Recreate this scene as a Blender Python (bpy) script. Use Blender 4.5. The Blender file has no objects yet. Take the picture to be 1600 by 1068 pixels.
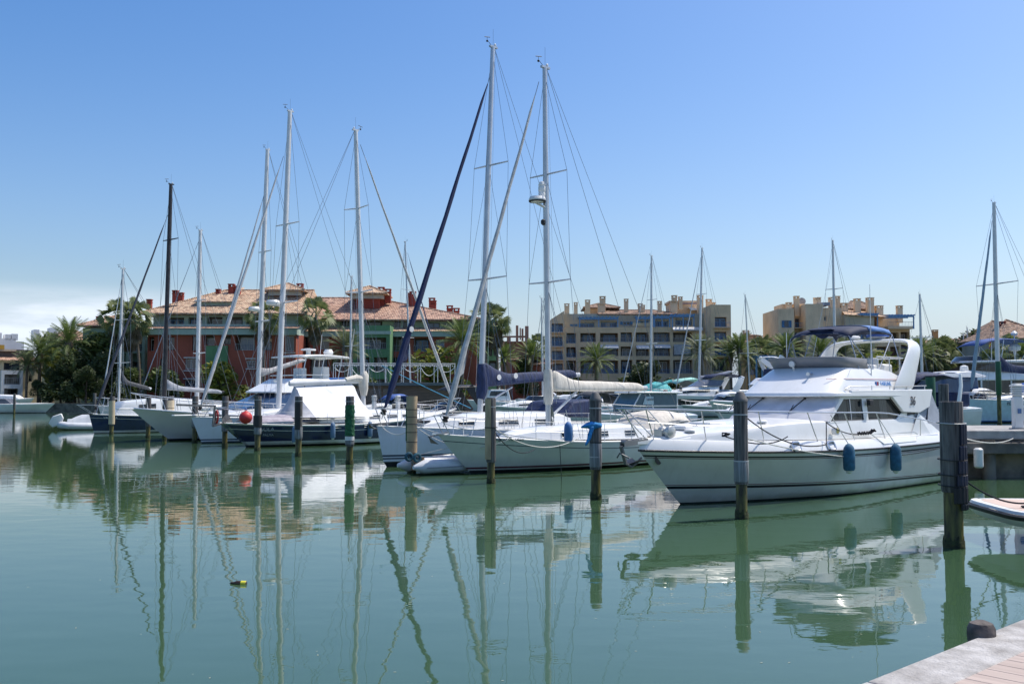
# Marina scene: everything is built in metres, camera stands on the quay at the origin looking along +Y.
import bpy, math, random
from math import sin, cos, pi, radians, atan, sqrt
from mathutils import Vector, Matrix
S = bpy.context.scene
COL = S.collection
random.seed(7)
R = random.Random(11)
V = Vector

# ------------------------------------------------------------------ survey helpers (camera geometry -> real positions)
F, HC = 1555.0, 2.4
PT = atan(83 / F)
def _ray(px, py):
    u, v = (px - 800) / F, (534 - py) / F
    return u, cos(PT) - v * sin(PT), sin(PT) + v * cos(PT)
def onz(px, py, z=0.0):
    a, b, c = _ray(px, py); t = (z - HC) / c
    return V((a * t, b * t, z))
def aty(px, py, Y):
    a, b, c = _ray(px, py); t = Y / b
    return V((a * t, Y, HC + c * t))

# ------------------------------------------------------------------ materials
MATS = {}
def mat(name, col=(.5, .5, .5), rough=.5, metal=0., var=.12, vs=3., col2=None, bump=0., bs=30., coat=0., stretch=None, spec=.5, trans=0., alpha=1., detail=4., dirt=None, stain=None):
    if name in MATS: return MATS[name]
    m = bpy.data.materials.new(name); m.use_nodes = True; MATS[name] = m
    nt = m.node_tree; N = nt.nodes; L = nt.links
    b = N['Principled BSDF']
    b.inputs['Roughness'].default_value = rough
    b.inputs['Metallic'].default_value = metal
    b.inputs['Coat Weight'].default_value = coat
    b.inputs['Coat Roughness'].default_value = .08
    b.inputs['Specular IOR Level'].default_value = spec
    b.inputs['Transmission Weight'].default_value = trans
    b.inputs['Alpha'].default_value = alpha
    tc = N.new('ShaderNodeTexCoord'); vec = tc.outputs['Object']
    if stretch:
        mp = N.new('ShaderNodeMapping'); mp.inputs['Scale'].default_value = stretch
        L.new(vec, mp.inputs['Vector']); vec = mp.outputs['Vector']
    n = N.new('ShaderNodeTexNoise'); n.inputs['Scale'].default_value = vs; n.inputs['Detail'].default_value = detail
    L.new(vec, n.inputs['Vector'])
    r = N.new('ShaderNodeValToRGB'); e = r.color_ramp.elements
    c2 = col2 or tuple(c * (1 - var) for c in col)
    c1 = col if col2 else tuple(min(1, c * (1 + var * .5)) for c in col)
    e[0].position = .35; e[1].position = .65
    e[0].color = (*c2, 1); e[1].color = (*c1, 1)
    L.new(n.outputs['Fac'], r.inputs['Fac']); out = r.outputs['Color']
    if dirt:      # blotches of grime with a shape of their own: (strength, scale, colour, xyz stretch)
        st, sc_, dc, sx_ = dirt; m2 = N.new('ShaderNodeMapping'); m2.inputs['Scale'].default_value = sx_; L.new(tc.outputs['Object'], m2.inputs[0])
        nd = N.new('ShaderNodeTexNoise'); nd.inputs['Scale'].default_value = sc_; nd.inputs['Detail'].default_value = 9; nd.inputs['Roughness'].default_value = .65; L.new(m2.outputs[0], nd.inputs['Vector'])
        mr = N.new('ShaderNodeMapRange'); mr.inputs[1].default_value = .52; mr.inputs[2].default_value = .72; mr.inputs[4].default_value = st; L.new(nd.outputs['Fac'], mr.inputs[0])
        mxd = N.new('ShaderNodeMix'); mxd.data_type = 'RGBA'; L.new(mr.outputs[0], mxd.inputs['Factor']); L.new(out, mxd.inputs['A']); mxd.inputs['B'].default_value = (*dc, 1); out = mxd.outputs['Result']
    if stain:     # scum line just above the water: (height, colour)
        sp = N.new('ShaderNodeSeparateXYZ'); L.new(tc.outputs['Object'], sp.inputs[0]); ns = N.new('ShaderNodeTexNoise'); ns.inputs['Scale'].default_value = 3; ns.inputs['Detail'].default_value = 6; L.new(tc.outputs['Object'], ns.inputs['Vector'])
        ad = N.new('ShaderNodeMath'); ad.operation = 'MULTIPLY_ADD'; L.new(ns.outputs['Fac'], ad.inputs[0]); ad.inputs[1].default_value = .3; L.new(sp.outputs['Z'], ad.inputs[2])
        mr = N.new('ShaderNodeMapRange'); mr.inputs[1].default_value = .12; mr.inputs[2].default_value = .15 + stain[0]; mr.inputs[3].default_value = .75; mr.inputs[4].default_value = 0; L.new(ad.outputs[0], mr.inputs[0])
        mxd = N.new('ShaderNodeMix'); mxd.data_type = 'RGBA'; L.new(mr.outputs[0], mxd.inputs['Factor']); L.new(out, mxd.inputs['A']); mxd.inputs['B'].default_value = (*stain[1], 1); out = mxd.outputs['Result']
    L.new(out, b.inputs['Base Color'])
    if bump:
        n2 = N.new('ShaderNodeTexNoise'); n2.inputs['Scale'].default_value = bs; n2.inputs['Detail'].default_value = 3
        L.new(vec, n2.inputs['Vector'])
        bp = N.new('ShaderNodeBump'); bp.inputs['Strength'].default_value = 1; bp.inputs['Distance'].default_value = bump
        L.new(n2.outputs['Fac'], bp.inputs['Height']); L.new(bp.outputs['Normal'], b.inputs['Normal'])
    return m
GEL = mat('gelcoat_white', (.76, .77, .77), .30, var=.05, vs=1.3, coat=.3, dirt=(.16, 1.6, (.5, .47, .4), (3, 3, .8)))
HULLW = mat('hull_white', (.64, .64, .62), .22, var=.09, vs=.9, coat=.5, stretch=(1, 1, 2.5), dirt=(.22, 1.1, (.42, .42, .36), (5, 5, .5)), stain=(.2, (.36, .35, .24)))
HULLB = mat('hull_white_cool', (.66, .70, .80), .22, var=.07, vs=.9, coat=.5, dirt=(.2, 1.1, (.45, .44, .4), (5, 5, .5)), stain=(.15, (.36, .35, .24)))
HULLG = mat('hull_cream', (.78, .75, .75), .25, var=.06, vs=.9, coat=.4)
NAVY = mat('hull_navy', (.012, .022, .075), .18, var=.2, coat=.6)
BLUEBOOT = mat('boot_blue', (.02, .1, .3), .4)
BLACK = mat('stripe_black', (.012, .014, .02), .35)
MAROON = mat('stripe_maroon', (.11, .02, .03), .4)
ANTI = mat('antifoul_dark', (.014, .02, .02), .7, var=.4, vs=4)
NAVS = mat('stripe_navy', (.015, .03, .075), .35)
NONSK = mat('deck_nonskid', (.7, .7, .67), .6, var=.07, vs=5)
GREYCV = mat('canvas_grey', (.30, .32, .36), .8, var=.2, vs=4, bump=.01, bs=9)
GREYDK = mat('canvas_charcoal', (.07, .075, .085), .8, var=.25, vs=6, bump=.01, bs=9)
BEIGECV = mat('canvas_beige', (.64, .60, .53), .85, var=.16, vs=5, bump=.02, bs=5, stretch=(2.2, 1, .5))
WHITECV = mat('canvas_white', (.74, .75, .77), .75, var=.06, vs=2, bump=.02, bs=3.5)
BLUECV = mat('canvas_navy', (.013, .027, .085), .75, var=.35, vs=5, bump=.035, bs=5, stretch=(2.2, 1, .5))
MIDBLUE = mat('canvas_blue', (.06, .13, .38), .7, var=.2, vs=4, bump=.01)
TURQ = mat('canvas_turquoise', (.05, .36, .38), .7, var=.2, vs=4, bump=.02, bs=6)
SAILW = mat('sailcloth', (.5, .5, .5), .7, var=.16, vs=9, stretch=(1, 1, .4))
TINT = mat('tinted_acrylic', (.10, .11, .14), .35, var=.15, vs=1.5)
GLASS = mat('dark_glass', (.012, .018, .024), .05, var=.3, vs=1.2, coat=.5)
GLASSB = mat('blue_glass', (.03, .07, .15), .08, var=.3, vs=1)
STEEL = mat('stainless', (.62, .63, .65), .34, 1., var=.05)
ALU = mat('mast_aluminium', (.50, .52, .54), .38, .55, var=.1, vs=2)
ALUW = mat('mast_white', (.62, .63, .64), .4, .1, var=.08, vs=2)
DMAST = mat('mast_dark', (.035, .032, .036), .4, .3, var=.3, vs=3)
WIRE = mat('rigging_wire', (.20, .22, .25), .45, .4)
WIREL = mat('lifeline', (.55, .56, .56), .4, .4)
ROPEW = mat('rope_white', (.55, .55, .52), .9, var=.25, vs=40)
ROPEK = mat('rope_black', (.02, .022, .03), .9, var=.3, vs=40)
ROPEB = mat('rope_blue', (.06, .3, .5), .9, var=.3, vs=40)
FENDB = mat('fender_blue', (.025, .12, .21), .75, var=.3, vs=8, bump=.004, bs=60, dirt=(.35, 4, (.16, .2, .2), (1, 1, .5)))
REDB = mat('buoy_red', (.5, .03, .03), .5, var=.15)
RUBBER = mat('rubber_black', (.016, .017, .02), .6, var=.3)
RUBNAVY = mat('rubber_navy', (.010, .016, .04), .5, var=.3, vs=9)
PLASTW = mat('plastic_white', (.72, .72, .7), .4, var=.07)
PVCW = mat('dinghy_white', (.6, .62, .64), .45, var=.1, vs=3)
TEAK = mat('teak', (.34, .2, .11), .6, var=.3, vs=8, stretch=(1, 9, 1))
WOODP = mat('piling_wood', (.17, .16, .155), .85, col2=(.045, .042, .042), vs=7, stretch=(3, 3, .16), bump=.02, bs=9, dirt=(.6, 2.2, (.30, .29, .27), (2, 2, .5)))
WOODG = mat('piling_sleeve', (.28, .29, .30), .75, col2=(.09, .095, .10), vs=6, stretch=(3, 3, .2), bump=.012, bs=12, dirt=(.5, 2.5, (.12, .12, .08), (2, 2, .6)))
WOODW = mat('piling_wet', (.17, .15, .04), .6, col2=(.022, .02, .014), vs=4, stretch=(2, 2, .5), bump=.012, bs=10)
CAPM = mat('piling_cap', (.14, .135, .13), .7, var=.3, vs=6)
CARPET = mat('carpet_beige', (.45, .34, .21), .95, var=.25, vs=4, bump=.006, bs=60, stretch=(1, 1, .4))
GREENW = mat('wrap_green', (.02, .12, .05), .8, var=.4, vs=7, bump=.03, bs=7)
GREENP = mat('paint_green', (.015, .10, .04), .5, var=.3)
CONC = mat('concrete', (.42, .41, .39), .85, col2=(.25, .24, .23), vs=2.2, bump=.008, bs=40, detail=9, dirt=(.7, 1.3, (.12, .11, .10), (1, 1, 1)))
CONCD = mat('concrete_old', (.27, .25, .22), .9, col2=(.10, .09, .08), vs=1.3, bump=.02, bs=6, detail=8, dirt=(.6, .9, (.06, .055, .05), (1, 1, .4)))
SEAW = mat('seawall_stone', (.2, .18, .15), .9, col2=(.06, .055, .045), vs=1.2, bump=.1, bs=1.5)
ORANGE = mat('orange_cover', (.7, .28, .03), .7)
YEL = mat('label_yellow', (.75, .68, .05), .5)
BROWNP = mat('plastic_brown', (.05, .025, .012), .25)

# ------------------------------------------------------------------ mesh builder
class MB:
    def __init__(s): s.v = []; s.f = []; s.mi = []; s.mats = []; s.cur = 0
    def m(s, mt):
        if mt not in s.mats: s.mats.append(mt)
        s.cur = s.mats.index(mt); return s
    def face(s, idx): s.f.append(tuple(idx)); s.mi.append(s.cur)
    def poly(s, pts):
        b = len(s.v); s.v += [V(p) for p in pts]; s.face(range(b, b + len(pts))); return s
    def box(s, x0, y0, z0, x1, y1, z1, M=None):
        b = len(s.v)
        for x, y, z in ((x0,y0,z0),(x1,y0,z0),(x1,y1,z0),(x0,y1,z0),(x0,y0,z1),(x1,y0,z1),(x1,y1,z1),(x0,y1,z1)):
            p = V((x, y, z)); s.v.append(M @ p if M else p)
        for q in ((0,3,2,1),(4,5,6,7),(0,1,5,4),(1,2,6,5),(2,3,7,6),(3,0,4,7)): s.face([b + i for i in q])
        return s
    def bar(s, p, q, w, h=None, up=(0, 0, 1)):
        p, q = V(p), V(q); d = (q - p).normalized(); h = h or w
        x = d.cross(V(up));  x = x.normalized() if x.length > 1e-4 else d.cross(V((1, 0, 0))).normalized()
        y = x.cross(d); b = len(s.v)
        for e in (p, q):
            for a, c in ((-1,-1),(1,-1),(1,1),(-1,1)): s.v.append(e + x * a * w / 2 + y * c * h / 2)
        for f in ((0,1,2,3),(7,6,5,4),(0,4,5,1),(1,5,6,2),(2,6,7,3),(3,7,4,0)): s.face([b + i for i in f])
        return s
    def tube(s, path, r, n=6, cap=True, closed=False, flat=1.):
        P = [V(p) for p in path]; k = len(P); rr = r if isinstance(r, (list, tuple)) else [r] * k
        b = len(s.v); ref = None
        for i in range(k):
            if closed: t = P[(i + 1) % k] - P[i - 1]
            else: t = (P[min(i + 1, k - 1)] - P[max(i - 1, 0)])
            t = t.normalized() if t.length > 1e-9 else V((0, 0, 1))
            if ref is None:
                ref = V((0, 0, 1)) if abs(t.z) < .9 else V((1, 0, 0))
            x = (ref - t * ref.dot(t))
            x = x.normalized() if x.length > 1e-6 else t.orthogonal().normalized()
            ref = x; y = t.cross(x)
            for j in range(n):
                a = 2 * pi * j / n
                s.v.append(P[i] + x * cos(a) * rr[i] + y * sin(a) * rr[i] * flat)
        for i in range(k if closed else k - 1):
            i2 = (i + 1) % k
            for j in range(n):
                j2 = (j + 1) % n
                s.face((b + i*n + j, b + i*n + j2, b + i2*n + j2, b + i2*n + j))
        if cap and not closed:
            s.face([b + j for j in reversed(range(n))]); s.face([b + (k-1)*n + j for j in range(n)])
        return s
    def lathe(s, prof, c=(0, 0, 0), n=16, axis='z', M=None):
        b = len(s.v); c = V(c)
        for r, z in prof:
            for j in range(n):
                a = 2 * pi * j / n
                p = V((r*cos(a), r*sin(a), z)) if axis == 'z' else (V((z, r*cos(a), r*sin(a))) if axis == 'x' else V((r*sin(a), z, r*cos(a))))
                if M: p = M @ p
                s.v.append(c + p)
        for i in range(len(prof) - 1):
            for j in range(n):
                j2 = (j + 1) % n
                s.face((b + i*n + j, b + i*n + j2, b + (i+1)*n + j2, b + (i+1)*n + j))
        s.face([b + j for j in reversed(range(n))]); s.face([b + (len(prof)-1)*n + j for j in range(n)])
        return s
    def loft(s, secs, closed=False, caps=False, mats=None):
        n = len(secs[0]); b = len(s.v)
        for sec in secs: s.v += [V(p) for p in sec]
        for i in range(len(secs) - 1):
            for j in range(n if closed else n - 1):
                if mats: s.m(mats[j])
                j2 = (j + 1) % n
                s.face((b + i*n + j, b + (i+1)*n + j, b + (i+1)*n + j2, b + i*n + j2))
        if caps:
            s.face([b + j for j in range(n)]); s.face([b + (len(secs)-1)*n + j for j in reversed(range(n))])
        return s
    def wedge(s, pts):
        """symmetric solid from (x, z, halfwidth) outline points"""
        b = len(s.v); n = len(pts)
        for x, z, y in pts: s.v.append(V((x, y, z)))
        for x, z, y in pts: s.v.append(V((x, -y, z)))
        s.face([b + i for i in range(n)]); s.face([b + n + i for i in reversed(range(n))])
        for i in range(n):
            j = (i + 1) % n; s.face((b + i, b + n + i, b + n + j, b + j))
        return s
    def build(s, name, par=None, ang=35, bev=0, mt=None, seg=2):
        me = bpy.data.meshes.new(name)
        if mt is not None: s.mats = [mt]; s.mi = [0] * len(s.f)
        me.from_pydata([tuple(p) for p in s.v], [], s.f)
        for q in s.mats: me.materials.append(q)
        me.polygons.foreach_set('material_index', s.mi)
        fixn(me)
        if ang:
            me.polygons.foreach_set('use_smooth', [True] * len(s.f)); me.set_sharp_from_angle(angle=radians(ang))
        me.update()
        o = bpy.data.objects.new(name, me); COL.objects.link(o)
        if par: o.parent = par
        if bev:
            md = o.modifiers.new('bevel', 'BEVEL'); md.width = bev; md.segments = seg; md.limit_method = 'ANGLE'; md.angle_limit = radians(30)
            md.harden_normals = False
        return o
import bmesh
def fixn(me):
    bm = bmesh.new(); bm.from_mesh(me)
    if len(bm.faces) < 60000: bmesh.ops.recalc_face_normals(bm, faces=bm.faces)
    bm.to_mesh(me); bm.free()

def tag(o, label=None, cat=None, group=None, kind=None):
    if label: o['label'] = label
    if cat: o['category'] = cat
    if group: o['group'] = group
    if kind: o['kind'] = kind
    return o
def thing(name, loc, rz, label, cat, group=None):
    o = bpy.data.objects.new(name, None); COL.objects.link(o)
    o.empty_display_size = .3; o.location = loc; o.rotation_euler = (0, 0, rz)
    return tag(o, label, cat, group)
def copy_tree(o, parent=None, loc=None, rz=None, label=None, group=None, scale=None):
    c = o.copy(); COL.objects.link(c); c.parent = parent
    if loc is not None: c.location = loc
    if rz is not None: c.rotation_euler = (0, 0, rz)
    if scale is not None: c.scale = (scale,) * 3
    if label: c['label'] = label
    if group: c['group'] = group
    for ch in list(o.children): copy_tree(ch, c)
    return c
def simple(name, mb, label, cat, group=None, kind=None, loc=None, **k):
    return tag(mb.build(name, **k), label, cat, group, kind)
def cat_pts(p, q, sag, n=14):
    p, q = V(p), V(q)
    return [p.lerp(q, i/n) + V((0, 0, -4 * sag * (i/n) * (1 - i/n))) for i in range(n + 1)]
def arc_pts(p0, p1, p2, n=10):      # quadratic bezier
    p0, p1, p2 = V(p0), V(p1), V(p2)
    return [p0*(1-t)**2 + p1*2*t*(1-t) + p2*t*t for t in [i/n for i in range(n+1)]]
def text_part(body, size, M, mt, par, name='lettering', shear=0., ext=.002, off=0.):
    c = bpy.data.curves.new(name, 'FONT'); c.body = body; c.size = size; c.shear = shear; c.extrude = ext; c.offset = off; c.align_x = 'CENTER'; c.align_y = 'CENTER'
    o = bpy.data.objects.new(name, c); COL.objects.link(o)
    bpy.context.view_layer.update()
    me = bpy.data.meshes.new_from_object(o.evaluated_get(bpy.context.evaluated_depsgraph_get()))
    bpy.data.objects.remove(o); bpy.data.curves.remove(c)
    me.transform(M); me.materials.clear(); me.materials.append(mt)
    o = bpy.data.objects.new(name, me); COL.objects.link(o); o.parent = par
    return o
def basis(o, x, up):
    x = V(x).normalized(); n = x.cross(V(up)).normalized(); u = n.cross(x)
    return Matrix(((x.x, u.x, n.x, o[0]), (x.y, u.y, n.y, o[1]), (x.z, u.z, n.z, o[2]), (0, 0, 0, 1)))

# ------------------------------------------------------------------ camera, light, sky
cam = bpy.data.cameras.new('camera'); co = bpy.data.objects.new('camera', cam); COL.objects.link(co)
cam.sensor_width = 36; cam.lens = 36 * F / 1600; cam.clip_end = 6000; cam.clip_start = .1
co.location = (0, 0, HC); co.rotation_euler = (pi/2 + PT, 0, 0)
S.camera = co
SUN_EL, SUN_AZ = 60, 66      # azimuth clockwise from +Y (right of the camera)
sd = bpy.data.lights.new('sun', 'SUN'); so = bpy.data.objects.new('sun', sd); COL.objects.link(so)
sd.energy = 4.6; sd.angle = radians(.53); sd.color = (1, .94, .84)
dirv = V((sin(radians(SUN_AZ)) * cos(radians(SUN_EL)), cos(radians(SUN_AZ)) * cos(radians(SUN_EL)), sin(radians(SUN_EL))))
so.rotation_euler = (-dirv).to_track_quat('-Z', 'Y').to_euler(); so.location = dirv * 50
W = bpy.data.worlds.new('World'); S.world = W; W.use_nodes = True
nt = W.node_tree; N = nt.nodes; L = nt.links
bg = N['Background']; bg.inputs['Strength'].default_value = .146
sky = N.new('ShaderNodeTexSky'); sky.sky_type = 'NISHITA'; sky.sun_disc = False
sky.sun_elevation = radians(SUN_EL); sky.sun_rotation = radians(SUN_AZ); sky.air_density = 1.; sky.dust_density = 2.3; sky.ozone_density = 2.
tc = N.new('ShaderNodeTexCoord'); sx = N.new('ShaderNodeSeparateXYZ'); L.new(tc.outputs['Generated'], sx.inputs[0])
# thin cloud bank low over the left horizon
mp = N.new('ShaderNodeMapping'); mp.inputs['Scale'].default_value = (3.2, 3.2, 19); L.new(tc.outputs['Generated'], mp.inputs['Vector'])
nz = N.new('ShaderNodeTexNoise'); nz.inputs['Scale'].default_value = 2.2; nz.inputs['Detail'].default_value = 7; nz.inputs['Roughness'].default_value = .55
L.new(mp.outputs[0], nz.inputs['Vector'])
def math_n(op, a, b=None, clamp=False):
    n = N.new('ShaderNodeMath'); n.operation = op; n.use_clamp = clamp
    for i, q in enumerate((a, b)):
        if q is None: continue
        if isinstance(q, (int, float)): n.inputs[i].default_value = q
        else: L.new(q, n.inputs[i])
    return n.outputs[0]
def mapr(v, a, b, c, d):
    n = N.new('ShaderNodeMapRange'); n.clamp = True; n.interpolation_type = 'SMOOTHSTEP'
    L.new(v, n.inputs['Value'])
    for k, q in zip(('From Min', 'From Max', 'To Min', 'To Max'), (a, b, c, d)): n.inputs[k].default_value = q
    return n.outputs[0]
hi = mapr(sx.outputs['Z'], .074, .106, 1, 0)
lf = mapr(sx.outputs['X'], -.42, -.12, 1, .0)
cl = mapr(nz.outputs['Fac'], .38, .58, .45, 1)
fac = math_n('MULTIPLY', math_n('MULTIPLY', math_n('MULTIPLY', hi, lf), cl), .95)
mx = N.new('ShaderNodeMix'); mx.data_type = 'RGBA'; L.new(fac, mx.inputs['Factor'])
hs = N.new('ShaderNodeHueSaturation'); hs.inputs['Hue'].default_value = .503; hs.inputs['Value'].default_value = 1.04; L.new(sky.outputs[0], hs.inputs['Color'])
L.new(mapr(sx.outputs['Z'], .0, .40, 1.2, 1.38), hs.inputs['Saturation'])
tn = N.new('ShaderNodeMix'); tn.data_type = 'RGBA'; tn.blend_type = 'MULTIPLY'; tn.inputs['Factor'].default_value = 1; L.new(hs.outputs[0], tn.inputs['A']); tn.inputs['B'].default_value = (1.04, 1.09, 1.15, 1)
hz = N.new('ShaderNodeMix'); hz.data_type = 'RGBA'; L.new(mapr(sx.outputs['Z'], -.01, .13, .85, 0), hz.inputs['Factor']); L.new(tn.outputs['Result'], hz.inputs['A']); hz.inputs['B'].default_value = (4.7, 5.6, 6.8, 1)
L.new(hz.outputs['Result'], mx.inputs['A']); mx.inputs['B'].default_value = (6.3, 6.9, 7.8, 1)
L.new(mx.outputs['Result'], bg.inputs['Color'])
S.view_settings.view_transform = 'Standard'; S.view_settings.look = 'None'; S.view_settings.exposure = 0; S.view_settings.gamma = 1
S.cycles.max_bounces = 7; S.cycles.caustics_reflective = False; S.cycles.caustics_refractive = False
# ------------------------------------------------------------------ water
def water_mat():
    m = bpy.data.materials.new('harbour_water'); m.use_nodes = True; nt = m.node_tree; N = nt.nodes; L = nt.links
    b = N['Principled BSDF']; b.inputs['Base Color'].default_value = (.045, .108, .052, 1)
    b.inputs['Roughness'].default_value = .012; b.inputs['IOR'].default_value = 1.47
    tc = N.new('ShaderNodeTexCoord')
    def nz(scale, st, det=2.):
        mp = N.new('ShaderNodeMapping'); mp.inputs['Scale'].default_value = st; L.new(tc.outputs['Object'], mp.inputs[0])
        n = N.new('ShaderNodeTexNoise'); n.inputs['Scale'].default_value = scale; n.inputs['Detail'].default_value = det; n.inputs['Roughness'].default_value = .45
        L.new(mp.outputs[0], n.inputs['Vector']); return n.outputs['Fac']
    big = nz(.055, (1, 1.4, 1)); 
    mr = N.new('ShaderNodeMapRange'); L.new(big, mr.inputs[0]); mr.inputs[1].default_value = .38; mr.inputs[2].default_value = .68; mr.inputs[3].default_value = .25; mr.inputs[4].default_value = 1.
    # breeze ruffles the open water towards the far left shore
    sp = N.new('ShaderNodeSeparateXYZ'); L.new(tc.outputs['Object'], sp.inputs[0])
    br = N.new('ShaderNodeMapRange'); L.new(sp.outputs['Y'], br.inputs[0]); br.inputs[1].default_value = 14; br.inputs[2].default_value = 75; br.inputs[3].default_value = 1.; br.inputs[4].default_value = 1.9
    ml = N.new('ShaderNodeMath'); ml.operation = 'MULTIPLY'; L.new(mr.outputs[0], ml.inputs[0]); L.new(br.outputs[0], ml.inputs[1])
    b1 = N.new('ShaderNodeBump'); b1.inputs['Distance'].default_value = .0038; L.new(nz(1.15, (1, 1.5, 1), 1.2), b1.inputs['Height'])
    b2 = N.new('ShaderNodeBump'); L.new(nz(5., (1, 1.7, 1), 2), b2.inputs['Height']); L.new(b1.outputs[0], b2.inputs['Normal'])
    sc = N.new('ShaderNodeMath'); sc.operation = 'MULTIPLY'; sc.inputs[1].default_value = .00085; L.new(ml.outputs[0], sc.inputs[0]); L.new(sc.outputs[0], b2.inputs['Distance'])
    L.new(b2.outputs[0], b.inputs['Normal'])
    # murk: the suspended green silt varies a little
    r = N.new('ShaderNodeMix'); r.data_type = 'RGBA'; L.new(nz(.12, (1, 1, 1)), r.inputs[0]); r.inputs['A'].default_value = (.040, .084, .042, 1); r.inputs['B'].default_value = (.048, .098, .048, 1)
    L.new(r.outputs['Result'], b.inputs['Base Color'])
    return m
w = MB(); w.poly([(-700, -30, 0), (700, -30, 0), (700, 700, 0), (-700, 700, 0)])
simple('water', w, 'calm green harbour water mirroring boats and sky', 'water', kind='structure', mt=water_mat(), ang=0)

# ------------------------------------------------------------------ land beyond the basin, one sheet to the horizon
GRASSG = mat('lawn', (.05, .075, .02), .9, col2=(.10, .09, .05), vs=.25)
shore = [(-900, 128), (-72, 141), (-44, 141.5), (-36, 150), (20, 172), (60, 176), (120, 168), (230, 150), (900, 120)]
g = MB()
for (x0, y0), (x1, y1) in zip(shore, shore[1:]):
    g.poly([(x0, y0 + .6, 1.1), (x1, y1 + .6, 1.1), (x1 * 5, 5500, 1.3), (x0 * 5, 5500, 1.3)])
simple('ground', g, 'grassy land and paving behind the harbour wall', 'ground', kind='structure', mt=GRASSG, ang=0)
sw = MB()
for (x0, y0), (x1, y1) in zip(shore, shore[1:]):
    d = V((x1 - x0, y1 - y0, 0)).normalized(); n = V((-d.y, d.x, 0)) * .7
    p, q = V((x0, y0, 0)), V((x1, y1, 0))
    sw.loft([[p + V((0,0,-2)), p + V((0,0,1.25)), p + n + V((0,0,1.25)), p + n + V((0,0,-2))], [q + V((0,0,-2)), q + V((0,0,1.25)), q + n + V((0,0,1.25)), q + n + V((0,0,-2))]], closed=True)
simple('seawall', sw, 'rough stone harbour wall along the far shore', 'seawall', kind='structure', mt=SEAW, ang=0)

# ------------------------------------------------------------------ quay under the photographer
def boards_mat():
    m = bpy.data.materials.new('composite_boards'); m.use_nodes = True; nt = m.node_tree; N = nt.nodes; L = nt.links
    b = N['Principled BSDF']; b.inputs['Roughness'].default_value = .7
    tc = N.new('ShaderNodeTexCoord'); mp = N.new('ShaderNodeMapping'); mp.inputs['Scale'].default_value = (9, .6, 1); L.new(tc.outputs['Object'], mp.inputs[0])
    n = N.new('ShaderNodeTexNoise'); n.inputs['Scale'].default_value = 1.6; n.inputs['Detail'].default_value = 5; L.new(mp.outputs[0], n.inputs[0])
    r = N.new('ShaderNodeValToRGB'); r.color_ramp.elements[0].color = (.36, .285, .245, 1); r.color_ramp.elements[1].color = (.46, .37, .32, 1)
    r.color_ramp.elements[0].position = .3; r.color_ramp.elements[1].position = .7
    L.new(n.outputs[0], r.inputs[0]); L.new(r.outputs[0], b.inputs['Base Color']); return m
QZ = .75
eA, eB = onz(1340, 1068, QZ), onz(1600, 965, QZ)        # water-side edge
iA, iB = onz(1490, 1068, QZ), onz(1600, 1013, QZ)       # where the boards begin
d = (eB - eA).normalized(); nrm = V((d.y, -d.x, 0))
wid = (iA - eA).dot(nrm)
qa = math.atan2(d.y, d.x)
Mq = Matrix.Translation((eA.x, eA.y, 0)) @ Matrix.Rotation(qa, 4, 'Z')
quay = thing('quay', (eA.x, eA.y, 0), qa, 'pale concrete quay edge in the bottom right corner', 'quay'); quay['kind'] = 'structure'
q = MB(); x = -14.
while x < 32:                       # local x along the edge, -y to the land; slabs with open joints
    Ls = 2.35; q.box(x + .006, -wid, -1.5, x + Ls - .006, 0, QZ); x += Ls
QC = mat('quay_concrete', (.47, .455, .44), .9, col2=(.25, .235, .22), vs=4.5, bump=.014, bs=38, detail=14, dirt=(.6, 2.4, (.17, .16, .145), (1, 1, 1)))
q.build('coping', quay, mt=QC, ang=0, bev=.018)
q = MB(); q.box(-14, -6, -1.5, 32, -wid - .004, QZ - .05); q.build('substrate', quay, mt=CONCD, ang=0)
bw = thing('boardwalk', (eA.x, eA.y, 0), qa, 'pink brown composite boardwalk beside the quay edge', 'boardwalk'); bw['kind'] = 'structure'
q = MB(); BM = boards_mat(); x = -14.
boards = MB(); y0 = -wid - .012
for i in range(200):
    xx = -13 + i * .152
    boards.box(xx, -4.6, QZ - .03, xx + .144, y0, QZ + .012)
boards.build('boards', bw, mt=BM, ang=0, bev=.003, seg=1)
# round topped timber fender post against the quay
fp = onz(1541, 985, .8); fp = onz(1541, 981, .8) + V((-.02, .03, 0))
t = thing('fender_post', (fp.x, fp.y, 0), 0, 'short rounded timber fender post against the concrete quay edge', 'post')
q = MB(); q.lathe([(.075, -1.2), (.08, .60), (.088, .68), (.094, .75), (.092, .795), (.074, .83), (.028, .848)], n=20)
q.build('post', t, mt=mat('post_weathered', (.16, .13, .115), .75, col2=(.05, .042, .04), vs=9, bump=.01, bs=25))
q = MB(); q.lathe([(.094, .50), (.098, .52), (.098, .575), (.094, .59)], n=20); q.build('band', t, mt=RUBBER)

# ------------------------------------------------------------------ concrete piers
pier = thing('pier', (12.55, 28.9, 0), 0, 'concrete pier with stepped beam edge right of the white motor yacht', 'pier'); pier['kind'] = 'structure'
q = MB(); q.box(0, 0, 1.12, 60, 4.9, 1.38); q.build('slab', pier, mt=CONC, ang=0, bev=.03)
q = MB(); q.box(-.1, -.32, .72, 60, .6, 1.04); q.build('ledge', pier, mt=CONCD, ang=0, bev=.03)
q = MB(); q.box(.25, .35, -1, 60, 4.5, 1.12)
q.build('wall', pier, mt=mat('pier_wall', (.30, .25, .19), .9, col2=(.10, .085, .07), vs=1.6, bump=.05, bs=3), ang=0)
q = MB(); q.box(0, .05, 1.04, 60, .3, 1.12); q.build('beam', pier, mt=CONCD, ang=0)
q = MB()
for i in range(9):
    xx = 1.2 + i * 4.4; q.lathe([(.19, -1), (.19, 1.1)], (xx, -.05, 0), 12)
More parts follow.
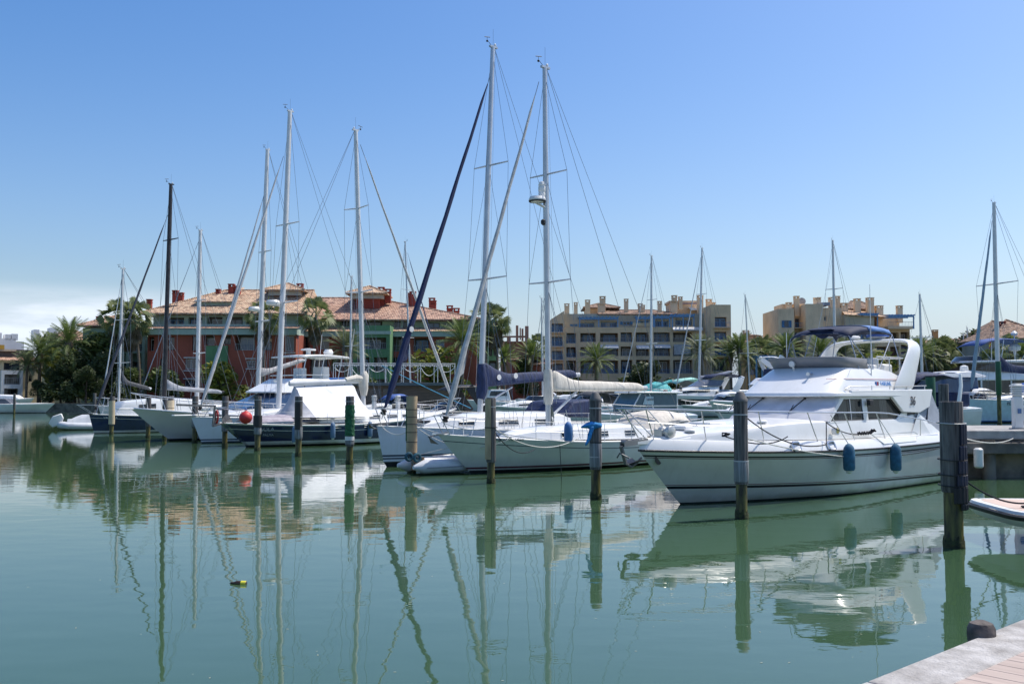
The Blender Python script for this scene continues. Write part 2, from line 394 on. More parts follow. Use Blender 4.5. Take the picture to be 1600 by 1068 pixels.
q.build('piles', pier, mt=SEAW)
# diagonal finger the sterns lie against
P0, P1 = V((14.2, 33.9, 0)), V((-46, 116, 0)); dd = (P1 - P0).normalized()
fing = thing('jetty', (P0.x, P0.y, 0), math.atan2(dd.y, dd.x), 'long concrete jetty running away behind the moored sterns', 'jetty'); fing['kind'] = 'structure'
Lf = (P1 - P0).length
q = MB(); q.box(0, -2.6, .78, Lf, 0, 1.02); q.build('slab', fing, mt=CONC, ang=0, bev=.03)
q = MB(); q.box(0, -2.4, .3, Lf, -.2, .78); q.build('beam', fing, mt=CONCD, ang=0)
q = MB()
for i in range(int(Lf / 5)):
    for yy in (-.4, -2.2): q.lathe([(.2, -1), (.2, .3)], (1 + i * 5, yy, 0), 10)
q.build('piles', fing, mt=SEAW)

# service pedestals
def pedestal_proto():
    t = thing('service_pedestal', (0, 0, 0), 0, '', 'service pedestal')
    q = MB()
    q.box(-.14, -.11, .02, .14, .11, .82); q.build('column', t, mt=PLASTW, bev=.03)
    q = MB()
    for k in range(4): q.box(-.155, -.125, .86 + k * .055, .155, .125, .89 + k * .055)
    q.build('louvre', t, mt=PLASTW, bev=.008)
    q = MB(); q.box(-.17, -.14, 1.08, .17, .14, 1.12); q.box(-.12, -.09, 1.12, .12, .09, 1.16); q.build('cap', t, mt=PLASTW, bev=.015)
    q = MB(); q.box(-.1, -.09, .8, .1, .09, 1.09); q.build('lamp', t, mt=mat('lamp_diffuser', (.5, .52, .52), .3))
    q = MB(); q.box(-.2, -.15, 0, .2, .15, .03); q.build('base', t, mt=CONC)
    q = MB(); q.box(.14, -.06, .38, .18, .06, .55); q.box(-.05, -.14, .4, .05, -.11, .52); q.build('socket', t, mt=mat('socket_blue', (.1, .2, .4), .4))
    return t
ped = pedestal_proto()
def fpt(s, y, z=1.02): return P0 + dd * s + V((dd.y, -dd.x, 0)) * -y * -1 + V((0, 0, z))
pl = onz(1575, 669, 1.38); ped.location = (pl.x, pl.y - .6, 1.38); ped.scale = (1, 1, 1.18)
ped['label'] = 'tall white louvred service pedestal on the right hand pier'; ped['group'] = 'white service pedestals'
nj = V((dd.y, -dd.x, 0))
for px, base, lab in ((870, 655, 'white service pedestal between the two sailboat masts'), (438, 640, 'white service pedestal near the white covered blue yacht'), (585, 641, 'white service pedestal right of the covered blue yacht mast'), (622, 640, 'white service pedestal left of the beige wrapped piling')):
    # find where the sight line crosses the jetty's middle
    u = (px - 800) / F; c = P0 + nj * 1.3
    s = (u * c.y - c.x) / (dd.x - u * dd.y); p = c + dd * s
    copy_tree(ped, loc=(p.x, p.y, 1.02), rz=fing.rotation_euler.z, label=lab, group='white service pedestals')
FRD0 = mat('frame_grey', (.25, .26, .27), .4, .5)
# ------------------------------------------------------------------ pilings
GP = 'mooring pilings in a line across the basin'
def piling(px, py, top, r, wet, label, sleeve=None, wraps=(), cone=True, name='mooring_piling', rs=None, pos=None, group=GP):
    """r shaft radius, wet = height where the dark wet wood begins, sleeve=(material, z0, z1), wraps=[(name, material, z0, z1, extra radius, a0, a1)]"""
    p = pos or onz(px, py)
    t = thing(name, (p.x, p.y, 0), R.uniform(0, .4), label, 'piling', group)
    rr = r * .8
    q = MB(); q.tube([(0, 0, -1.6), (0, 0, .3), (.003, 0, wet)], [rr, rr, rr], 20); q.build('wet_shaft', t, mt=WOODW)
    q = MB(); nn = 22; q.loft([[((rr + e + .012 * sin(j * 2.7 + i)) * cos(2*pi*j/nn), (rr + e + .012 * sin(j * 2.7 + i)) * sin(2*pi*j/nn), z + .04 * sin(j * 1.7 + i * 2)) for j in range(nn)] for i, (z, e) in enumerate(((-.3, .01), (-.02, .018), (.07, .016), (.16, .001)))], closed=True); q.build('weed_band', t, mt=mat('weed', (.05, .06, .015), .8, col2=(.012, .014, .006), vs=14, bump=.02, bs=20), ang=60)
    ms, z0, z1 = sleeve or (WOODP, wet - .06, top)
    q = MB(); zt = top - (.17 if cone else 0)
    # facetted staves so that the weathered grooves are geometry
    n = 26; prof = []
    secs = []
    for z, k in ((wet - .05, .93), (wet, 1), ((wet + zt) / 2, 1.), (zt - .01, 1.), (zt, .96)):
        secs.append([((r * k * (1 - (.035 if j % 2 else 0))) * cos(2*pi*j/n), (r * k * (1 - (.035 if j % 2 else 0))) * sin(2*pi*j/n), z) for j in range(n)])
    q.loft(secs, closed=True, caps=True); q.build('shaft', t, mt=WOODP, ang=20)
    if sleeve:
        q = MB(); q.tube([(0, 0, z0), (0, 0, z0 + .02), (.004, 0, (z0+z1)/2), (0, 0, z1 - .02), (0, 0, z1)], [r * 1.01, r * 1.05, r * 1.06, r * 1.05, r * 1.01], 24)
        q.build('sleeve', t, mt=ms)
    if cone:
        q = MB(); q.lathe([(r * 1.05, zt - .03), (r * 1.05, zt), (r * .98, zt + .03), (r * .62, zt + .13), (r * .5, zt + .16), (r * .2, zt + .175)], n=24); q.build('cap', t, mt=CAPM)
    for nm, mt, a, b, ex, a0, a1 in wraps:
        q = MB(); full = (a1 - a0) >= 359
        k = 28; secs = []
        m = max(2, int((b - a) / .06)) if nm == 'cloth_wrap' else 2
        for i in range(m + 1):
            z = a + (b - a) * i / m; sec = []
            for j in range(k + (0 if full else 1)):
                an = radians(a0 + (a1 - a0) * j / k); e = ex
                if nm == 'cloth_wrap': e += .012 * sin(i * 2.3 + j * .5) + .008 * sin(j * 1.9 + i)
                sec.append(((r + e) * cos(an), (r + e) * sin(an), z))
            if not full: sec += [((r + .002) * cos(radians(a0 + (a1 - a0) * j / k)), (r + .002) * sin(radians(a0 + (a1 - a0) * j / k)), z) for j in reversed(range(k + 1))]
            secs.append(sec)
        q.loft(secs, closed=True, caps=True); q.build(nm, t, mt=mt)
    return t
BAND = mat('strap_white', (.42, .43, .43), .5)
def strap(z, mt=None, ex=.008): return ('strap', mt or BAND, z - .012, z + .012, ex, 0, 360)
P1 = piling(1491, 855, 2.30, .178, .92, 'thick dark piling with ribbed navy rubber strips right of the motor yacht stern', cone=False)
P1['group'] = GP
# rubber fender strips on the thick piling, each a ribbed panel strapped round its right half
a = P1.rotation_euler.z
for z0, z1, a0, a1, mt in ((1.62, 1.94, -75, 70, RUBNAVY), (1.38, 1.60, -80, 65, RUBNAVY), (1.16, 1.37, -88, 70, RUBNAVY), (.97, 1.15, -95, 60, RUBNAVY), (.70, .96, -110, 62, RUBBER), (.60, .70, -75, 70, RUBBER)):
    q = MB(); k = 34; secs = []
    for z in (z0, z0 + .015, z1 - .015, z1):
        e = 0 if z in (z0, z1) else .01; sec = []
        for j in range(k + 1):
            an = radians(a0 + (a1 - a0) * j / k) - a
            rr = .178 + .022 + e + (.014 if j % 4 < 2 else 0)
            sec.append((rr * cos(an), rr * sin(an), z))
        sec += [(.18 * cos(radians(a0 + (a1 - a0) * j / k) - a), .18 * sin(radians(a0 + (a1 - a0) * j / k) - a), z) for j in reversed(range(k + 1))]
        secs.append(sec)
    q.loft(secs, closed=True, caps=True); q.build('rubber_strip', P1, mt=mt, ang=25)
for z in (1.96, 1.385, 1.15, .98):
    q = MB(); q.tube([(.215 * cos(x * pi / 12), .215 * sin(x * pi / 12), z + .012 * sin(x * pi / 12)) for x in range(24)], .009, 5, closed=True)
    q.build('strap', P1, mt=BAND if z > 1.9 else RUBBER)
piling(1159, 810, 2.47, .137, .72, 'grey cone topped piling standing in front of the white motor yacht bow', sleeve=(WOODG, .72, 1.12), wraps=[strap(1.12), strap(2.02)])
piling(931, 780, 2.47, .137, .74, 'cone topped piling wrapped with a blue cloth beside the white sloop stern', sleeve=(WOODG, .75, 1.3), wraps=[strap(1.31, RUBBER), strap(2.1), strap(.98)])
piling(767, 755, 2.33, .128, .62, 'dark piling half covered with beige carpet by the white sloop hull', cone=False, sleeve=(WOODP, .6, 2.3), wraps=[('carpet_panel', CARPET, .66, 2.3, .035, 120, 262), strap(1.52, RUBBER, .05), strap(2.08)])
piling(643, 738, 2.36, .145, .6, 'piling wrapped in beige carpet with a green strip on its left', cone=False, wraps=[('carpet_wrap', CARPET, .62, 2.37, .028, 0, 360), ('green_strip', GREENW, .98, 2.0, .045, 140, 200)] + [strap(z, mat('twine', (.08, .06, .05), .9), .033) for z in (.95, 1.25, 1.5, 1.72, 1.95)])
piling(546, 725, 2.36, .145, .68, 'dark piling wrapped in green netting above a white band', cone=False, wraps=[('cloth_wrap', GREENW, .98, 2.06, .02, 0, 360), ('white_band', PLASTW, .83, .97, .018, 0, 360), ('grey_band', WOODG, .7, .82, .012, 0, 360), strap(2.18)])
piling(466, 713, 2.35, .15, .72, 'dark piling with a grey lower sleeve beside the navy hull fender', cone=False, sleeve=(WOODG, .72, 1.15), wraps=[('rubber_wrap', RUBBER, 1.05, 2.1, .012, 60, 300), strap(1.55), strap(2.17)])
piling(402, 704, 2.35, .15, .74, 'dark piling with a black collar right of the red buoy', cone=False, sleeve=(WOODG, .72, 1.0), wraps=[('collar', RUBBER, 1.05, 1.52, .04, 0, 360), strap(1.08), strap(2.2)])
piling(351, 697, 2.35, .15, .74, 'dark piling with grey sleeve left of the navy hull end', cone=False, sleeve=(WOODG, .7, 1.1), wraps=[strap(2.1)])
piling(304, 691, 2.35, .155, .78, 'dark piling with pale grey sleeve between two white bows', cone=False, sleeve=(WOODG, .8, 1.45), wraps=[strap(2.05)])
piling(266, 686, 2.36, .15, .66, 'beige wrapped piling in front of the flared white motor boat bow', cone=False, wraps=[('beige_sleeve', mat('sleeve_beige', (.55, .45, .3), .8, var=.12), .68, 2.12, .03, 0, 360), strap(1.7, RUBBER, .035)])
piling(231, 684, 2.33, .15, .7, 'thin piling with short white metal sleeve between beige wrapped pilings', cone=False, sleeve=(WOODG, .95, 1.5))
piling(202, 681, 2.3, .14, .5, 'dark piling with no sleeve behind the flared white bow', cone=False, pos=onz(257, 684))
piling(174, 678, 2.33, .15, .6, 'leftmost beige wrapped piling beside the small navy hull', cone=False, wraps=[('beige_sleeve', mat('sleeve_beige', (.5, .4, .3), .8), .62, 2.05, .035, 0, 360)])
GB = 'pilings farther back in the basin'
for px, py, top, r, lab, cone in ((147, 655, 2.6, .16, 'grey piling standing by the stone bank at left', False), (22, 646, 2.6, .16, 'grey piling in front of the low white speedboat', False), (45, 644, .9, .14, 'short stub piling beside the low white speedboat', False),
        (1040, 647, 3.1, .3, 'broad cone topped piling left of the black striped cruiser bow', True), (1064, 646, 3.6, .2, 'cone topped piling in front of the black striped cruiser bow', True),
        (1121, 646, 2.9, .24, 'shorter piling of the pair beside the black striped cruiser', True), (1127, 645, 3.7, .2, 'taller piling of the pair beside the black striped cruiser', True)):
    piling(px, py, top, r, .7, lab, cone=cone, group=GB)
gp = piling(1562, 664, 5.1, .2, 2.6, 'green sleeved piling in front of the right hand sloop', cone=False, sleeve=(GREENP, 2.4, 5.1), group=GB)
gp = piling(1458, 655, 3.3, .22, 1, 'dark green piling just behind the motor yacht stern canvas', cone=False, sleeve=(GREENP, 1, 3.3), group=GB, pos=V((21., 50, 0)))
gp = piling(1475, 655, 2.9, .22, 1, 'plain grey piling just behind the thick piling', cone=False, group=GB, pos=V((19.7, 45.5, 0)))

# ------------------------------------------------------------------ hull builder
def fbeam(t, tm, rt, p):
    if t < tm: return rt + (1 - rt) * sin(pi / 2 * t / tm)
    u = (t - tm) / (1 - tm); return max(0., 1 - u ** p)
class Hull:
    def __init__(s, xw, xs, bw, bs, sheer, tm=.42, rtw=.8, rts=.85, pw=1.7, ps=2.3, kb=1.0, km=.6, rows=None, stem=1.0, n=30, draft=.35):
        s.xw, s.xs, s.bw, s.bs, s.sheer = xw, xs, bw, bs, sheer
        s.tm, s.rtw, s.rts, s.pw, s.ps, s.kb, s.km, s.stem, s.draft = tm, rtw, rts, pw, ps, kb, km, stem, draft
        s.rows = rows; s.T = [1 - (1 - i / n) ** 1.25 for i in range(n + 1)]
    def zsh(s, t):
        a, b, c = s.sheer        # stern, lowest (mid), bow
        return a * (1-t)**2 + (4*b - a - c) / 2 * 2*t*(1-t) + c * t*t
    def pt(s, t, z):
        zs = s.zsh(t); q = z / zs
        if z >= 0:
            k = s.km + (s.kb - s.km) * t ** 2
            bl = min(1.2, q) ** k if q > 0 else 0
            y = s.bw * fbeam(t, s.tm, s.rtw, s.pw) * (1 - bl) + s.bs * fbeam(t, s.tm, s.rts, s.ps) * bl
            x0 = s.xw[0] + (s.xs[0] - s.xw[0]) * q; x1 = s.xw[1] + (s.xs[1] - s.xw[1]) * (max(0, q) ** s.stem)
        else:
            y = s.bw * fbeam(t, s.tm, s.rtw, s.pw) * sqrt(max(0, 1 - (z / s.draft) ** 2)) ** .8
            x0, x1 = s.xw[0], s.xw[1] + z * 1.0
        return V((x0 + t * (x1 - x0), y, z))
    def rowz(s, r, t):
        k = r[0]; zs = s.zsh(t)
        if k == 'a': return r[1]
        if k == 'f': return r[1] * zs
        if k == 's': return zs + r[1]
        if k == 'l': return r[1] + (r[2] - r[1]) * t ** (r[3] if len(r) > 3 and not hasattr(r[3], 'name') else 1)
    def mesh(s):
        q = MB(); rows = s.rows; mats = [r[-1] for r in rows[1:]]
        secsP = [[s.pt(t, s.rowz(r, t)) for r in rows] for t in s.T]
        q.loft(secsP, mats=mats)
        q.loft([[V((p.x, -p.y, p.z)) for p in reversed(sec)] for sec in secsP], mats=list(reversed(mats)))
        # transom and bottom
        st = secsP[0]
        for i in range(len(st) - 1):
            q.m(mats[i]); a, b = st[i], st[i+1]
            q.poly([a, b, (b.x, -b.y, b.z), (a.x, -a.y, a.z)])
        return q
    def deck(s, camber=.06, dz=0, inset=0., t0=0, t1=1):
        q = MB(); secs = []
        for t in s.T:
            if t < t0 or t > t1: continue
            p = s.pt(t, s.zsh(t)); y = max(0, p.y - inset)
            secs.append([(p.x, y * k, p.z + dz + camber * (1 - k * k) * min(1, y)) for k in (1, .75, .4, 0, -.4, -.75, -1)])
        return q.loft(secs)
    def edge(s, t, side=1, dz=0, inset=0):
        p = s.pt(t, s.zsh(t)); return V((p.x, side * max(0, p.y - inset), p.z + dz))
    def t_at(s, x):
        lo, hi = 0., 1.
        for _ in range(30):
            m = (lo + hi) / 2
            if s.pt(m, s.zsh(m)).x < x: lo = m
            else: hi = m
        return lo
    def hb(s, x, z=None):
        t = s.t_at(x); return s.pt(t, s.zsh(t) if z is None else z).y
def place(bowpx, ang, half):
    """boat frame from the pixel of the stem at the waterline; ang = direction bow -> stern"""
    w = onz(*bowpx); a = V((cos(radians(ang)), sin(radians(ang)), 0)); o = w + a * half
    return o, -a
class Frame:
    def __init__(s, o, h): s.o, s.h = o, h; s.rz = math.atan2(h.y, h.x); s.n = V((-h.y, h.x, 0))
    def loc(s, px, py, c=0.):
        a, b, cc = _ray(px, py); t = (c + s.o.x*s.n.x + s.o.y*s.n.y) / (a*s.n.x + b*s.n.y)
        p = V((a*t - s.o.x, b*t - s.o.y, 0)); return V((p.dot(s.h), c, HC + cc*t))
    def world(s, p): return s.o + s.h * p[0] + s.n * p[1] + V((0, 0, p[2]))

def railing(par, H, t0, t1, h0, h1, r=.013, n=6, sides=(1, -1), inset=.06, lower=True, nm='guard_rail', wire=False, pul=None, rw=.006):
    for sd_ in sides:
        q = MB(); pts = []
        for i in range(n * 2 + 1):
            t = t0 + (t1 - t0) * i / (n * 2); e = H.edge(t, sd_, h0 + (h1 - h0) * i / (n * 2), inset); pts.append(e)
        q.m(WIREL if wire else STEEL).tube(pts, rw if wire else r, 5)
        if lower:
            q.tube([H.edge(t0 + (t1 - t0) * i / (n*2), sd_, (h0 + (h1 - h0) * i / (n*2)) * .5, inset) for i in range(n*2+1)], rw * .9 if wire else r * .7, 4)
        q.m(STEEL)
        for i in range(n + 1):
            t = t0 + (t1 - t0) * i / n
            q.tube([H.edge(t, sd_, 0, inset), H.edge(t, sd_, h0 + (h1 - h0) * i / n, inset)], r, 5)
        q.build(nm, par)

def pulpit(par, H, h=.6, ta=.86, fwd=.25, r=.014):
    q = MB().m(STEEL); tip = H.edge(1, 1, h); tip.x += fwd
    P = [H.edge(ta, 1, h, .05), H.edge((1 + ta*2)/3, 1, h, .03), V((tip.x - .1, .14, tip.z)), tip, V((tip.x - .1, -.14, tip.z)), H.edge((1 + ta*2)/3, -1, h, .03), H.edge(ta, -1, h, .05)]
    q.tube(P, r, 6)
    q.tube([P[0] * 1, H.edge(ta, 1, 0, .06)], r, 5); q.tube([P[-1] * 1, H.edge(ta, -1, 0, .06)], r, 5)
    q.tube([P[2], H.edge(.97, 1, 0, .02)], r, 5); q.tube([P[4], H.edge(.97, -1, 0, .02)], r, 5)
    q.tube([P[1], H.edge(ta + .06, 1, 0, .04)], r, 5); q.tube([P[5], H.edge(ta + .06, -1, 0, .04)], r, 5)
    q.build('pulpit', par)

def trunk(par, secs, mt=GEL, nm='coachroof', wins=(), ang=40):
    """secs: (x, halfwidth, z0, z1) front to back"""
    q = MB(); rows = []
    for x, w_, z0, z1 in secs:
        rows.append([(x, w_, z0), (x, w_ * .93, z0 + (z1 - z0) * .82), (x, w_ * .84, z1 - .012), (x, w_ * .4, z1 + .05), (x, 0, z1 + .06), (x, -w_ * .4, z1 + .05), (x, -w_ * .84, z1 - .012), (x, -w_ * .93, z0 + (z1 - z0) * .82), (x, -w_, z0)])
    q.loft(rows, caps=True); q.build(nm, par, mt=mt, ang=ang)
    def wy(x):
        for (x1, w1, a1, b1), (x2, w2, a2, b2) in zip(secs, secs[1:]):
            if min(x1, x2) <= x <= max(x1, x2):
                k = (x - x1) / (x2 - x1); return w1 + (w2-w1)*k, a1 + (a2-a1)*k, b1 + (b2-b1)*k
        return secs[-1][1:]
    for xa, xb, fa, fb_ in wins:
        for sd_ in (1, -1):
            w = MB().m(GLASS); lo, hi = [], []
            for i in range(7):
                x = xa + (xb - xa) * i / 6; ww, z0, z1 = wy(x)
                for f, l in ((fa, lo), (fb_, hi)): l.append(V((x, sd_ * (ww * (1 - .07 * f / .82) + .014), z0 + (z1 - z0) * f)))
            w.loft([lo, hi]); w.m(FRD0).tube(lo + hi[::-1], .012, 4, closed=True)
            w.build('window', par, ang=0)

def rig(par, fr, mb, mt_, topx, r, mmat=ALU, forestay=None, jib=None, back=None, spread=(.36, .66), sw=.9, H=None, radar=None, wires=.0075, head=True, shroud_y=1.3, chain=None):
    """mb/mt_: (x,z) of mast foot and head on the centreline; forestay=(x0,z0,x1,z1); jib=(mat, radius, z-fractions)"""
    f0, f1 = V((mb[0], 0, mb[1])), V((mt_[0], 0, mt_[1]))
    q = MB(); pts = [f0.lerp(f1, i / 6) for i in range(7)]
    q.tube(pts, [r, r, r, r, r * .97, r * .9, r * .78], 12, flat=.8)
    q.build('mast', par, mt=mmat)
    q = MB(); hgt = (f1 - f0).length
    for s_ in spread:
        c = f0.lerp(f1, s_); w_ = sw * (1.1 - .35 * s_)
        for y in (1, -1):
            o = MB(); o.tube([c, c + V((-.12, y * w_, .04))], [.028 * r / .08, .018 * r / .08], 6); o.build('spreader', par, mt=mmat)
    # shrouds: each side one mesh
    for y in (1, -1):
        o = MB(); tips = [f0.lerp(f1, s_) + V((-.12, y * sw * (1.1 - .35 * s_), .04)) for s_ in spread]
        foot = V((f0.x - .15, y * shroud_y, (chain if chain is not None else mb[1] - .2)))
        o.tube([foot] + tips + [f1 + V((0, 0, -.25))], wires, 4)
        if tips: o.tube([foot + V((.12, 0, 0)), f0.lerp(f1, spread[0]) + V((0, 0, -.05))], wires, 4); o.tube([foot + V((-.3, 0, 0)), f0.lerp(f1, spread[0]) + V((0, 0, -.1))], wires, 4)
        if len(tips) > 1: o.tube([tips[0], f0.lerp(f1, spread[1])], wires * .9, 4)
        o.build('shroud', par, mt=WIRE)
    if back is not None:
        o = MB()
        for y in (1, -1):
            o.tube([f1 + V((-.08, 0, 0)), V((back[0], y * back[2], back[1]))], wires, 4)
        o.build('backstay', par, mt=WIRE)
    # halyards lying along the mast
    o = MB()
    for k, y in ((-.12, .05), (.12, -.06), (-.2, .1)):
        o.tube([f0 + V((k * 1.4, y, .8)), f1 + V((k * .5, y * .4, -.1))], wires * .8, 4)
    o.build('halyard', par, mt=WIREL)
    if forestay:
        a, b = V((forestay[0], 0, forestay[1])), V((forestay[2], 0, forestay[3]))
        if jib:
            jm, jr = jib[:2]; n = 16; o = MB(); PP, RR = [], []
            for i in range(n + 1):
                k = i / n; PP.append(a.lerp(b, .03 + .93 * k) + V((0, .012 * sin(k * 25), 0)))
                RR.append(jr * (1.15 - .75 * k) * (.35 if i in (0, n) else 1) * (1 + .06 * sin(k * 43)))
            o.tube(PP, RR, 8); o.build('furled_sail', par, mt=jm)
            o = MB(); dv = (b - a).normalized()
            o.lathe([(.03, -.1), (.09, -.08), (.1, -.03), (.06, 0), (.1, .03), (.09, .08), (.03, .1)], a + dv * .25, 12, M=dv.to_track_quat('Z', 'Y').to_matrix().to_4x4())
            o.build('furling_drum', par, mt=RUBBER)
            o = MB(); o.tube([a, a.lerp(b, .04)], wires * 1.4, 5); o.build('forestay', par, mt=WIRE); o = MB(); o.tube([a.lerp(b, .95), b], wires * 1.4, 5); o.build('forestay', par, mt=WIRE)
        else:
            o = MB(); o.tube([a, b], wires, 5); o.build('forestay', par, mt=WIRE)
    if head:
        o = MB(); t = f1
        o.m(mmat).box(t.x - .22, -.05, t.z - .02, t.x + .16, .05, t.z + .05)
        o.m(WIRE).tube([t + V((-.02, 0, .05)), t + V((-.02, 0, .7))], .006, 4)
        o.m(RUBBER).tube([t, t + V((.35, .05, .18))], .011, 4); o.tube([t + V((.35, .05, .18)), t + V((.35, .05, .3))], .009, 4)
        o.tube([t + V((.2, .05, .32)), t + V((.48, .05, .27))], .014, 4); o.lathe([(.012, -.04), (.04, -.02), (.04, .02), (.012, .04)], t + V((.35, .05, .14)), 8)
        o.m(PLASTW).lathe([(.04, .0), (.045, .08), (.02, .11)], t + V((-.12, 0, .05)), 8)
        o.build('masthead_gear', par)
    return f0, f1
def boom(par, x0, z0, x1, z1, r=.07, cover=None, cw=.16, ch=.42, mt_=ALUW, ch1=None, front=.5, sag=.0, back=.5, n=16, nose=True):
    q = MB(); q.tube([(x0, 0, z0), (x1, 0, z1)], r, 10, flat=.8); q.build('boom', par, mt=mt_)
    if cover:
        secs = []; rr = random.Random(int(abs(x0 * 100)))
        for i in range(n + 1):
            k = i / n; x = x0 + (x1 - x0) * (.0 + .97 * k); z = z0 + (z1 - z0) * k
            h = ch * (1 - k) ** .8 * (1 - back) + ch * back * (1 if k < .96 else .4)
            if k < .26: h += front * (1 - k / .26) ** 1.5
            w_ = cw * (1 - .3 * k) * (.55 if i in (0, n) else 1); hw = h * (1 + rr.uniform(-.06, .06)); zz = z - r * .3
            sec = []
            for a_ in range(12):
                an = 2 * pi * a_ / 12; cz = sin(an); sec.append((x, w_ * cos(an) * (1 + rr.uniform(-.13, .13)), zz + (hw if cz > 0 else r * 1.1) * cz + (sag * sin(pi * k) if cz > 0 else 0)))
            secs.append(sec)
        q = MB(); q.loft(secs, closed=True, caps=True); o = q.build('sail_cover', par, mt=cover, ang=60)
        md = o.modifiers.new('sub', 'SUBSURF'); md.levels = 1; md.render_levels = 2
    q = MB()
    for k in (.25, .5, .8):
        x = x0 + (x1 - x0) * k; z = z0 + (z1 - z0) * k; q.tube([(x, 0, z - r), (x, 0, z - r - .12)], .015, 5)
    q.build('block', par, mt=RUBBER)
def fender(p, r, h, lab, mt=FENDB, line=None, grp='fenders hanging along the hulls', tilt=(0, 0), rz=0):
    t = thing('fender', p, rz, lab, 'fender', grp)
    q = MB(); prof = [(r * .25, -h/2 - .05), (r * .55, -h/2 - .02), (r * .62, -h/2 + .03)]; 
    o = MB(); o.lathe([(r*.8, -h/2 + .02), (r, -h/2 + .07), (r * 1.03, 0), (r, h/2 - .16), (r * .86, h/2 - .07), (r * .55, h/2 - .01), (r * .22, h/2 + .02)], n=18); o.build('cover', t, mt=mt)
    q.lathe(prof + [(r * .8, -h/2 + .03)], n=14); q.build('end', t, mt=PLASTW)
    if line:
        o = MB(); o.tube([(0, 0, h/2), (line[0], line[1], line[2])], .011, 5); o.build('line', t, mt=ROPEW)
    return t
def rope(name, pts, r, mt, lab, grp='mooring lines', cat='rope'):
    q = MB(); q.tube(pts, r, 6); return simple(name, q, lab, cat, grp, mt=mt)
def window_panel(par, pts, mt=GLASS, frame=None, off=(0, 0, 0), fw=1.06, nm='window'):
    P = [V(p) for p in pts]; c = sum(P, V()) / len(P); o = V(off)
    w = MB()
    if frame: w.m(frame).poly([c + (p - c) * fw + o * .5 for p in P])
    w.m(mt).poly([p + o for p in P]); return w.build(nm, par, ang=0)
# ================================================================== main flybridge motor yacht
O, Hd = V((7.327, 25.60, 0)), V((-cos(radians(43.8)), -sin(radians(43.8)), 0))
FR = Frame(O, Hd)
Y = thing('motor_yacht', O, FR.rz, 'large white flybridge motor yacht numbered 36 with blue bimini, moored in front', 'motor yacht')
YH = Hull((-5.1, 5.0), (-5.3, 6.42), 1.62, 1.86, (1.12, 1.08, 1.22), tm=.45, rtw=.95, rts=.96, pw=1.75, ps=2.5, kb=1.25, km=.45, stem=.95, n=44, draft=.5,
    rows=[('a', -.45), ('a', .035, ANTI), ('l', .10, .20, HULLW), ('l', .17, .36, HULLW), ('l', .215, .42, BLACK), ('l', .235, .44, HULLW), ('l', .255, .455, MAROON), ('f', .55, HULLW), ('f', .66, HULLW), ('f', .74, HULLW),
          ('s', -.155, HULLW), ('s', -.14, MAROON), ('s', -.125, HULLW), ('s', -.085, BLACK), ('s', -.02, HULLW), ('s', 0, HULLW)])
YH.mesh().build('hull', Y, ang=50)
# dark gunwale strip
for sd_ in (1, -1):
    q = MB(); q.tube([YH.edge(t, sd_, .012, -.012) for t in YH.T], .024, 6); q.build('rubbing_strake', Y, mt=BLACK)
# white topside above the strake and the deck
q = MB(); secs = []
def dz(t): return .23 + .02 * t
for t in YH.T:
    a = YH.edge(t, 1, .02, .0); b = YH.edge(t, 1, dz(t) * .6, .05); c = YH.edge(t, 1, dz(t), .13); dk = YH.edge(t, 1, dz(t) + .01, .2)
    secs.append([a, b, c, dk])
q.loft(secs); q.loft([[V((p.x, -p.y, p.z)) for p in reversed(s_)] for s_ in secs])
e = secs[0]; q.poly([e[0], e[1], e[2], (e[2].x, -e[2].y, e[2].z), (e[1].x, -e[1].y, e[1].z), (e[0].x, -e[0].y, e[0].z)])
q.build('topside', Y, mt=GEL, ang=40)
q = MB(); secs = []
for t in YH.T:
    p = YH.edge(t, 1, dz(t) + .008, .2); secs.append([(p.x, p.y * k, p.z + .03 * (1 - k*k)) for k in (1, .5, 0, -.5, -1)])
q.loft(secs); q.build('deck', Y, mt=NONSK)
# long raised foredeck / coachroof
q = MB(); rows = []
for x, w_, z0, z1 in ((5.75, .28, 1.43, 1.46), (5.3, .52, 1.42, 1.53), (4.6, .86, 1.41, 1.62), (3.8, 1.12, 1.40, 1.69), (3.0, 1.28, 1.39, 1.74), (2.2, 1.38, 1.37, 1.77), (1.2, 1.43, 1.35, 1.78), (0, 1.45, 1.34, 1.78), (-1.5, 1.46, 1.33, 1.77), (-2.6, 1.46, 1.32, 1.78), (-3.2, 1.46, 1.32, 1.86), (-3.75, 1.45, 1.32, 1.93)):
    rows.append([(x, w_ + .03, z0), (x, w_, z0 + (z1 - z0) * .55), (x, w_ * .965, z1 - .03), (x, w_ * .93, z1), (x, w_ * .5, z1 + .045), (x, 0, z1 + .06), (x, -w_ * .5, z1 + .045), (x, -w_ * .93, z1), (x, -w_ * .965, z1 - .03), (x, -w_, z0 + (z1 - z0) * .55), (x, -w_ - .03, z0)])
q.loft(rows, caps=True); q.build('coachroof', Y, mt=GEL, ang=28)
# aft quarter coaming sloping down to the deck
for sd_ in (1, -1):
    q = MB()
    q.poly([(-3.75, sd_*1.47, 1.92), (-3.2, sd_*1.5, 1.33), (-4.15, sd_*1.62, 1.33)]); q.poly([(-3.75, sd_*1.47, 1.92), (-4.15, sd_*1.62, 1.33), (-5.0, sd_*1.58, 1.32)])
    q.poly([(-3.75, sd_*1.47, 1.92), (-5.0, sd_*1.58, 1.32), (-5.0, sd_*1.3, 1.32), (-3.75, sd_*1.3, 1.9)])
    q.build('coaming', Y, mt=GEL, ang=0)
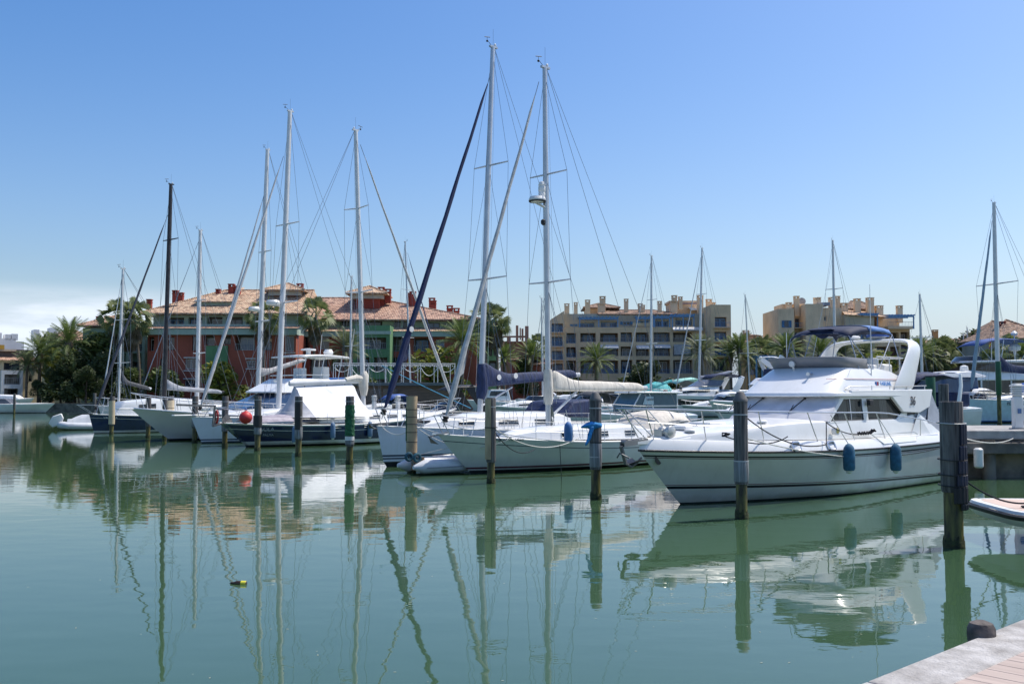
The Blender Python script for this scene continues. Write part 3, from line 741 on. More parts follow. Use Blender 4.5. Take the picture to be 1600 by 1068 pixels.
# hatches on the foredeck
for x, y, w_, l in ((3.95, 0, .3, .32), (4.9, .0, .2, .16)):
    q = MB(); q.box(x - l, y - w_, 1.62 + (4.2 - x) * .07 + .06, x + l, y + w_, 1.72 + (4.2 - x) * .07 + .05); h_ = q.build('hatch', Y, mt=PLASTW, bev=.03)
for x, y in ((3.1, .9), (5.1, .35)):
    q = MB(); q.lathe([(.12, 0), (.12, .04), (.09, .06), (.02, .07)], (x, y, 1.77 - max(0, x - 3.1) * .085), 14); q.build('deck_vent', Y, mt=PLASTW)
# saloon: pillars and roof band; the glazing sits in real openings
q = MB()
for sd_ in (1, -1):
    y0, y1 = sd_ * 1.40, sd_ * 1.34
    def pr(pts, th=.06):
        b = len(q.v); n = len(pts)
        for x, z in pts: q.v.append(V((x, y0 + (y1 - y0) * (z - 1.75) / .6, z)))
        for x, z in pts: q.v.append(V((x, (y0 + (y1 - y0) * (z - 1.75) / .6) - sd_ * th, z)))
        q.face([b + i for i in range(n)]); q.face([b + n + i for i in reversed(range(n))])
        for i in range(n): j = (i + 1) % n; q.face((b+i, b+n+i, b+n+j, b+j))
    pr([(1.02, 1.76), (.88, 1.76), (.12, 2.30), (.2, 2.36), (.27, 2.36)])              # raked front pillar
    pr([(.95, 1.72), (-3.0, 1.72), (-3.0, 1.775), (.9, 1.775)])                        # sill
    pr([(-.79, 1.76), (-1.05, 1.76), (-1.05, 2.32), (-.79, 2.32)])                     # centre pillar
    pr([(.2, 2.30), (-2.36, 2.30), (-2.40, 2.38), (.2, 2.38)])                         # header
    pr([(-2.55, 1.75), (-2.92, 1.93), (-3.3, 1.95), (-3.1, 1.70), (-2.5, 1.70)])       # lower rear corner
q.build('window_pillars', Y, mt=GEL, ang=0, bev=.012)
for sd_ in (1, -1):                                                                    # glazing with dark frames
    def gl(pts, nm='side_window', mt=mat('yacht_glass', (.02, .028, .035), .04, spec=.25, alpha=.62)):
        P = []
        for x, z in pts: P.append(V((x, sd_ * (1.375 - .06 * (z - 1.75) / .6), z)))
        w_ = MB(); w_.m(mt).poly(P); o_ = w_.build(nm, Y, ang=0)
        f = MB(); f.tube([p + V((0, sd_*.012, 0)) for p in P], .014, 4, closed=True); f.build('frame', o_, mt=mat('frame_bronze', (.10, .095, .09), .4))
    gl([(.86, 1.78), (-.79, 1.78), (-.79, 2.30), (.14, 2.30)]); gl([(-1.07, 1.78), (-2.55, 1.78), (-2.9, 1.93), (-2.35, 2.30), (-1.07, 2.30)])
    q = MB(); q.bar((-.18, sd_*1.372, 1.78), (-.18, sd_*1.325, 2.30), .025, .03); q.build('window_bar', Y, mt=STEEL)
    # pale curtains behind the glass
    for xa, xb in ((.3, -.15), (-.22, -.6), (-1.9, -2.3)):
        q = MB(); n = 14; q.loft([[(xa + (xb - xa) * i / n, sd_ * (1.30 + .015 * sin(i * 2.2)), 1.8) , (xa + (xb - xa) * i / n, sd_ * (1.26 + .015 * sin(i * 2.2)), 2.28)] for i in range(n + 1)]); q.build('curtain', Y, mt=mat('curtain', (.5, .5, .46), .9))
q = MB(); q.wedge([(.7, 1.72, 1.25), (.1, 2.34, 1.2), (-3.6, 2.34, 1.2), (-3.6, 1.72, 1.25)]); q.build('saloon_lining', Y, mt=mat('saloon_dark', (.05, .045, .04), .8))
# windscreen with grey-white cover, panelled and slightly creased
q = MB(); secs = []; n = 22
def wsb(k): a_ = k * pi / 2; return V((.95 + .42 * cos(a_) ** .9, 1.40 * sin(a_), 1.775))
def wst(k): a_ = k * pi / 2; return V((.22 + .42 * cos(a_) ** .9, 1.34 * sin(a_), 2.36))
for i in range(-n, n + 1):
    k = i / n; sg = 1 if k >= 0 else -1; b_, t_ = wsb(abs(k)), wst(abs(k)); col = []
    for j in range(7):
        f = j / 6; p = b_.lerp(t_, f); p.y *= sg; bulge = .012 * sin(k * 19 + f * 4) + .012 * sin(k * 7 - f * 9); p.x += bulge + .015 * sin(pi * f); col.append(p)
    secs.append(col)
q.loft(secs); q.build('windscreen_cover', Y, mt=mat('cover_mesh', (.55, .56, .60), .75, var=.12, vs=3, stretch=(1, 1, 2)), ang=60)
for k in (-.72, -.28, .3):
    a_ = abs(k); b_, t_ = wsb(a_), wst(a_); sg = 1 if k > 0 else -1
    t_ = b_.lerp(t_, .93); m_ = b_.lerp(t_, .42); t_.y *= sg; m_.y *= sg; m_.y -= .2; t_.x += .05; m_.x += .07
    q = MB(); q.tube([t_, m_], .012, 5); q.bar(m_ + V((0, -.02, -.05)), m_ + V((-.0, .12, .16)), .015); q.lathe([(.03, -.02), (.03, .03)], t_, 8); q.build('wiper', Y, mt=RUBBER)
# flybridge brow (overhanging roof slab)
def outline_slab(z0, z1, fx, hw, bx, n=16, ex=1.0, taper=0.):
    lo, hi = [], []
    for i in range(-n, n + 1):
        a_ = i / n * pi / 2; s_ = 1 if i >= 0 else -1
        x = fx[0] + (fx[1] - fx[0]) * abs(cos(a_)) ** ex; y = hw * sin(a_)
        lo.append((x, y)); hi.append((x - taper, y * (1 - taper * .15)))
    lo.append((bx, hw)); hi.append((bx, hw)); lo.insert(0, (bx, -hw)); hi.insert(0, (bx, -hw))
    q = MB(); q.loft([[(x, y, z0) for x, y in lo], [(x, y, z1) for x, y in hi]], closed=True, caps=True); return q
outline_slab(2.36, 2.47, (.30, .95), 1.45, -4.62, taper=.06, ex=.8).build('roof_slab', Y, mt=GEL, bev=.025)
# wing panel carrying the number
for sd_ in (1, -1):
    q = MB(); P = [(-.1, 2.38, 1.44), (-2.28, 2.37, 1.44), (-2.84, 1.95, 1.49), (-3.75, 1.92, 1.52), (-4.42, 2.08, 1.5), (-4.72, 2.56, 1.46), (-.1, 2.52, 1.44)]
    b = len(q.v)
    for x, z, y in P: q.v.append(V((x, sd_ * y, z)))
    for x, z, y in P: q.v.append(V((x, sd_ * (y - .09), z)))
    n_ = len(P); q.face([b + i for i in range(n_)]); q.face([b + n_ + i for i in reversed(range(n_))])
    for i in range(n_): j = (i + 1) % n_; q.face((b+i, b+n_+i, b+n_+j, b+j))
    q.build('wing', Y, mt=GEL, ang=30, bev=.02)
# flybridge moulding, swelling sides
q = MB(); levels = []
for z, fx0, fx1, hw, bx in ((2.46, .15, .86, 1.33, -3.75), (2.60, -.02, .66, 1.30, -3.72), (2.85, -.38, .28, 1.20, -3.5), (3.03, -.66, -.02, 1.10, -2.9), (3.10, -.80, -.16, 1.05, -2.3)):
    sec = []; n = 16
    for i in range(-n, n + 1):
        a_ = i / n * pi / 2; sec.append((fx0 + (fx1 - fx0) * cos(a_) ** .8 if abs(i) < n else fx0, hw * sin(a_), z))
    sec.append((bx, hw, z)); sec.insert(0, (bx, -hw, z)); levels.append(sec)
q.loft(levels, closed=True); q.build('flybridge', Y, mt=GEL, ang=25)
q = MB(); q.box(-3.4, -1.02, 2.46, -.6, 1.02, 2.5); q.build('flybridge_floor', Y, mt=NONSK)
for sd_ in (1, -1):
    q = MB(); q.tube([(.30, sd_*.98, 2.80), (-.25, sd_*1.235, 2.81), (-3.5, sd_*1.235, 2.82)], .008, 4); q.build('stripe', Y, mt=mat('stripe_pink', (.35, .16, .2), .5))
    q = MB(); q.tube([(-.72, sd_*1.09, 3.05), (-.38, sd_*1.19, 2.86), (.05, sd_*1.24, 2.62), (.28, sd_*1.22, 2.47)], .007, 4); q.build('panel_seam', Y, mt=GREYCV)
q = MB(); q.box(-2.6, .25, 2.5, -2.1, .9, 3.22); q.box(-2.7, .25, 2.9, -2.6, .9, 3.4); q.box(-2.6, -.9, 2.5, -2.1, -.25, 3.2); q.build('helm_seat', Y, mt=PLASTW, bev=.05)
# tinted windscreen round the flybridge front
q = MB(); A, B_ = [], []; n = 18
for i in range(-n, n + 1):
    a_ = i / n * pi / 2; c_ = cos(a_) ** .8 if abs(i) < n else 0
    A.append((-.80 + .64 * c_, 1.05 * sin(a_), 3.09)); B_.append((-.66 + .74 * c_, 1.13 * sin(a_), 3.36))
A = [(-1.75, -1.06, 3.09)] + A + [(-1.75, 1.06, 3.09)]; B_ = [(-1.55, -1.12, 3.34)] + B_ + [(-1.55, 1.12, 3.34)]
q.loft([A, B_]); o = q.build('flybridge_windscreen', Y, mt=mat('screen_grey', (.22, .22, .24), .4, var=.12, vs=2), ang=60); md = o.modifiers.new('th', 'SOLIDIFY'); md.thickness = .012
# radar arch: raked legs flowing into a cross bar
q = MB(); secs = []
path = []
for sg in (1, -1):
    leg = [((-3.05, 1.36, 2.48), .66, .05), ((-3.28, 1.345, 2.75), .58, .055), ((-3.6, 1.32, 3.12), .50, .06), ((-3.9, 1.29, 3.48), .43, .065), ((-4.08, 1.26, 3.70), .38, .07), ((-4.2, 1.16, 3.86), .32, .065), ((-4.26, .95, 3.93), .27, .055), ((-4.3, .4, 3.95), .25, .05)]
    path = leg if sg == 1 else path + [((-4.39, 0, 3.955), .22, .05)] + [((p[0], -p[1], p[2]), a_, b_) for p, a_, b_ in reversed(leg)]
for i, (p, a_, b_) in enumerate(path):
    p = V(p); nx = V(path[min(i+1, len(path)-1)][0]); pv = V(path[max(i-1, 0)][0]); t_ = (nx - pv).normalized()
    u = V((1, 0, 0)) if abs(t_.y) > .35 else V((1, 0, 0)); w_ = t_.cross(u).normalized()
    # blade section, rounded
    secs.append([p + u * a_ * c1 * 1.0 + w_ * b_ * c2 for c1, c2 in ((1, 0), (.85, .6), (.3, 1), (-.3, 1), (-.85, .6), (-1, 0), (-.85, -.6), (-.3, -1), (.3, -1), (.85, -.6))])
q.loft(secs, closed=True, caps=True); o = q.build('radar_arch', Y, mt=GEL, ang=50); md = o.modifiers.new('s', 'SUBSURF'); md.levels = md.render_levels = 1
# radar scanner and second dome
q = MB().m(PLASTW); q.lathe([(.06, 0), (.1, .02), (.29, .12), (.31, .17), (.30, .25), (.24, .29), (.05, .31)], (-4.4, .05, 3.97), 20); o = q.build('radar_dome', Y)
q = MB(); q.lathe([(.305, .10), (.316, .13), (.312, .165)], (-4.4, .05, 3.97), 20); q.build('band', o, mt=MIDBLUE)
q = MB(); q.lathe([(.03, 0), (.03, .12), (.16, .15), (.17, .2), (.12, .23), (.03, .24)], (-4.5, -.72, 3.9), 16); q.build('satellite_dome', Y, mt=PLASTW)
# bimini: three bowed hoops under blue canvas
def bim(x, y, z): return V((x, y, z))
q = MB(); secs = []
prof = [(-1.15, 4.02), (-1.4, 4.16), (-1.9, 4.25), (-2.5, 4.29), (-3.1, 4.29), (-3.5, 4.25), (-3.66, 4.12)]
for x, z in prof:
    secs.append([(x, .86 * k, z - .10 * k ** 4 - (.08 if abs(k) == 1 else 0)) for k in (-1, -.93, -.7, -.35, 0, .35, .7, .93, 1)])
q.loft(secs); o = q.build('bimini', Y, mt=mat('bimini_shaded', (.012, .022, .06), .75, var=.12, vs=2), ang=60); md = o.modifiers.new('th', 'SOLIDIFY'); md.thickness = .012  # near-black navy carries the shade of the canvas front and underside in its colour
for tops in ((-1.17, 3.95, -1.2, 3.1), (-2.3, 4.2, -2.0, 2.95), (-3.6, 4.1, -2.2, 2.95), (-1.17, 3.95, -2.05, 3.0)):
    q = MB(); x, z, xb, zb_ = tops
    for sd_ in (1, -1): q.tube([(xb, sd_*1.08, zb_), (x, sd_*.85, z - .03)], .013, 6)
    q.tube([(x, .85 * k, z - .03 + .1 * (1 - k ** 4)) for k in (-1, -.6, 0, .6, 1)], .013, 6); q.build('bimini_hoop', Y, mt=mat('pole_blue', (.30, .36, .48), .6))
q = MB()
for sd_ in (1, -1): q.tube([(-3.6, sd_*.85, 4.05), (-3.75, sd_*1.1, 2.9)], .013, 6)
q.build('bimini_stay', Y, mt=mat('pole_blue', (.30, .36, .48), .6))
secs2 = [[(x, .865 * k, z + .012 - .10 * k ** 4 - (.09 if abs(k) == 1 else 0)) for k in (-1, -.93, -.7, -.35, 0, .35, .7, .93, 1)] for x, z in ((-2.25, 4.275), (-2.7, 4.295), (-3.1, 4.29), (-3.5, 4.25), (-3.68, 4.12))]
q = MB(); q.loft(secs2); o = q.build('bimini_sunlit_rear', Y, mt=mat('bimini_sunlit', (.13, .25, .52), .75, var=.15, vs=3), ang=60); md = o.modifiers.new('th', 'SOLIDIFY'); md.thickness = -.008  # paler sheet over the same canvas, sunlight on the rear painted as colour
# folded front curtain hanging under the canopy
q = MB(); n = 12; q.loft([[(-1.15 - .2 * f, -.35 + .7 * i / n, 4.14 - f * (.22 * sin(pi * i / n) + .02) ) for f in (0, .5, 1)] for i in range(n + 1)]); q.build('rolled_curtain', Y, mt=BLUECV)
# flag staff bits on flybridge, seats, rails
q = MB(); q.tube([(-2.3, 1.02, 3.42), (-3.6, 1.05, 3.42), (-3.9, 1.0, 3.42)], .018, 6); q.tube([(-2.3, -1.02, 3.42), (-3.6, -1.05, 3.42)], .018, 6); q.tube([(-3.9, 1, 3.42), (-3.9, -1, 3.42)], .018, 6)
for x in (-2.3, -3.0, -3.6): q.tube([(x, 1.04, 2.95), (x, 1.04, 3.42)], .014, 5); q.tube([(x, -1.04, 2.95), (x, -1.04, 3.42)], .014, 5)
q.build('flybridge_rail', Y, mt=STEEL)
q = MB(); q.box(-3.5, -.9, 2.55, -2.95, .9, 3.25); q.build('rear_seat', Y, mt=PLASTW, bev=.06)
for sd_ in (1, -1):
    q = MB(); q.tube([(.05, sd_*1.33, 2.54), (-.1, sd_*1.40, 2.62), (-2.6, sd_*1.42, 2.63), (-4.4, sd_*1.42, 2.66)], .011, 5)
    q.tube([(.05, sd_*1.33, 2.54), (-.5, sd_*1.42, 2.53)], .011, 5)
    for x in (-1.2, -2.2, -3.2, -4.3): q.tube([(x, sd_*1.42, 2.5), (x, sd_*1.42, 2.64)], .012, 5)
    q.build('grab_rail', Y, mt=STEEL)
# horn, searchlight and aerials
q = MB().m(STEEL); q.tube([(-.1, .45, 2.86), (.12, .48, 2.96)], .02, 8); q.lathe([(.05, .12), (.02, .04), (.015, -.1)], (.22, .5, 2.93), 12, axis='x'); q.build('horn', Y)
q = MB().m(PLASTW); q.lathe([(.03, -.07), (.075, -.03), (.08, .04), (.02, .06)], (.02, -.12, 3.2), 12, axis='x'); q.tube([(-.05, -.12, 3.05), (-.02, -.12, 3.18)], .025, 6); q.build('flybridge_lamp', Y)
q = MB(); q.tube([(-1.70, 1.16, 2.7), (-1.72, 1.16, 3.3), (-1.80, 1.12, 5.3)], [.02, .013, .007], 6); q.build('whip_aerial', Y, mt=PLASTW)
q = MB(); q.tube([(-1.2, -1.0, 3.1), (-1.2, -1.0, 4.1)], .012, 5); q.build('pole_aerial', Y, mt=STEEL)
# aft canvas enclosing the cockpit
q = MB(); q.m(mat('cockpit_canvas', (.34, .37, .43), .8, var=.14, vs=3, bump=.012, bs=7))
T = [(-4.66, 1.43, 2.50), (-4.66, -1.43, 2.50)]; Bm = [(-5.9, 1.5, 1.34), (-5.9, -1.5, 1.34)]
secs = []
for i in range(9):
    f = i / 8; x = -4.66 - .75 * f + .04 * sin(pi * f); z = 2.50 - 1.16 * f
    secs.append([(x + .012 * sin(k * 9 + f * 6), (1.43 + .1 * f) * k, z) for k in [j / 8 for j in range(-8, 9)]])
q.loft(secs)
for sd_ in (1, -1):
    q.poly([(-3.6, sd_*1.43, 1.88), (-4.66, sd_*1.425, 2.5), (-5.3, sd_*1.5, 1.34), (-4.1, sd_*1.5, 1.34)])
    q.loft([[(-4.42, sd_*1.46, 2.08 + .42 * 0), (-4.2, sd_*1.52, 1.7), (-4.25, sd_*1.57, 1.34)], [(-4.66, sd_*1.43, 2.5), (-5.0, sd_*1.49, 1.95), (-5.41, sd_*1.54, 1.34)]])
q.build('cockpit_cover', Y, ang=50)
# swim platform
q = MB(); q.box(-6.45, -1.55, .30, -5.2, 1.55, .37); q.build('swim_platform', Y, mt=PLASTW, bev=.03)
q = MB(); q.tube([(-6.4, 1.2, .35), (-6.4, 1.2, .95), (-6.4, .9, .95), (-6.4, .9, .35)], .02, 6); q.build('ladder', Y, mt=STEEL)
# guard rail of stainless tube with raked stanchions
q = MB().m(STEEL)
def re(x, h=.0): t = YH.t_at(x); return YH.edge(t, 1, dz(t), .16)
top = [(6.95, .0, 2.12), (6.9, .22, 2.12), (6.2, .72, 2.10), (5.3, 1.2, 2.07), (4.2, 1.52, 2.05), (2.8, 1.70, 2.02), (1.2, 1.77, 1.99), (-.6, 1.78, 1.97), (-1.4, 1.77, 1.94), (-2.2, 1.77, 1.86), (-3.6, 1.76, 1.72), (-4.6, 1.74, 1.60)]
q.tube([(x, y, z) for x, y, z in reversed(top)] + [(x, -y, z) for x, y, z in top[1:]], .0155, 8)
for x in (6.05, 5.0, 3.6, 1.9, .3, -1.3, -3.4):
    b_ = re(x - .0); 
    xt = x + (.62 if x > -3 else .2)
    for (xa, ya, za), (xb, yb, zb_) in zip(top, top[1:]):
        if xb <= xt <= xa:
            k = (xt - xa) / (xb - xa); p = V((xa + (xb-xa)*k, ya + (yb-ya)*k, za + (zb_-za)*k))
    q.tube([b_, p], .0135, 6); q.tube([V((b_.x, -b_.y, b_.z)), V((p.x, -p.y, p.z))], .0135, 6)
q.tube([(6.45, .0, 1.5), (6.95, 0, 2.12)], .0135, 6)
q.build('guard_rail', Y)
q = MB(); q.tube([(6.6, .38, 1.83), (5.6, 1.0, 1.76), (4.4, 1.42, 1.74)], .008, 5); q.tube([(6.6, -.38, 1.83), (5.6, -1.0, 1.76), (4.4, -1.42, 1.74)], .008, 5); q.build('mid_wire', Y, mt=STEEL)
ANCH0 = mat('roller_grey', (.25, .25, .25), .5, .5)
# bow roller with stowed anchor, windlass
q = MB().m(GEL); q.wedge([(5.9, 1.46, .1), (6.55, 1.42, .07), (6.55, 1.37, .07), (5.9, 1.36, .1)]); q.m(ANCH0)
for y in (-.06, .06): q.bar((6.2, y, 1.43), (6.98, y, 1.38), .018, .10)
q.lathe([(.05, -.07), (.05, .07)], (6.9, 0, 1.42), 10, axis='y'); q.build('bow_roller', Y)
ANCH = mat('galvanised', (.17, .175, .18), .6, .5, var=.35, vs=7)
q = MB().m(ANCH); q.bar((6.2, 0, 1.47), (7.02, 0, 1.33), .05, .03); q.bar((7.02, 0, 1.34), (6.86, 0, .96), .07, .045); q.tube([(6.86, 0, .98), (6.7, 0, .9), (6.5, 0, .98), (6.35, 0, 1.08)], [.03, .035, .03, .02], 6)
for sg in (1, -1):
    q.poly([(6.8, 0, .96), (6.72, sg*.14, 1.02), (6.48, sg*.16, 1.08), (6.5, 0, .99)]); q.poly([(6.8, 0, .94), (6.5, 0, .96), (6.48, sg*.16, 1.06), (6.72, sg*.14, 1.0)])
q.tube([(6.95, .16, 1.1), (7.06, 0, 1.2), (6.95, -.16, 1.1)], .018, 6); q.build('anchor', Y, ang=0)
q = MB(); q.lathe([(.11, -.02), (.13, 0), (.13, .06)], (5.62, .06, 1.45), 14)
q.build('windlass_base', Y, mt=PLASTW)
q = MB(); q.lathe([(.03, -.16), (.12, -.15), (.13, -.04), (.08, 0), (.13, .05), (.15, .15), (.06, .19)], (5.62, .1, 1.60), 16, axis='y'); q.box(5.52, -.14, 1.49, 5.75, .08, 1.66); q.build('windlass', Y, mt=mat('windlass', (.5, .5, .47), .35, .5), bev=.01)
q = MB(); p = YH.pt(.985, .98); q.lathe([(.0, 0), (.11, .005), (.115, .02)], (p.x - .02, p.y + .03, 1.03), 16, axis='y'); q.build('bow_eye', Y, mt=BLACK)
# fairleads / cleats, side lamp, gunwale locker
for x in (1.05 + 1.75, 1.55):
    t = YH.t_at(x); e = YH.edge(t, 1, .12, .02)
    q = MB(); q.tube([e + V((a_, 0.01 - .05 * (b_ > .05), b_)) for a_, b_ in ((-.15, -.05), (-.16, .07), (-.1, .11), (.1, .11), (.16, .07), (.15, -.05), (.08, -.08), (-.08, -.08))], .028, 6, closed=True); q.build('fairlead', Y, mt=STEEL)
q = MB(); q.m(PLASTW).lathe([(.09, 0), (.1, .05), (.1, .12)], (.93, 1.48, 1.55), 14, axis='y'); q.m(mat('lens', (.5, .42, .15), .2)).lathe([(.07, .12), (.05, .14)], (.93, 1.48, 1.55), 12, axis='y'); q.build('deck_lamp', Y)
q = MB(); q.box(-1.13, 1.40, 2.14, -.93, 1.50, 2.28); q.build('side_light', Y, mt=RUBBER, bev=.02)
for sd_ in (1, -1):
    P = [(-.55, 1.43), (-3.0, 1.42), (-3.15, 1.36), (-2.85, 1.2), (-.95, 1.185)]
    q = MB(); yy = [YH.hb(x, 1.1) - (.0 + .13 * (z - 1.1) / .26) + .012 for x, z in P]
    q.tube([(x, sd_ * y, z) for (x, z), y in zip(P, yy)], .011, 5, closed=True); q.build('locker_rim', Y, mt=PLASTW)
# lettering
t36 = FR.loc(1420, 628, 1.53)
text_part('36', .34, basis((-3.35, 1.492, 2.235), (-1, .0, 0), (0, -.12, 1)), mat('letter_black', (.02, .02, .03), .4), Y, 'number', shear=.45, off=.003)
text_part('FAIRLINE', .15, basis((-2.28, 1.275, 2.70), (-1, 0, 0), (0, -.3, 1)), mat('letter_blue', (.02, .2, .55), .4), Y, 'name_lettering', ext=.003)
q = MB()
for i, c_ in enumerate((GREYCV, REDB, REDB, BLUEBOOT)):
    x = -1.87 + i * .04; q.m(mat('letter_red', (.45, .05, .09), .4) if i in (1, 2) else (mat('letter_blue') if i == 3 else GREYCV)).box(x, 1.250, 2.65, x + .028, 1.285, 2.75)
q.build('emblem', Y, ang=0)
# things hanging from the yacht
for px, top_, bot, lab in ((1326, 693, 735, 'blue cylindrical fender on the motor yacht side, nearer the bow'), (1399, 693, 735, 'blue cylindrical fender on the motor yacht side, nearer the stern')):
    a_ = FR.loc(px, (top_ + bot) / 2 + 1, 2.0); w_ = FR.world((a_.x, 2.01, a_.z)); hh = FR.loc(px, top_, 2.0).z - FR.loc(px, bot, 2.0).z
    fender(w_, .135, hh, lab, rz=FR.rz, line=(.33, -.27, 1.0))
rope('mooring_line', [FR.world(p) for p in arc_pts((5.0, 1.2, 1.52), (4.2, 1.7, 1.2), (3.6, 1.85, 1.50))], .013, ROPEK, 'black line from the yacht bow cleat to the nearby piling')
pp = V((4.47, 19.52, 0))
rope('mooring_line', cat_pts(pp + V((.14, .05, 1.95)), FR.world((1.95, 1.86, 1.27)), .22) + cat_pts(FR.world((1.95, 1.86, 1.27)), FR.world((1.5, 1.62, 1.76)), .03) + cat_pts(FR.world((1.5, 1.62, 1.76)), FR.world((-.1, 1.6, 1.44)), .08), .014, ROPEK, 'black line drooping from the piling to the yacht rail')
q = MB(); rr = random.Random(3); pts = [FR.world((-.1 - .9 * i / 40, 1.58 + .04 * sin(i * 1.7), 1.46 + .03 * sin(i * 2.3) + (.05 if i > 30 else 0))) for i in range(41)]; q.tube(pts, .022, 6)
simple('coiled_line', q, 'black rope coil lying on the motor yacht side deck', 'rope', mt=ROPEK)
rope('mooring_line', cat_pts(pp + V((.14, .05, 1.55)), FR.world((1.0, 1.9, .95)), .05) + cat_pts(FR.world((1.0, 1.9, .95)), V((6.9, 15.9, 1.3)) + V((-.1, 0.2, 0)), .03)[1:1], .012, ROPEW, 'pale line from the cone topped piling along the yacht side')
rope('mooring_line', cat_pts(FR.world((-1.8, 1.9, .88)), FR.world((-5.2, 1.9, 1.08)), .05), .010, ROPEK, 'thin dark line running aft along the yacht hull side')
q = MB(); q.tube([FR.world((5.05 + .09 * cos(i * .9) , 1.24 + .05 * sin(i * 1.3), 1.53 + .012 * (i % 7))) for i in range(26)], .016, 5)
simple('coiled_line', q, 'black knot of rope on the motor yacht bow cleat', 'rope', mt=ROPEK)
# ================================================================== sailing yachts
def boat(name, label, cat, bowpx, ang, half, grp=None):
    o, h = place(bowpx, ang, half); fr = Frame(o, h); return thing(name, o, fr.rz, label, cat, grp), fr
def xz(v): return (v.x, v.z)
GS = 'sailing yachts moored bow out'
def stanch(par, H, t0=.08, t1=.88, h=.6, n=6): railing(par, H, t0, t1, h, h + .02, r=.011, n=n, wire=True, nm='lifeline')
def toe(par, H, mt_=ALU, r=.018):
    for sd_ in (1, -1):
        q = MB(); q.tube([H.edge(t, sd_, .015, .012) for t in H.T], r, 5); q.build('toe_rail', par, mt=mt_)

# ---- white sloop with grey mast and beige boom cover (nearest of the sailing yachts)
B, fr = boat('sailing_yacht', 'white sloop with beige boom cover, grey mast and thin maroon waterline stripe', 'sailing yacht', (737, 739), 44, 5.0, GS)
H = Hull((-5.0, 5.0), (-5.3, 6.35), 1.5, 1.75, (.92, .86, 1.22), tm=.44, rtw=.55, rts=.75, pw=1.6, ps=2.0, kb=.9, km=.5, stem=.9, rows=[('a', -.4), ('a', .09, ANTI), ('a', .135, HULLW), ('a', .19, MAROON), ('f', .35, HULLW), ('f', .6, HULLW), ('s', -.24, HULLW), ('s', -.205, HULLW), ('s', -.18, NAVS), ('s', 0, HULLW)])
H.mesh().build('hull', B, ang=50); H.deck().build('deck', B, mt=NONSK); toe(B, H, PLASTW, .022)
trunk(B, [(3.6, .25, 1.0, 1.12), (2.9, .6, 1.0, 1.26), (1.8, .95, .95, 1.33), (.4, 1.15, .93, 1.36), (-1.4, 1.2, .9, 1.38), (-2.2, 1.15, .9, 1.3)], wins=[(1.9, 1.45, .25, .62), (.35, -.12, .25, .62), (-1.0, -1.5, .25, .62)], nm='coachroof')
base = fr.loc(857, 668); top = fr.loc(851, 106); fb0 = fr.loc(683, 664); fb1 = fr.loc(842, 128)
rig(B, fr, xz(base), xz(top), None, .105, ALU, forestay=(6.15, 1.45, fb1.x, fb1.z), jib=(mat('sail_grey', (.46, .46, .45), .8, var=.2, vs=5), .085), back=(-5.1, 1.0, .7), spread=(.40, .70), sw=1.0, wires=.0085, shroud_y=1.4, chain=1.0)
# loose leech cloth of the furled genoa near its foot
a0, a1 = V((6.15, 0, 1.45)), V((fb1.x, 0, fb1.z))
q = MB(); secs = []
for i in range(13):
    k = .125 + .11 * i / 12; p = a0.lerp(a1, k); w_ = .24 * (1 - i / 12) ** .8 * min(1, i / 2.)
    secs.append([p, p + V((-w_ * .5, .03 * sin(i), 0)), p + V((-w_, .02, -.05 * w_))])
q.loft(secs); q.build('loose_sail', B, mt=SAILW)
rt = fr.loc(1010, 604); bx = base.x - .12; bz = fr.loc(866, 606).z
boom(B, bx, bz, rt.x, rt.z - .05, r=.085, cover=BEIGECV, cw=.17, ch=.30, front=.42, back=.75, mt_=ALUW)
# cover sleeve round the mast foot of the sail
q = MB(); m0, m1 = V((base.x, 0, bz - .55)), V((base.x + (top.x - base.x) * .13, 0, bz + .62))
q.tube([m0.lerp(m1, i / 8) for i in range(9)], [.12, .15, .16, .17, .165, .16, .15, .145, .12], 14); q.build('mast_cover', B, mt=BEIGECV)
# vang and bundled halyards
q = MB(); q.tube([(base.x - .1, 0, base.z + .35), (base.x - 1.4, 0, bz - .1)], .045, 8); q.tube([(base.x - 1.0, 0, bz - .3), (base.x - 1.42, 0, bz - .1)], .03, 6); q.build('boom_vang', B, mt=ALUW)
q = MB(); rr = random.Random(5)
for i in range(14):
    z0 = base.z + rr.uniform(.3, .8); y = rr.uniform(-.02, .13); q.tube([(base.x - .08 - rr.uniform(0, .05), y, z0), (base.x - .12, y + .03, z0 - .35), (base.x - .05, y, z0 - .6 * rr.random())], .012, 4)
q.build('halyard_coil', B, mt=mat('rope_greygreen', (.16, .20, .18), .9, var=.4, vs=30))
# radar on the mast and raft canister antenna
mdir = top - base
rp = fr.loc(837, 316); k = (rp.z - base.z) / mdir.z; mp_ = base + mdir * k
q = MB().m(PLASTW).lathe([(.1, 0), (.27, .03), (.29, .1), (.25, .19), (.08, .22)], mp_ + V((.42, 0, 0)), 18); q.m(ALUW).bar(mp_ + V((.02, 0, -.12)), mp_ + V((.45, 0, -.02)), .1, .04); o = q.build('radar_dome', B)
q = MB().lathe([(.283, .02), (.297, .055)], mp_ + V((.42, 0, 0)), 18).build('band', o, mt=RUBBER)
rp = fr.loc(843, 296); k = (rp.z - base.z) / mdir.z; mp_ = base + mdir * k
q = MB(); q.lathe([(.03, -.28), (.1, -.25), (.12, -.12), (.105, -.08), (.12, -.04), (.12, .1), (.105, .13), (.12, .16), (.09, .26), (.02, .29)], mp_ + V((.2, 0, 0)), 14); q.build('radar_reflector', B, mt=PLASTW)
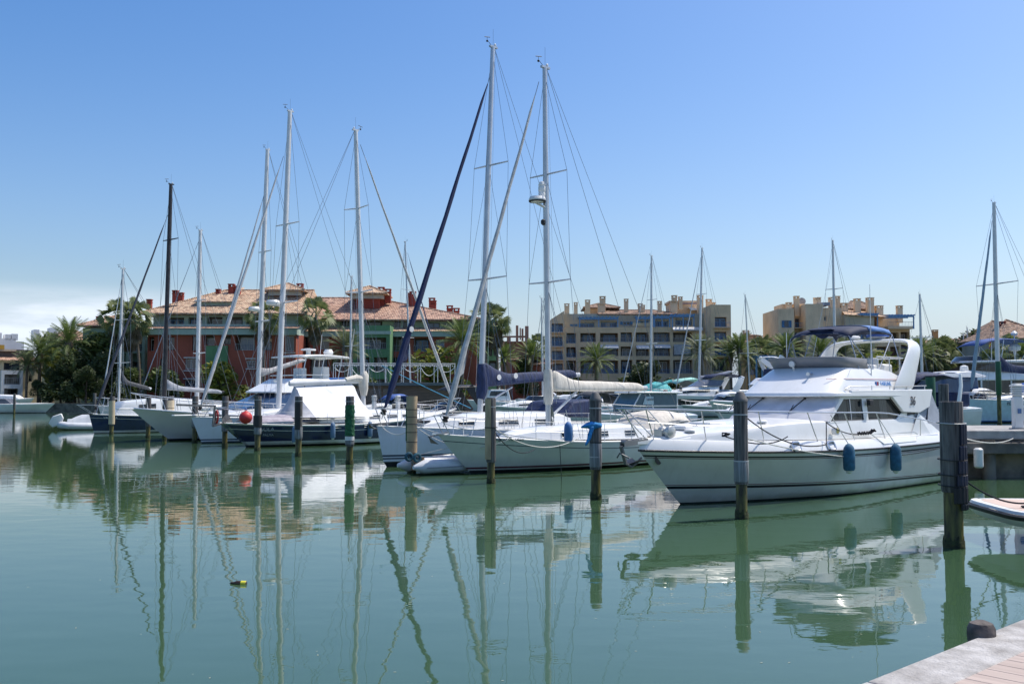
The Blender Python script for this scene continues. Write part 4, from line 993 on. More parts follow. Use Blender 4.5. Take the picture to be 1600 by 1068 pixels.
q = MB(); rp = fr.loc(848, 347); k = (rp.z - base.z) / mdir.z; mp_ = base + mdir * k; q.lathe([(.03, -.1), (.08, -.05), (.08, .06), (.03, .1)], mp_ + V((.15, 0, 0)), 10); q.build('steaming_light', B, mt=RUBBER)
pulpit(B, H, .58, .86, .15); stanch(B, H, .05, .86, .58, 7)
q = MB().m(STEEL); P = [H.edge(t, s_, .6, .05) for t, s_ in ((.14, 1), (.07, 1), (.0, 1), (.0, -1), (.07, -1), (.14, -1))]; q.tube(P, .014, 5)
for p in P: q.tube([p, p - V((0, 0, .6))], .012, 5)
q.build('pushpit', B)
# cockpit: wheel, tent shaped beige sprayhood with clear panels, coamings
q = MB(); q.box(-4.9, -.95, .93, -2.3, -.75, 1.2); q.box(-4.9, .75, .93, -2.3, .95, 1.2); q.build('coaming', B, mt=GEL, bev=.04)
q = MB(); q.tube([(-3.9, .42 * cos(i * pi / 8), 1.45 + .42 * sin(i * pi / 8)) for i in range(16)], .018, 6, closed=True); q.lathe([(.05, -.05), (.05, .05)], (-3.9, 0, 1.45), 8, axis='x')
for i in range(3): q.tube([(-3.9, .42 * cos(i * pi / 3), 1.45 + .42 * sin(i * pi / 3)), (-3.9, -.42 * cos(i * pi / 3), 1.45 - .42 * sin(i * pi / 3))], .008, 4)
q.box(-3.85, -.12, .95, -3.65, .12, 1.5); q.build('steering_wheel', B, mt=RUBBER)
ca, cb, cc_ = fr.loc(950, 640, .9), fr.loc(980, 634, .9), fr.loc(1010, 662, 1.0)
q = MB(); secs = []
for x, hw, zt in ((-2.6, 1.1, 1.0), (-3.1, 1.1, 1.55), (-3.8, 1.1, 1.78), (-4.7, 1.08, 1.75), (-5.1, 1.05, 1.5), (-5.4, 1.0, 1.1)):
    secs.append([(x, hw, 1.02), (x, hw * .98, 1.02 + (zt - 1.02) * .6), (x, hw * .8, zt - .04), (x, 0, zt + .08), (x, -hw * .8, zt - .04), (x, -hw * .98, 1.02 + (zt - 1.02) * .6), (x, -hw, 1.02)])
q.loft(secs); o = q.build('sprayhood', B, mt=BEIGECV, ang=60)
q = MB(); q.m(mat('clear_vinyl', (.25, .26, .28), .12, var=.4, vs=6)).loft([[(x, 1.125, 1.08), (x, 1.12, 1.08 + h * .5), (x, 1.10, 1.08 + h)] for x, h in ((-3.2, .28), (-3.6, .38), (-4.1, .42), (-4.6, .38), (-4.9, .25))]); q.build('clear_panel', o, ang=0)
q = MB()
for x, z in ((-3.1, 1.57), (-3.9, 1.82), (-5.1, 1.52)): q.tube([(x, 1.12, 1.0), (x, 1.0, z - .2), (x, .8, z), (x, 0, z + .1), (x, -.8, z), (x, -1.0, z - .2), (x, -1.12, 1.0)], .014, 5)
q.build('hood_frame', o, mt=STEEL)
# delta anchor on the stem
q = MB().m(ANCH); q.bar((6.0, 0, 1.28), (6.72, 0, 1.16), .05, .035); q.poly([(6.72, 0, 1.18), (6.5, .16, .97), (6.32, 0, .93)]); q.poly([(6.72, 0, 1.18), (6.5, -.16, .97), (6.32, 0, .93)]); q.m(STEEL).box(6.0, -.09, 1.22, 6.5, .09, 1.27); q.build('anchor', B, ang=0)
for x in (4.2, 2.3, -2.9):
    p = H.edge(H.t_at(x), 1, .03, .1); q = MB().m(STEEL); q.tube([p + V((-.14, 0, .06)), p + V((.14, 0, .06))], .018, 6); q.box(p.x - .05, p.y - .02, p.z - .02, p.x + .05, p.y + .02, p.z + .05); q.build('cleat', B)
text_part('Song of Freedom', .15, basis(H.pt(H.t_at(4.35), 1.045) + V((0, .03, 0)), H.pt(H.t_at(3.9), 1.02) - H.pt(H.t_at(4.8), 1.03), H.pt(H.t_at(4.35), 1.1) - H.pt(H.t_at(4.35), .9)), NAVS, B, 'name_lettering', shear=.4)
a = fr.loc(886, 675, 1.75); fender(fr.world((a.x, 1.80, a.z)), .13, .62, 'mid blue fender on the white sloop beside its grey mast', mt=mat('fender_midblue', (.05, .16, .38), .6, var=.15), rz=fr.rz, line=(0, -.1, .7))
SLOOP, SFR, SH = B, fr, H

# ---- white plumb-bowed sloop with navy boom cover
B, fr = boat('sailing_yacht', 'white straight stemmed sloop with navy boom cover and dark blue furled headsail', 'sailing yacht', (601, 729), 46, 5.9, GS)
H = Hull((-5.9, 5.9), (-6.0, 6.25), 1.75, 1.95, (1.15, 1.12, 1.36), tm=.42, rtw=.7, rts=.85, pw=1.8, ps=2.1, kb=.8, km=.4, rows=[('a', -.35), ('a', .17, ANTI), ('a', .25, HULLB), ('a', .30, NAVS), ('a', .34, HULLB), ('a', .40, NAVS), ('f', .5, HULLB), ('f', .75, HULLB), ('s', -.06, HULLB), ('s', 0, HULLB)])
H.mesh().build('hull', B, ang=50); H.deck().build('deck', B, mt=NONSK); toe(B, H, PLASTW, .025)
trunk(B, [(4.4, .3, 1.25, 1.4), (3.6, .8, 1.24, 1.58), (2.4, 1.1, 1.2, 1.68), (.6, 1.28, 1.17, 1.72), (-1.6, 1.3, 1.15, 1.72), (-2.3, 1.25, 1.15, 1.6)], wins=[(3.3, 2.7, .3, .62), (1.6, .7, .3, .62), (-.2, -1.1, .3, .62)])
q = MB(); q.box(4.1, -.3, 1.5, 4.7, .3, 1.53); q.box(2.6, -.25, 1.74, 3.1, .25, 1.78); q.build('hatch', B, mt=GLASS, bev=.01)
base = fr.loc(750, 646); top = fr.loc(770, 74); f1 = fr.loc(768, 112)
rig(B, fr, xz(base), xz(top), None, .115, ALU, forestay=(6.05, 1.6, f1.x, f1.z), jib=(mat('sail_navy', (.012, .022, .075), .8, var=.3, vs=4), .105), back=(-5.8, 1.2, .8), spread=(.36, .67), sw=1.05, wires=.0085, shroud_y=1.6, chain=1.2)
a0, a1 = V((6.05, 0, 1.6)), V((f1.x, 0, f1.z)); q = MB(); secs = []
for i in range(13):
    k = .14 + .10 * i / 12; p = a0.lerp(a1, k); w_ = .34 * (1 - i / 12) ** .8 * min(1, i / 2.); secs.append([p, p + V((-w_ * .5, .04 * sin(i), 0)), p + V((-w_, .02, 0))])
q.loft(secs); q.build('loose_sail', B, mt=BLUECV)
p_ = a0.lerp(a1, .235); q = MB(); q.lathe([(.1, 0), (.1, .006), (.06, .007), (.01, .007)], p_ + V((.02, .117, 0)), 16, axis='y'); q.build('sail_emblem', B, mt=PLASTW)
bz = fr.loc(760, 600).z; rt = fr.loc(905, 585)
boom(B, base.x - .1, bz, rt.x, rt.z, r=.09, cover=BLUECV, cw=.19, ch=.36, front=.62, back=.7, mt_=ALUW)
q = MB(); m0 = V((base.x + .02, 0, bz - .55)); m1 = V((base.x - .05, 0, bz + .75)); q.tube([m0.lerp(m1, i / 8) + V((-.12 * (1 - abs(i - 3) / 5), 0, 0)) for i in range(9)], [.14, .19, .21, .215, .21, .2, .18, .16, .13], 14); q.build('mast_cover', B, mt=BLUECV)
for xx in (.8, 1.7):
    z_ = bz + (rt.z - bz) * (xx / (base.x - rt.x)) + .2; q = MB(); q.lathe([(.11, 0), (.11, .004), (.01, .006)], (base.x - xx, .20, z_), 14, axis='y'); q.build('emblem', B, mt=PLASTW)
q = MB(); q.tube([(base.x - .1, 0, base.z + .3), (base.x - 1.7, 0, bz - .1)], .04, 6); q.build('boom_vang', B, mt=ALUW)
pulpit(B, H, .6, .88, .05); stanch(B, H, .04, .88, .6, 7)
q = MB().m(ANCH); q.bar((5.7, 0, 1.46), (6.55, 0, 1.43), .07, .05); q.poly([(6.6, 0, 1.44), (6.45, .16, 1.3), (6.15, 0, 1.26)]); q.poly([(6.6, 0, 1.44), (6.45, -.16, 1.3), (6.15, 0, 1.26)]); q.build('anchor', B, ang=0)
q = MB(); q.wedge([(-2.0, 1.6, 1.2), (-2.5, 2.15, 1.15), (-3.6, 2.25, 1.15), (-3.9, 1.5, 1.2)]); q.build('sprayhood', B, mt=BLUECV, bev=.08)
q = MB(); q.lathe([(.08, -.1), (.09, -.02), (.07, .08), (.02, .13)], H.edge(.9, 1, .1, .2), 12); q.build('windlass', B, mt=STEEL)
NAVYSL, NFR, NH = B, fr, H

# ---- big navy double ender, stern to the left, white cockpit tent
B, fr = boat('sailing_yacht', 'navy hulled double ended yacht with white tent over its cockpit and red buoy', 'sailing yacht', (389, 698), 50, -6.0, 'sailing yachts moored bow out')
# frame: origin amidships, bow (local +x) away from camera to the right
fr.h = -fr.h
o, h = onz(389, 698) + V((cos(radians(48)), sin(radians(48)), 0)) * 6.2, V((cos(radians(48)), sin(radians(48)), 0))
fr = Frame(o, h); B.location = o; B.rotation_euler = (0, 0, fr.rz)
H = Hull((-6.2, 5.8), (-7.6, 7.3), 1.7, 2.0, (1.12, 1.0, 1.62), tm=.46, rtw=.05, rts=.14, pw=1.7, ps=2.0, kb=.9, km=.45, rows=[('a', -.35), ('a', .09, ANTI), ('a', .26, HULLW), ('f', .5, NAVY), ('f', .68, NAVY), ('s', -.27, NAVY), ('s', -.245, HULLW), ('s', -.04, NAVY), ('s', 0, HULLW)])
H.mesh().build('hull', B, ang=50); H.deck().build('deck', B, mt=NONSK); toe(B, H, PLASTW, .035)
trunk(B, [(4.0, .5, 1.2, 1.4), (3.2, .95, 1.15, 1.6), (1.5, 1.2, 1.08, 1.62), (-1.0, 1.28, 1.05, 1.6), (-2.2, 1.25, 1.05, 1.6), (-3.0, 1.1, 1.05, 1.5)], wins=[(2.9, 2.35, .3, .6), (1.9, 1.2, .3, .6), (.7, 0., .3, .6)])
for sd_ in (-1, 1):
    for x in (-2.6, -.7):
        y = H.hb(x, .88); q = MB(); P = [V((x - .3, sd_*(y + .012), .83)), V((x + .3, sd_*(y + .012), .83)), V((x + .3, sd_*(y + .02), .93)), V((x - .3, sd_*(y + .02), .93))]
        q.tube(P, .022, 5, closed=True); q.build('portlight', B, mt=STEEL)
    q = MB(); q.lathe([(.11, 0), (.11, .02), (.08, .025), (.01, .025)], (-1.5, sd_ * 1.26, 1.33), 14, axis='y') if sd_ > 0 else q.lathe([(.01, -.025), (.08, -.025), (.11, -.02), (.11, 0)], (-1.5, -1.26, 1.33), 14, axis='y'); q.build('porthole', B, mt=GLASS)
base = fr.loc(568, 640); top = fr.loc(556, 204); f0, f1 = fr.loc(668, 612), fr.loc(563, 226)
rig(B, fr, xz(base), xz(top), None, .13, ALUW, forestay=(7.2, 1.75, f1.x, f1.z), jib=(SAILW, .085), back=(-7.2, 1.3, .5), spread=(.42, .72), sw=1.15, wires=.010, shroud_y=1.7, chain=1.2)
bl = fr.loc(452, 599); bz = fr.loc(566, 595).z
boom(B, base.x - .1, bz, bl.x, bl.z, r=.12, cover=None, mt_=ALUW)
q = MB(); q.tube([(base.x, 0, bz - .75), (base.x, 0, bz - .4), (base.x - .05, 0, bz), (base.x + .02, 0, bz + .3), (base.x, 0, bz + .5)], [.16, .23, .27, .24, .13], 14); q.tube([(base.x, 0, bz + .05), (base.x - .5, .03, bz + .12), (base.x - 1.2, 0, bz + .03)], [.22, .2, .13], 9); q.build('mast_cover', B, mt=BEIGECV)
# tent: cloth thrown over the boom, drawn out to the rails, with creases
q = MB(); secs = []; xa, xb = base.x - .75, bl.x + .35; n = 26
for i in range(n + 1):
    k = i / n; x = xa + (xb - xa) * k; zr = bz - .12 + (bl.z - bz) * k; sec = []
    spread_ = 1.0
    for j in range(-12, 13):
        f = abs(j) / 12; s_ = 1 if j >= 0 else -1
        y = s_ * (.10 + 1.55 * f ** 1.15); z = zr - (zr - 1.35) * (f ** .92) - .12 * sin(pi * f)
        cr = .05 * sin(k * 41 + f * 9) * f + .09 * sin(k * 13 - f * 7) * f + .12 * abs(sin(k * pi * 3.0 + f)) * f * (1 - .4 * f)
        sec.append((x + (.55 * f if i == n else 0) + (-.55 * f if i == n else 0), y + s_ * cr, z))
    secs.append(sec)
q.loft(secs); e0 = secs[0]; o = q.build('cockpit_tent', B, mt=WHITECV, ang=80)
q = MB(); e = secs[-1]; q.loft([e, [(e[0][0] - .9 * (1 - abs(j - 12) / 12.) * 0 - .7, p[1] * .7, 1.35) for j, p in enumerate(e)]]); q.build('tent_end', B, mt=mat('canvas_tent_grey', (.5, .5, .52), .8, var=.15, vs=3, bump=.02, bs=4), ang=60)
# charcoal cover over the after deck
q = MB(); secs = []
for x in [-6.6 + .35 * i for i in range(11)]:
    w_ = min(1.3, H.hb(x) * .8); secs.append([(x, w_ * k, 1.16 + .32 * (1 - k*k) * (.4 + .6 * min(1, (x + 6.8) / 2)) + .02 * sin(k * 9 + x * 3)) for k in [j / 6 for j in range(-6, 7)]])
q.loft(secs); q.build('deck_cover', B, mt=mat('canvas_mauve', (.33, .30, .35), .8, var=.25, vs=4, bump=.02, bs=6))
stanch(B, H, .1, .93, .62, 8); pulpit(B, H, .62, .93, .35)
q = MB().m(STEEL); q.tube([H.edge(.09, 1, .6), (-7.7, .35, 1.85), (-7.95, 0, 1.85), (-7.7, -.35, 1.85), H.edge(.09, -1, .6)], .016, 5); q.tube([(-7.6, 0, 1.2), (-7.9, 0, 1.85)], .014, 5); q.build('pushpit', B)
# wind vane / rudder gear at the stern
q = MB().m(ANCH); q.bar((-7.3, 0, 1.2), (-8.1, 0, 1.0), .1, .06); q.bar((-8.1, 0, 1.0), (-8.0, 0, 1.95), .07); q.bar((-7.7, .3, 1.75), (-7.7, -.3, 1.75), .06); q.bar((-8.0, 0, 1.9), (-9.9, 0, 1.98), .05, .09); q.poly([(-7.3, .12, 1.6), (-7.0, .14, 1.2), (-7.25, .12, .9), (-7.6, .1, 1.3)]); q.poly([(-7.9, .1, 1.5), (-7.75, .1, 1.1), (-8.1, .1, 1.05)]); q.build('stern_gear', B, ang=0)
q = MB(); q.m(REDB).tube([(-7.85, .1 + .11 * cos(a_), 1.42 + .26 * sin(a_)) for a_ in [i * pi / 8 for i in range(16)]], .05, 6, closed=True); o = q.build('horseshoe_buoy', B)
rb = fr.loc(384, 652, -.85); t = thing('buoy', fr.world((rb.x, -.85, 1.12 + .27)), 0, 'round red buoy lying on the navy yacht stern deck', 'buoy')
q = MB(); q.lathe([(.04, -.29)] + [(.295 * cos(a_), .285 * sin(a_)) for a_ in [radians(d_) for d_ in range(-75, 76, 15)]] + [(.05, .31)], n=20); q.build('ball', t, mt=REDB); q = MB(); q.lathe([(.05, .33), (.06, .36), (.03, .42)], n=10); q.build('eye', t, mt=MIDBLUE)
p1_, p2_ = H.pt(.05, .82), H.pt(.16, .82); p1_.y *= -1; p2_.y *= -1
text_part('SOLA', .26, basis((p1_ + p2_) / 2 + V((0, -.03, 0)), p2_ - p1_, (0, -.25, 1)), GREYCV, B, 'name_lettering')
text_part('PALMA', .16, basis((p1_ + p2_) / 2 + V((.1, .05, -.26)), p2_ - p1_, (0, -.35, 1)), GREYCV, B, 'port_lettering')
for px, lab in ((518, 'slim blue fender halfway along the navy hull'), (576, 'slim blue fender on the navy hull just left of the straight stem')):
    a = fr.loc(px, 672, -1.95); fender(fr.world((a.x, -2.05, .72)), .12, .75, lab, mt=mat('fender_slate', (.12, .2, .32), .6), rz=fr.rz, line=(0, .1, .5))
a = fr.loc(460, 680, -1.95); fender(fr.world((a.x, -1.98, .6)), .13, .75, 'pale blue fender mostly hidden behind the grey sleeved piling', mt=mat('fender_slate'), rz=fr.rz, line=(0, .1, .5))

# ---- white sloop with tall grey mast, stem just right of the beige piling
B, fr = boat('sailing_yacht', 'white straight stemmed yacht with very tall mast behind the navy hull stern', 'sailing yacht', (315, 692), 48, 6.3, GS)
H = Hull((-6.3, 6.3), (-6.4, 6.9), 1.8, 2.0, (1.15, 1.15, 1.3), tm=.42, rtw=.7, rts=.85, pw=1.9, ps=2.2, kb=.8, km=.4, rows=[('a', -.3), ('a', .07, NAVS), ('a', .14, HULLB), ('a', .20, NAVS), ('f', .5, HULLB), ('f', .8, HULLB), ('s', 0, HULLB)])
H.mesh().build('hull', B, ang=50); H.deck().build('deck', B, mt=NONSK); toe(B, H, PLASTW, .03)
trunk(B, [(3.8, .5, 1.2, 1.35), (2.6, 1.0, 1.2, 1.6), (0, 1.25, 1.15, 1.68), (-2.5, 1.2, 1.15, 1.65)], wins=[(2.0, 1.0, .3, .65), (.2, -1.2, .3, .65)])
base = fr.loc(435, 632); top = fr.loc(453, 174); f0, f1 = fr.loc(308, 634), fr.loc(443, 244)
rig(B, fr, (base.x, 1.45), xz(top), None, .15, ALUW, forestay=(6.5, 1.5, f1.x, f1.z), jib=(SAILW, .095), back=(-6.2, 1.2, .8), spread=(.36, .62), sw=1.2, wires=.010, shroud_y=1.7, chain=1.2)
rp = fr.loc(428, 477); mp_ = V((base.x, 0, 1.45)).lerp(top, (rp.z - 1.45) / (top.z - 1.45)); q = MB().m(PLASTW).lathe([(.1, 0), (.36, .04), (.38, .16), (.3, .28), (.08, .3)], mp_ + V((.6, 0, 0)), 18); q.m(ALUW).bar(mp_, mp_ + V((.6, 0, 0)), .1, .05); q.build('radar_dome', B)
rt = fr.loc(480, 560); pulpit(B, H, .62, .9, .2); stanch(B, H, .05, .9, .62, 8)
q = MB(); q.box(6.0, -.14, 1.36, 7.9, .14, 1.44); q.build('bowsprit', B, mt=PLASTW, bev=.03)
q = MB(); P = H.pt(H.t_at(5.0), .95) + V((0, .015, 0)); P2 = H.pt(H.t_at(4.0), .98) + V((0, .015, 0)); q.poly([P, P2 + V((0, 0, .02)), P2 + V((0, 0, -.09)), P.lerp(P2, .3) + V((0, 0, -.03))]); q.build('hull_mark', B, mt=NAVS, ang=0)

# ---- flared sportfisher with blue windscreen and hardtop
B, fr = boat('motor_boat', 'white sport fishing boat with flared bow, blue cabin glass and hardtop', 'motor boat', (262, 688), 48, 6.2)
H = Hull((-6.2, 6.0), (-6.3, 8.3), 2.1, 2.35, (1.25, 1.2, 1.72), tm=.45, rtw=.9, rts=.92, pw=1.8, ps=2.8, kb=1.7, km=.6, stem=.9, rows=[('a', -.35), ('a', .1, BLACK), ('f', .3, HULLG), ('f', .5, HULLG), ('f', .7, HULLG), ('f', .85, HULLG), ('s', -.05, HULLG), ('s', 0, GEL)])
H.mesh().build('hull', B, ang=50); H.deck(.1).build('deck', B, mt=GEL)
for sd_ in (1, -1):
    q = MB(); q.tube([H.edge(t, sd_, .02, 0) for t in H.T], .045, 6); q.build('rubbing_strake', B, mt=GEL)
q = MB(); q.wedge([(3.6, 1.35, 1.1), (1.6, 1.75, 1.6), (-.4, 2.6, 1.35), (-3.4, 2.65, 1.45), (-3.4, 1.3, 1.7), (1.2, 1.3, 1.8)]); q.build('cabin', B, mt=GEL, bev=.06)
q = MB()
for sd_ in (1, -1):
    P = [(2.5, 1.60, 1.35), (1.4, 1.83, 1.60), (-.5, 2.60, 1.36), (-1.6, 2.6, 1.40), (-2.6, 2.42, 1.45), (-3.1, 1.95, 1.6), (-1, 1.75, 1.68), (1.2, 1.68, 1.66)]
    q.poly([(x, sd_ * (y + .06), z) for x, z, y in P])
q.poly([(2.45, 1.28, 1.62), (2.45, -1.28, 1.62), (-.35, -1.3, 2.58), (-.35, 1.3, 2.58)])
q.poly([(2.45, 1.34, 1.61), (-.38, 1.40, 2.6), (1.35, 1.66, 1.82)])
q.build('cabin_glass', B, mt=GLASSB, ang=0)
q = MB(); q.wedge([(.55, 2.6, 1.5), (-.9, 3.35, 1.25), (-3.4, 3.35, 1.3), (-4.4, 2.66, 1.5), (-4.4, 2.58, 1.5), (.5, 2.52, 1.55)]); q.build('flybridge', B, mt=GEL, bev=.05)
q = MB(); n = 10; q.loft([[(-1.2 - 3.6 * i / n, y, 4.72 + .1 * sin(pi * i / n) - .03 * abs(y)) for y in (-1.5, -1, 0, 1, 1.5)] for i in range(n + 1)]); o = q.build('hardtop', B, mt=GEL); md = o.modifiers.new('t', 'SOLIDIFY'); md.thickness = .1
q = MB()
for x in (-1.7, -3.0, -4.3):
    for y in (1.25, -1.25): q.tube([(x + .25, y, 3.3), (x, y * 1.05, 4.72)], .03, 6)
q.tube([(-.9, 1.2, 3.55), (-1.0, -1.2, 3.55)], .03, 6); q.tube([(-1.0, 1.25, 3.55), (-3.4, 1.3, 3.6)], .025, 6); q.tube([(-1.0, -1.25, 3.55), (-3.4, -1.3, 3.6)], .025, 6)
q.build('hardtop_frame', B, mt=STEEL)
q = MB().m(PLASTW); q.lathe([(.1, 0), (.45, .02), (.45, .1), (.1, .14)], (-2.8, 0, 5.05), 16); q.box(-2.9, -.1, 4.8, -2.7, .1, 5.05); q.lathe([(.25, 0), (.3, .12), (.2, .3)], (-3.9, .5, 4.85), 12); q.build('radar', B)
q = MB(); q.tube([(-4.4, 1.3, 2.7), (-4.6, 1.45, 3.4), (-5.0, 1.6, 6.4)], [.03, .02, .012], 5); q.tube([(-4.4, -1.3, 2.7), (-4.6, -1.45, 3.4), (-5.0, -1.6, 6.2)], [.03, .02, .012], 5); q.build('outrigger', B, mt=PLASTW)
q = MB().m(PLASTW); q.box(-4.0, -.5, 3.35, -3.5, .5, 4.1); q.box(-2.4, -.4, 3.35, -2.0, .4, 4.0); q.build('helm_seat', B, bev=.05)
q = MB().m(STEEL); P = [H.edge(t, 1, .72, .08) for t in (.42, .55, .7, .82, .92)]; tip = H.edge(1, 1, .8); q.tube(P + [tip] + [V((p.x, -p.y, p.z)) for p in reversed(P)], .02, 6)
for t in (.42, .5, .58, .66, .74, .82, .9, .96):
    for s_ in (1, -1): q.tube([H.edge(t, s_, 0, .08), H.edge(min(1, t + .015), s_, .73, .08)], .016, 5)
q.build('guard_rail', B)
q = MB(); q.box(8.0, -.16, 1.66, 9.0, .16, 1.73); q.build('pulpit_plank', B, mt=PLASTW, bev=.03)
q = MB(); q.poly([(-.4, 1.38, 3.30)] * 1 + [(-.9, 1.3, 3.3), (.3, 1.5, 2.7)]); q = MB(); q.tube([(-.2, .9, 3.1), (.1, 1.15, 3.35)], .03, 6); q.lathe([(.03, 0), (.1, .15)], (.1, 1.0, 3.2), 10, axis='x'); q.build('horn', B, mt=STEEL)

# ---- small navy sloop at the left end, dark mast
B, fr = boat('sailing_yacht', 'navy hulled sloop with dark mast at the left end of the row', 'sailing yacht', (147, 677), 50, 4.9, GS)
H = Hull((-4.9, 4.9), (-5, 5.25), 1.5, 1.65, (1.0, 1.0, 1.2), tm=.42, rtw=.7, rts=.85, rows=[('a', -.3), ('a', .03, ANTI), ('a', .17, HULLW), ('f', .5, NAVY), ('s', -.22, NAVY), ('s', -.20, HULLW), ('s', 0, NAVY)])
H.mesh().build('hull', B, ang=50); H.deck().build('deck', B, mt=NONSK); toe(B, H, PLASTW, .03)
trunk(B, [(3.7, .55, 1.1, 1.35), (3.2, .8, 1.1, 1.95), (1.0, 1.1, 1.05, 2.15), (-2.0, 1.1, 1.05, 2.1)], wins=[(2.4, 1.3, .45, .75)], nm='cabin')
text_part('VALHALLA', .17, basis(H.pt(H.t_at(4.2), .98) + V((0, .02, 0)), H.pt(H.t_at(3.8), .98) - H.pt(H.t_at(4.5), .99), (0, .1, 1)), GEL, B, 'name_lettering')
top = fr.loc(267, 288); base = fr.loc(256, 622); f1 = fr.loc(262, 336)
rig(B, fr, (base.x, 1.5), xz(top), None, .15, DMAST, forestay=(4.9, 1.35, f1.x, f1.z), jib=(mat('sail_charcoal', (.05, .055, .075), .8), .1), back=(base.x - 6, 1.2, .7), spread=(.45, .75), sw=1.1, wires=.012, shroud_y=1.4, chain=1.2)
rt = fr.loc(318, 612); boom(B, base.x - .1, fr.loc(258, 606).z, base.x - 4.6, fr.loc(258, 612).z, r=.09, cover=GREYCV, cw=.22, ch=.25, front=.5, back=.7, mt_=DMAST)
q = MB(); q.box(4.9, -.12, 1.2, 6.6, .12, 1.26); q.build('bowsprit', B, mt=BLACK); pulpit(B, H, .6, .88, .8); stanch(B, H, .05, .88, .6, 5)

# ---- generic sloops farther back
def back_sloop(label, bow, ang, half, base_px, top_px, jt, jb=None, jmat=None, jr=.07, hull=HULLW, boot=NAVS, fb=(1.15, 1.1, 1.35), r=.12, mmat=ALUW, spread=(.4, .7), bm=None, cover=None, sprd=1.0, bw=1.6, w=.012, stern_left=False, cabin=True, back=True, chd=.3, cfr=.4):
    if stern_left:
        h = V((cos(radians(ang)), sin(radians(ang)), 0)); o = onz(*bow) + h * half
    else:
        o, h = place(bow, ang, half)
    fr = Frame(o, h); B = thing('sailing_yacht', o, fr.rz, label, 'sailing yacht', 'sailing yachts farther back')
    H = Hull((-half, half), (-half - .1, half + .5), bw, bw * 1.13, fb, tm=.42, rtw=.65, rts=.8, n=18, rows=[('a', -.3), ('a', .08, ANTI), ('a', .18, boot), ('f', .5, hull), ('s', -.12, hull), ('s', 0, hull)])
    H.mesh().build('hull', B, ang=50); H.deck().build('deck', B, mt=NONSK); toe(B, H, PLASTW, .03)
    if cabin: trunk(B, [(half * .6, .5, fb[1], fb[1] + .2), (half * .4, .9, fb[1], fb[1] + .42), (-half * .1, 1.1, fb[1] - .05, fb[1] + .5), (-half * .45, 1.05, fb[1] - .05, fb[1] + .45)], wins=[(half * .3, half * .12, .3, .65), (0, -half * .25, .3, .65)])
    b_, t_ = fr.loc(*base_px), fr.loc(*top_px); zb = fb[1] + .35
    fs = None
    if jt: j1 = fr.loc(*jt); fs = (half + .35, fb[2] + .1, j1.x, j1.z) if not jb else (fr.loc(*jb).x, fr.loc(*jb).z, j1.x, j1.z)
    # straight mast through the two surveyed points
    k = (zb - b_.z) / (t_.z - b_.z); x0 = b_.x + (t_.x - b_.x) * k
    rig(B, fr, (x0, zb), xz(t_), None, r, mmat, forestay=fs, jib=(jmat, jr) if jmat else None, back=(-half, fb[0] + .1, bw * .4) if back else None, spread=spread, sw=sprd, wires=w, shroud_y=bw * .9, chain=fb[1] + .1)
    if bm:
        e = fr.loc(*bm[1]); s_ = fr.loc(*bm[0]); boom(B, x0 - .1, s_.z, e.x, e.z, r=.09, cover=cover, cw=.2, ch=chd, front=cfr, back=.7, mt_=ALUW, n=10)
    pulpit(B, H, .62, .88, .2, r=.02); railing(B, H, .05, .88, .6, .62, r=.015, n=4, wire=True, nm='lifeline', rw=.01)
    return B, fr, H
back_sloop('white sloop with charcoal boom cover behind the leftmost navy sloop', (163, 668), 50, 4.3, (186, 610), (192, 420), (190, 436), (160, 622), ALUW, .05, r=.09, bm=((188, 596), (236, 607)), cover=GREYDK, sprd=1.3, spread=(.3, .62), w=.014, fb=(1.4, 1.4, 1.6), chd=.25, cfr=.75)
back_sloop('white sloop whose grey mast stands behind the flared white bow', (232, 664), 46, 5, (308, 620), (313, 360), (310, 378), (220, 612), WIRE, .04, r=.17, spread=(.3, .6), w=.014)
B, fr, H = back_sloop('white sloop with half lowered grey sail behind the sport fishing boat', (318, 668), 46, 6, (403, 620), (418, 234), (414, 300), (326, 604), SAILW, .1, r=.19, bm=((410, 587), (478, 562)), cover=mat('sail_loose', (.42, .41, .41), .8, var=.3, vs=3, bump=.03, bs=5), spread=(.33, .6), w=.014, chd=.35)
_p = fr.loc(397, 486); q = MB().m(PLASTW); q.lathe([(.1, 0), (.42, .05), (.45, .18), (.36, .34), (.08, .37)], (_p.x, 0, _p.z), 16); q.m(ALUW).bar((_p.x, 0, _p.z), (_p.x - .9, 0, _p.z), .12, .08); q.build('radar_dome', B)
back_sloop('distant sloop with thin blue-grey mast between palm and green block', (520, 650), 44, 4.6, (547, 620), (549, 432), None, r=.11, w=.014, spread=(.45,), sprd=1.5)
back_sloop('grey sloop with furled navy jib stay in front of the wooden pavilion', (705, 648), 134, 5.5, (642, 620), (633, 378), (637, 395), (690, 582), BLUECV, .09, r=.13, w=.014)
back_sloop('distant sloop whose thin mast stands just left of the grey mast', (815, 647), 46, 4.5, (848, 620), (846, 466), None, r=.1, w=.014, spread=(.5,))
back_sloop('distant sloop with turquoise sail cover on its boom', (985, 647), 40, 5.5, (1017, 620), (1018, 400), (1017, 410), (972, 606), SAILW, .06, r=.16, bm=((1019, 607), (1052, 594)), cover=TURQ, w=.016, chd=.35)
B, fr, H = back_sloop('distant sloop with radar on its mast and tilted grey boom cover', (1062, 646), 40, 6, (1092, 610), (1097, 388), (1095, 402), (1056, 608), SAILW, .09, r=.17, bm=((1096, 594), (1146, 580)), cover=mat('cover_greyblue', (.2, .23, .3), .8), w=.016, chd=.35)
back_sloop('distant sloop with slender mast beside the pointed palm trees', (1150, 640), 40, 5, (1171, 600), (1164, 461), None, r=.12, w=.02, spread=(.45,), sprd=2.)
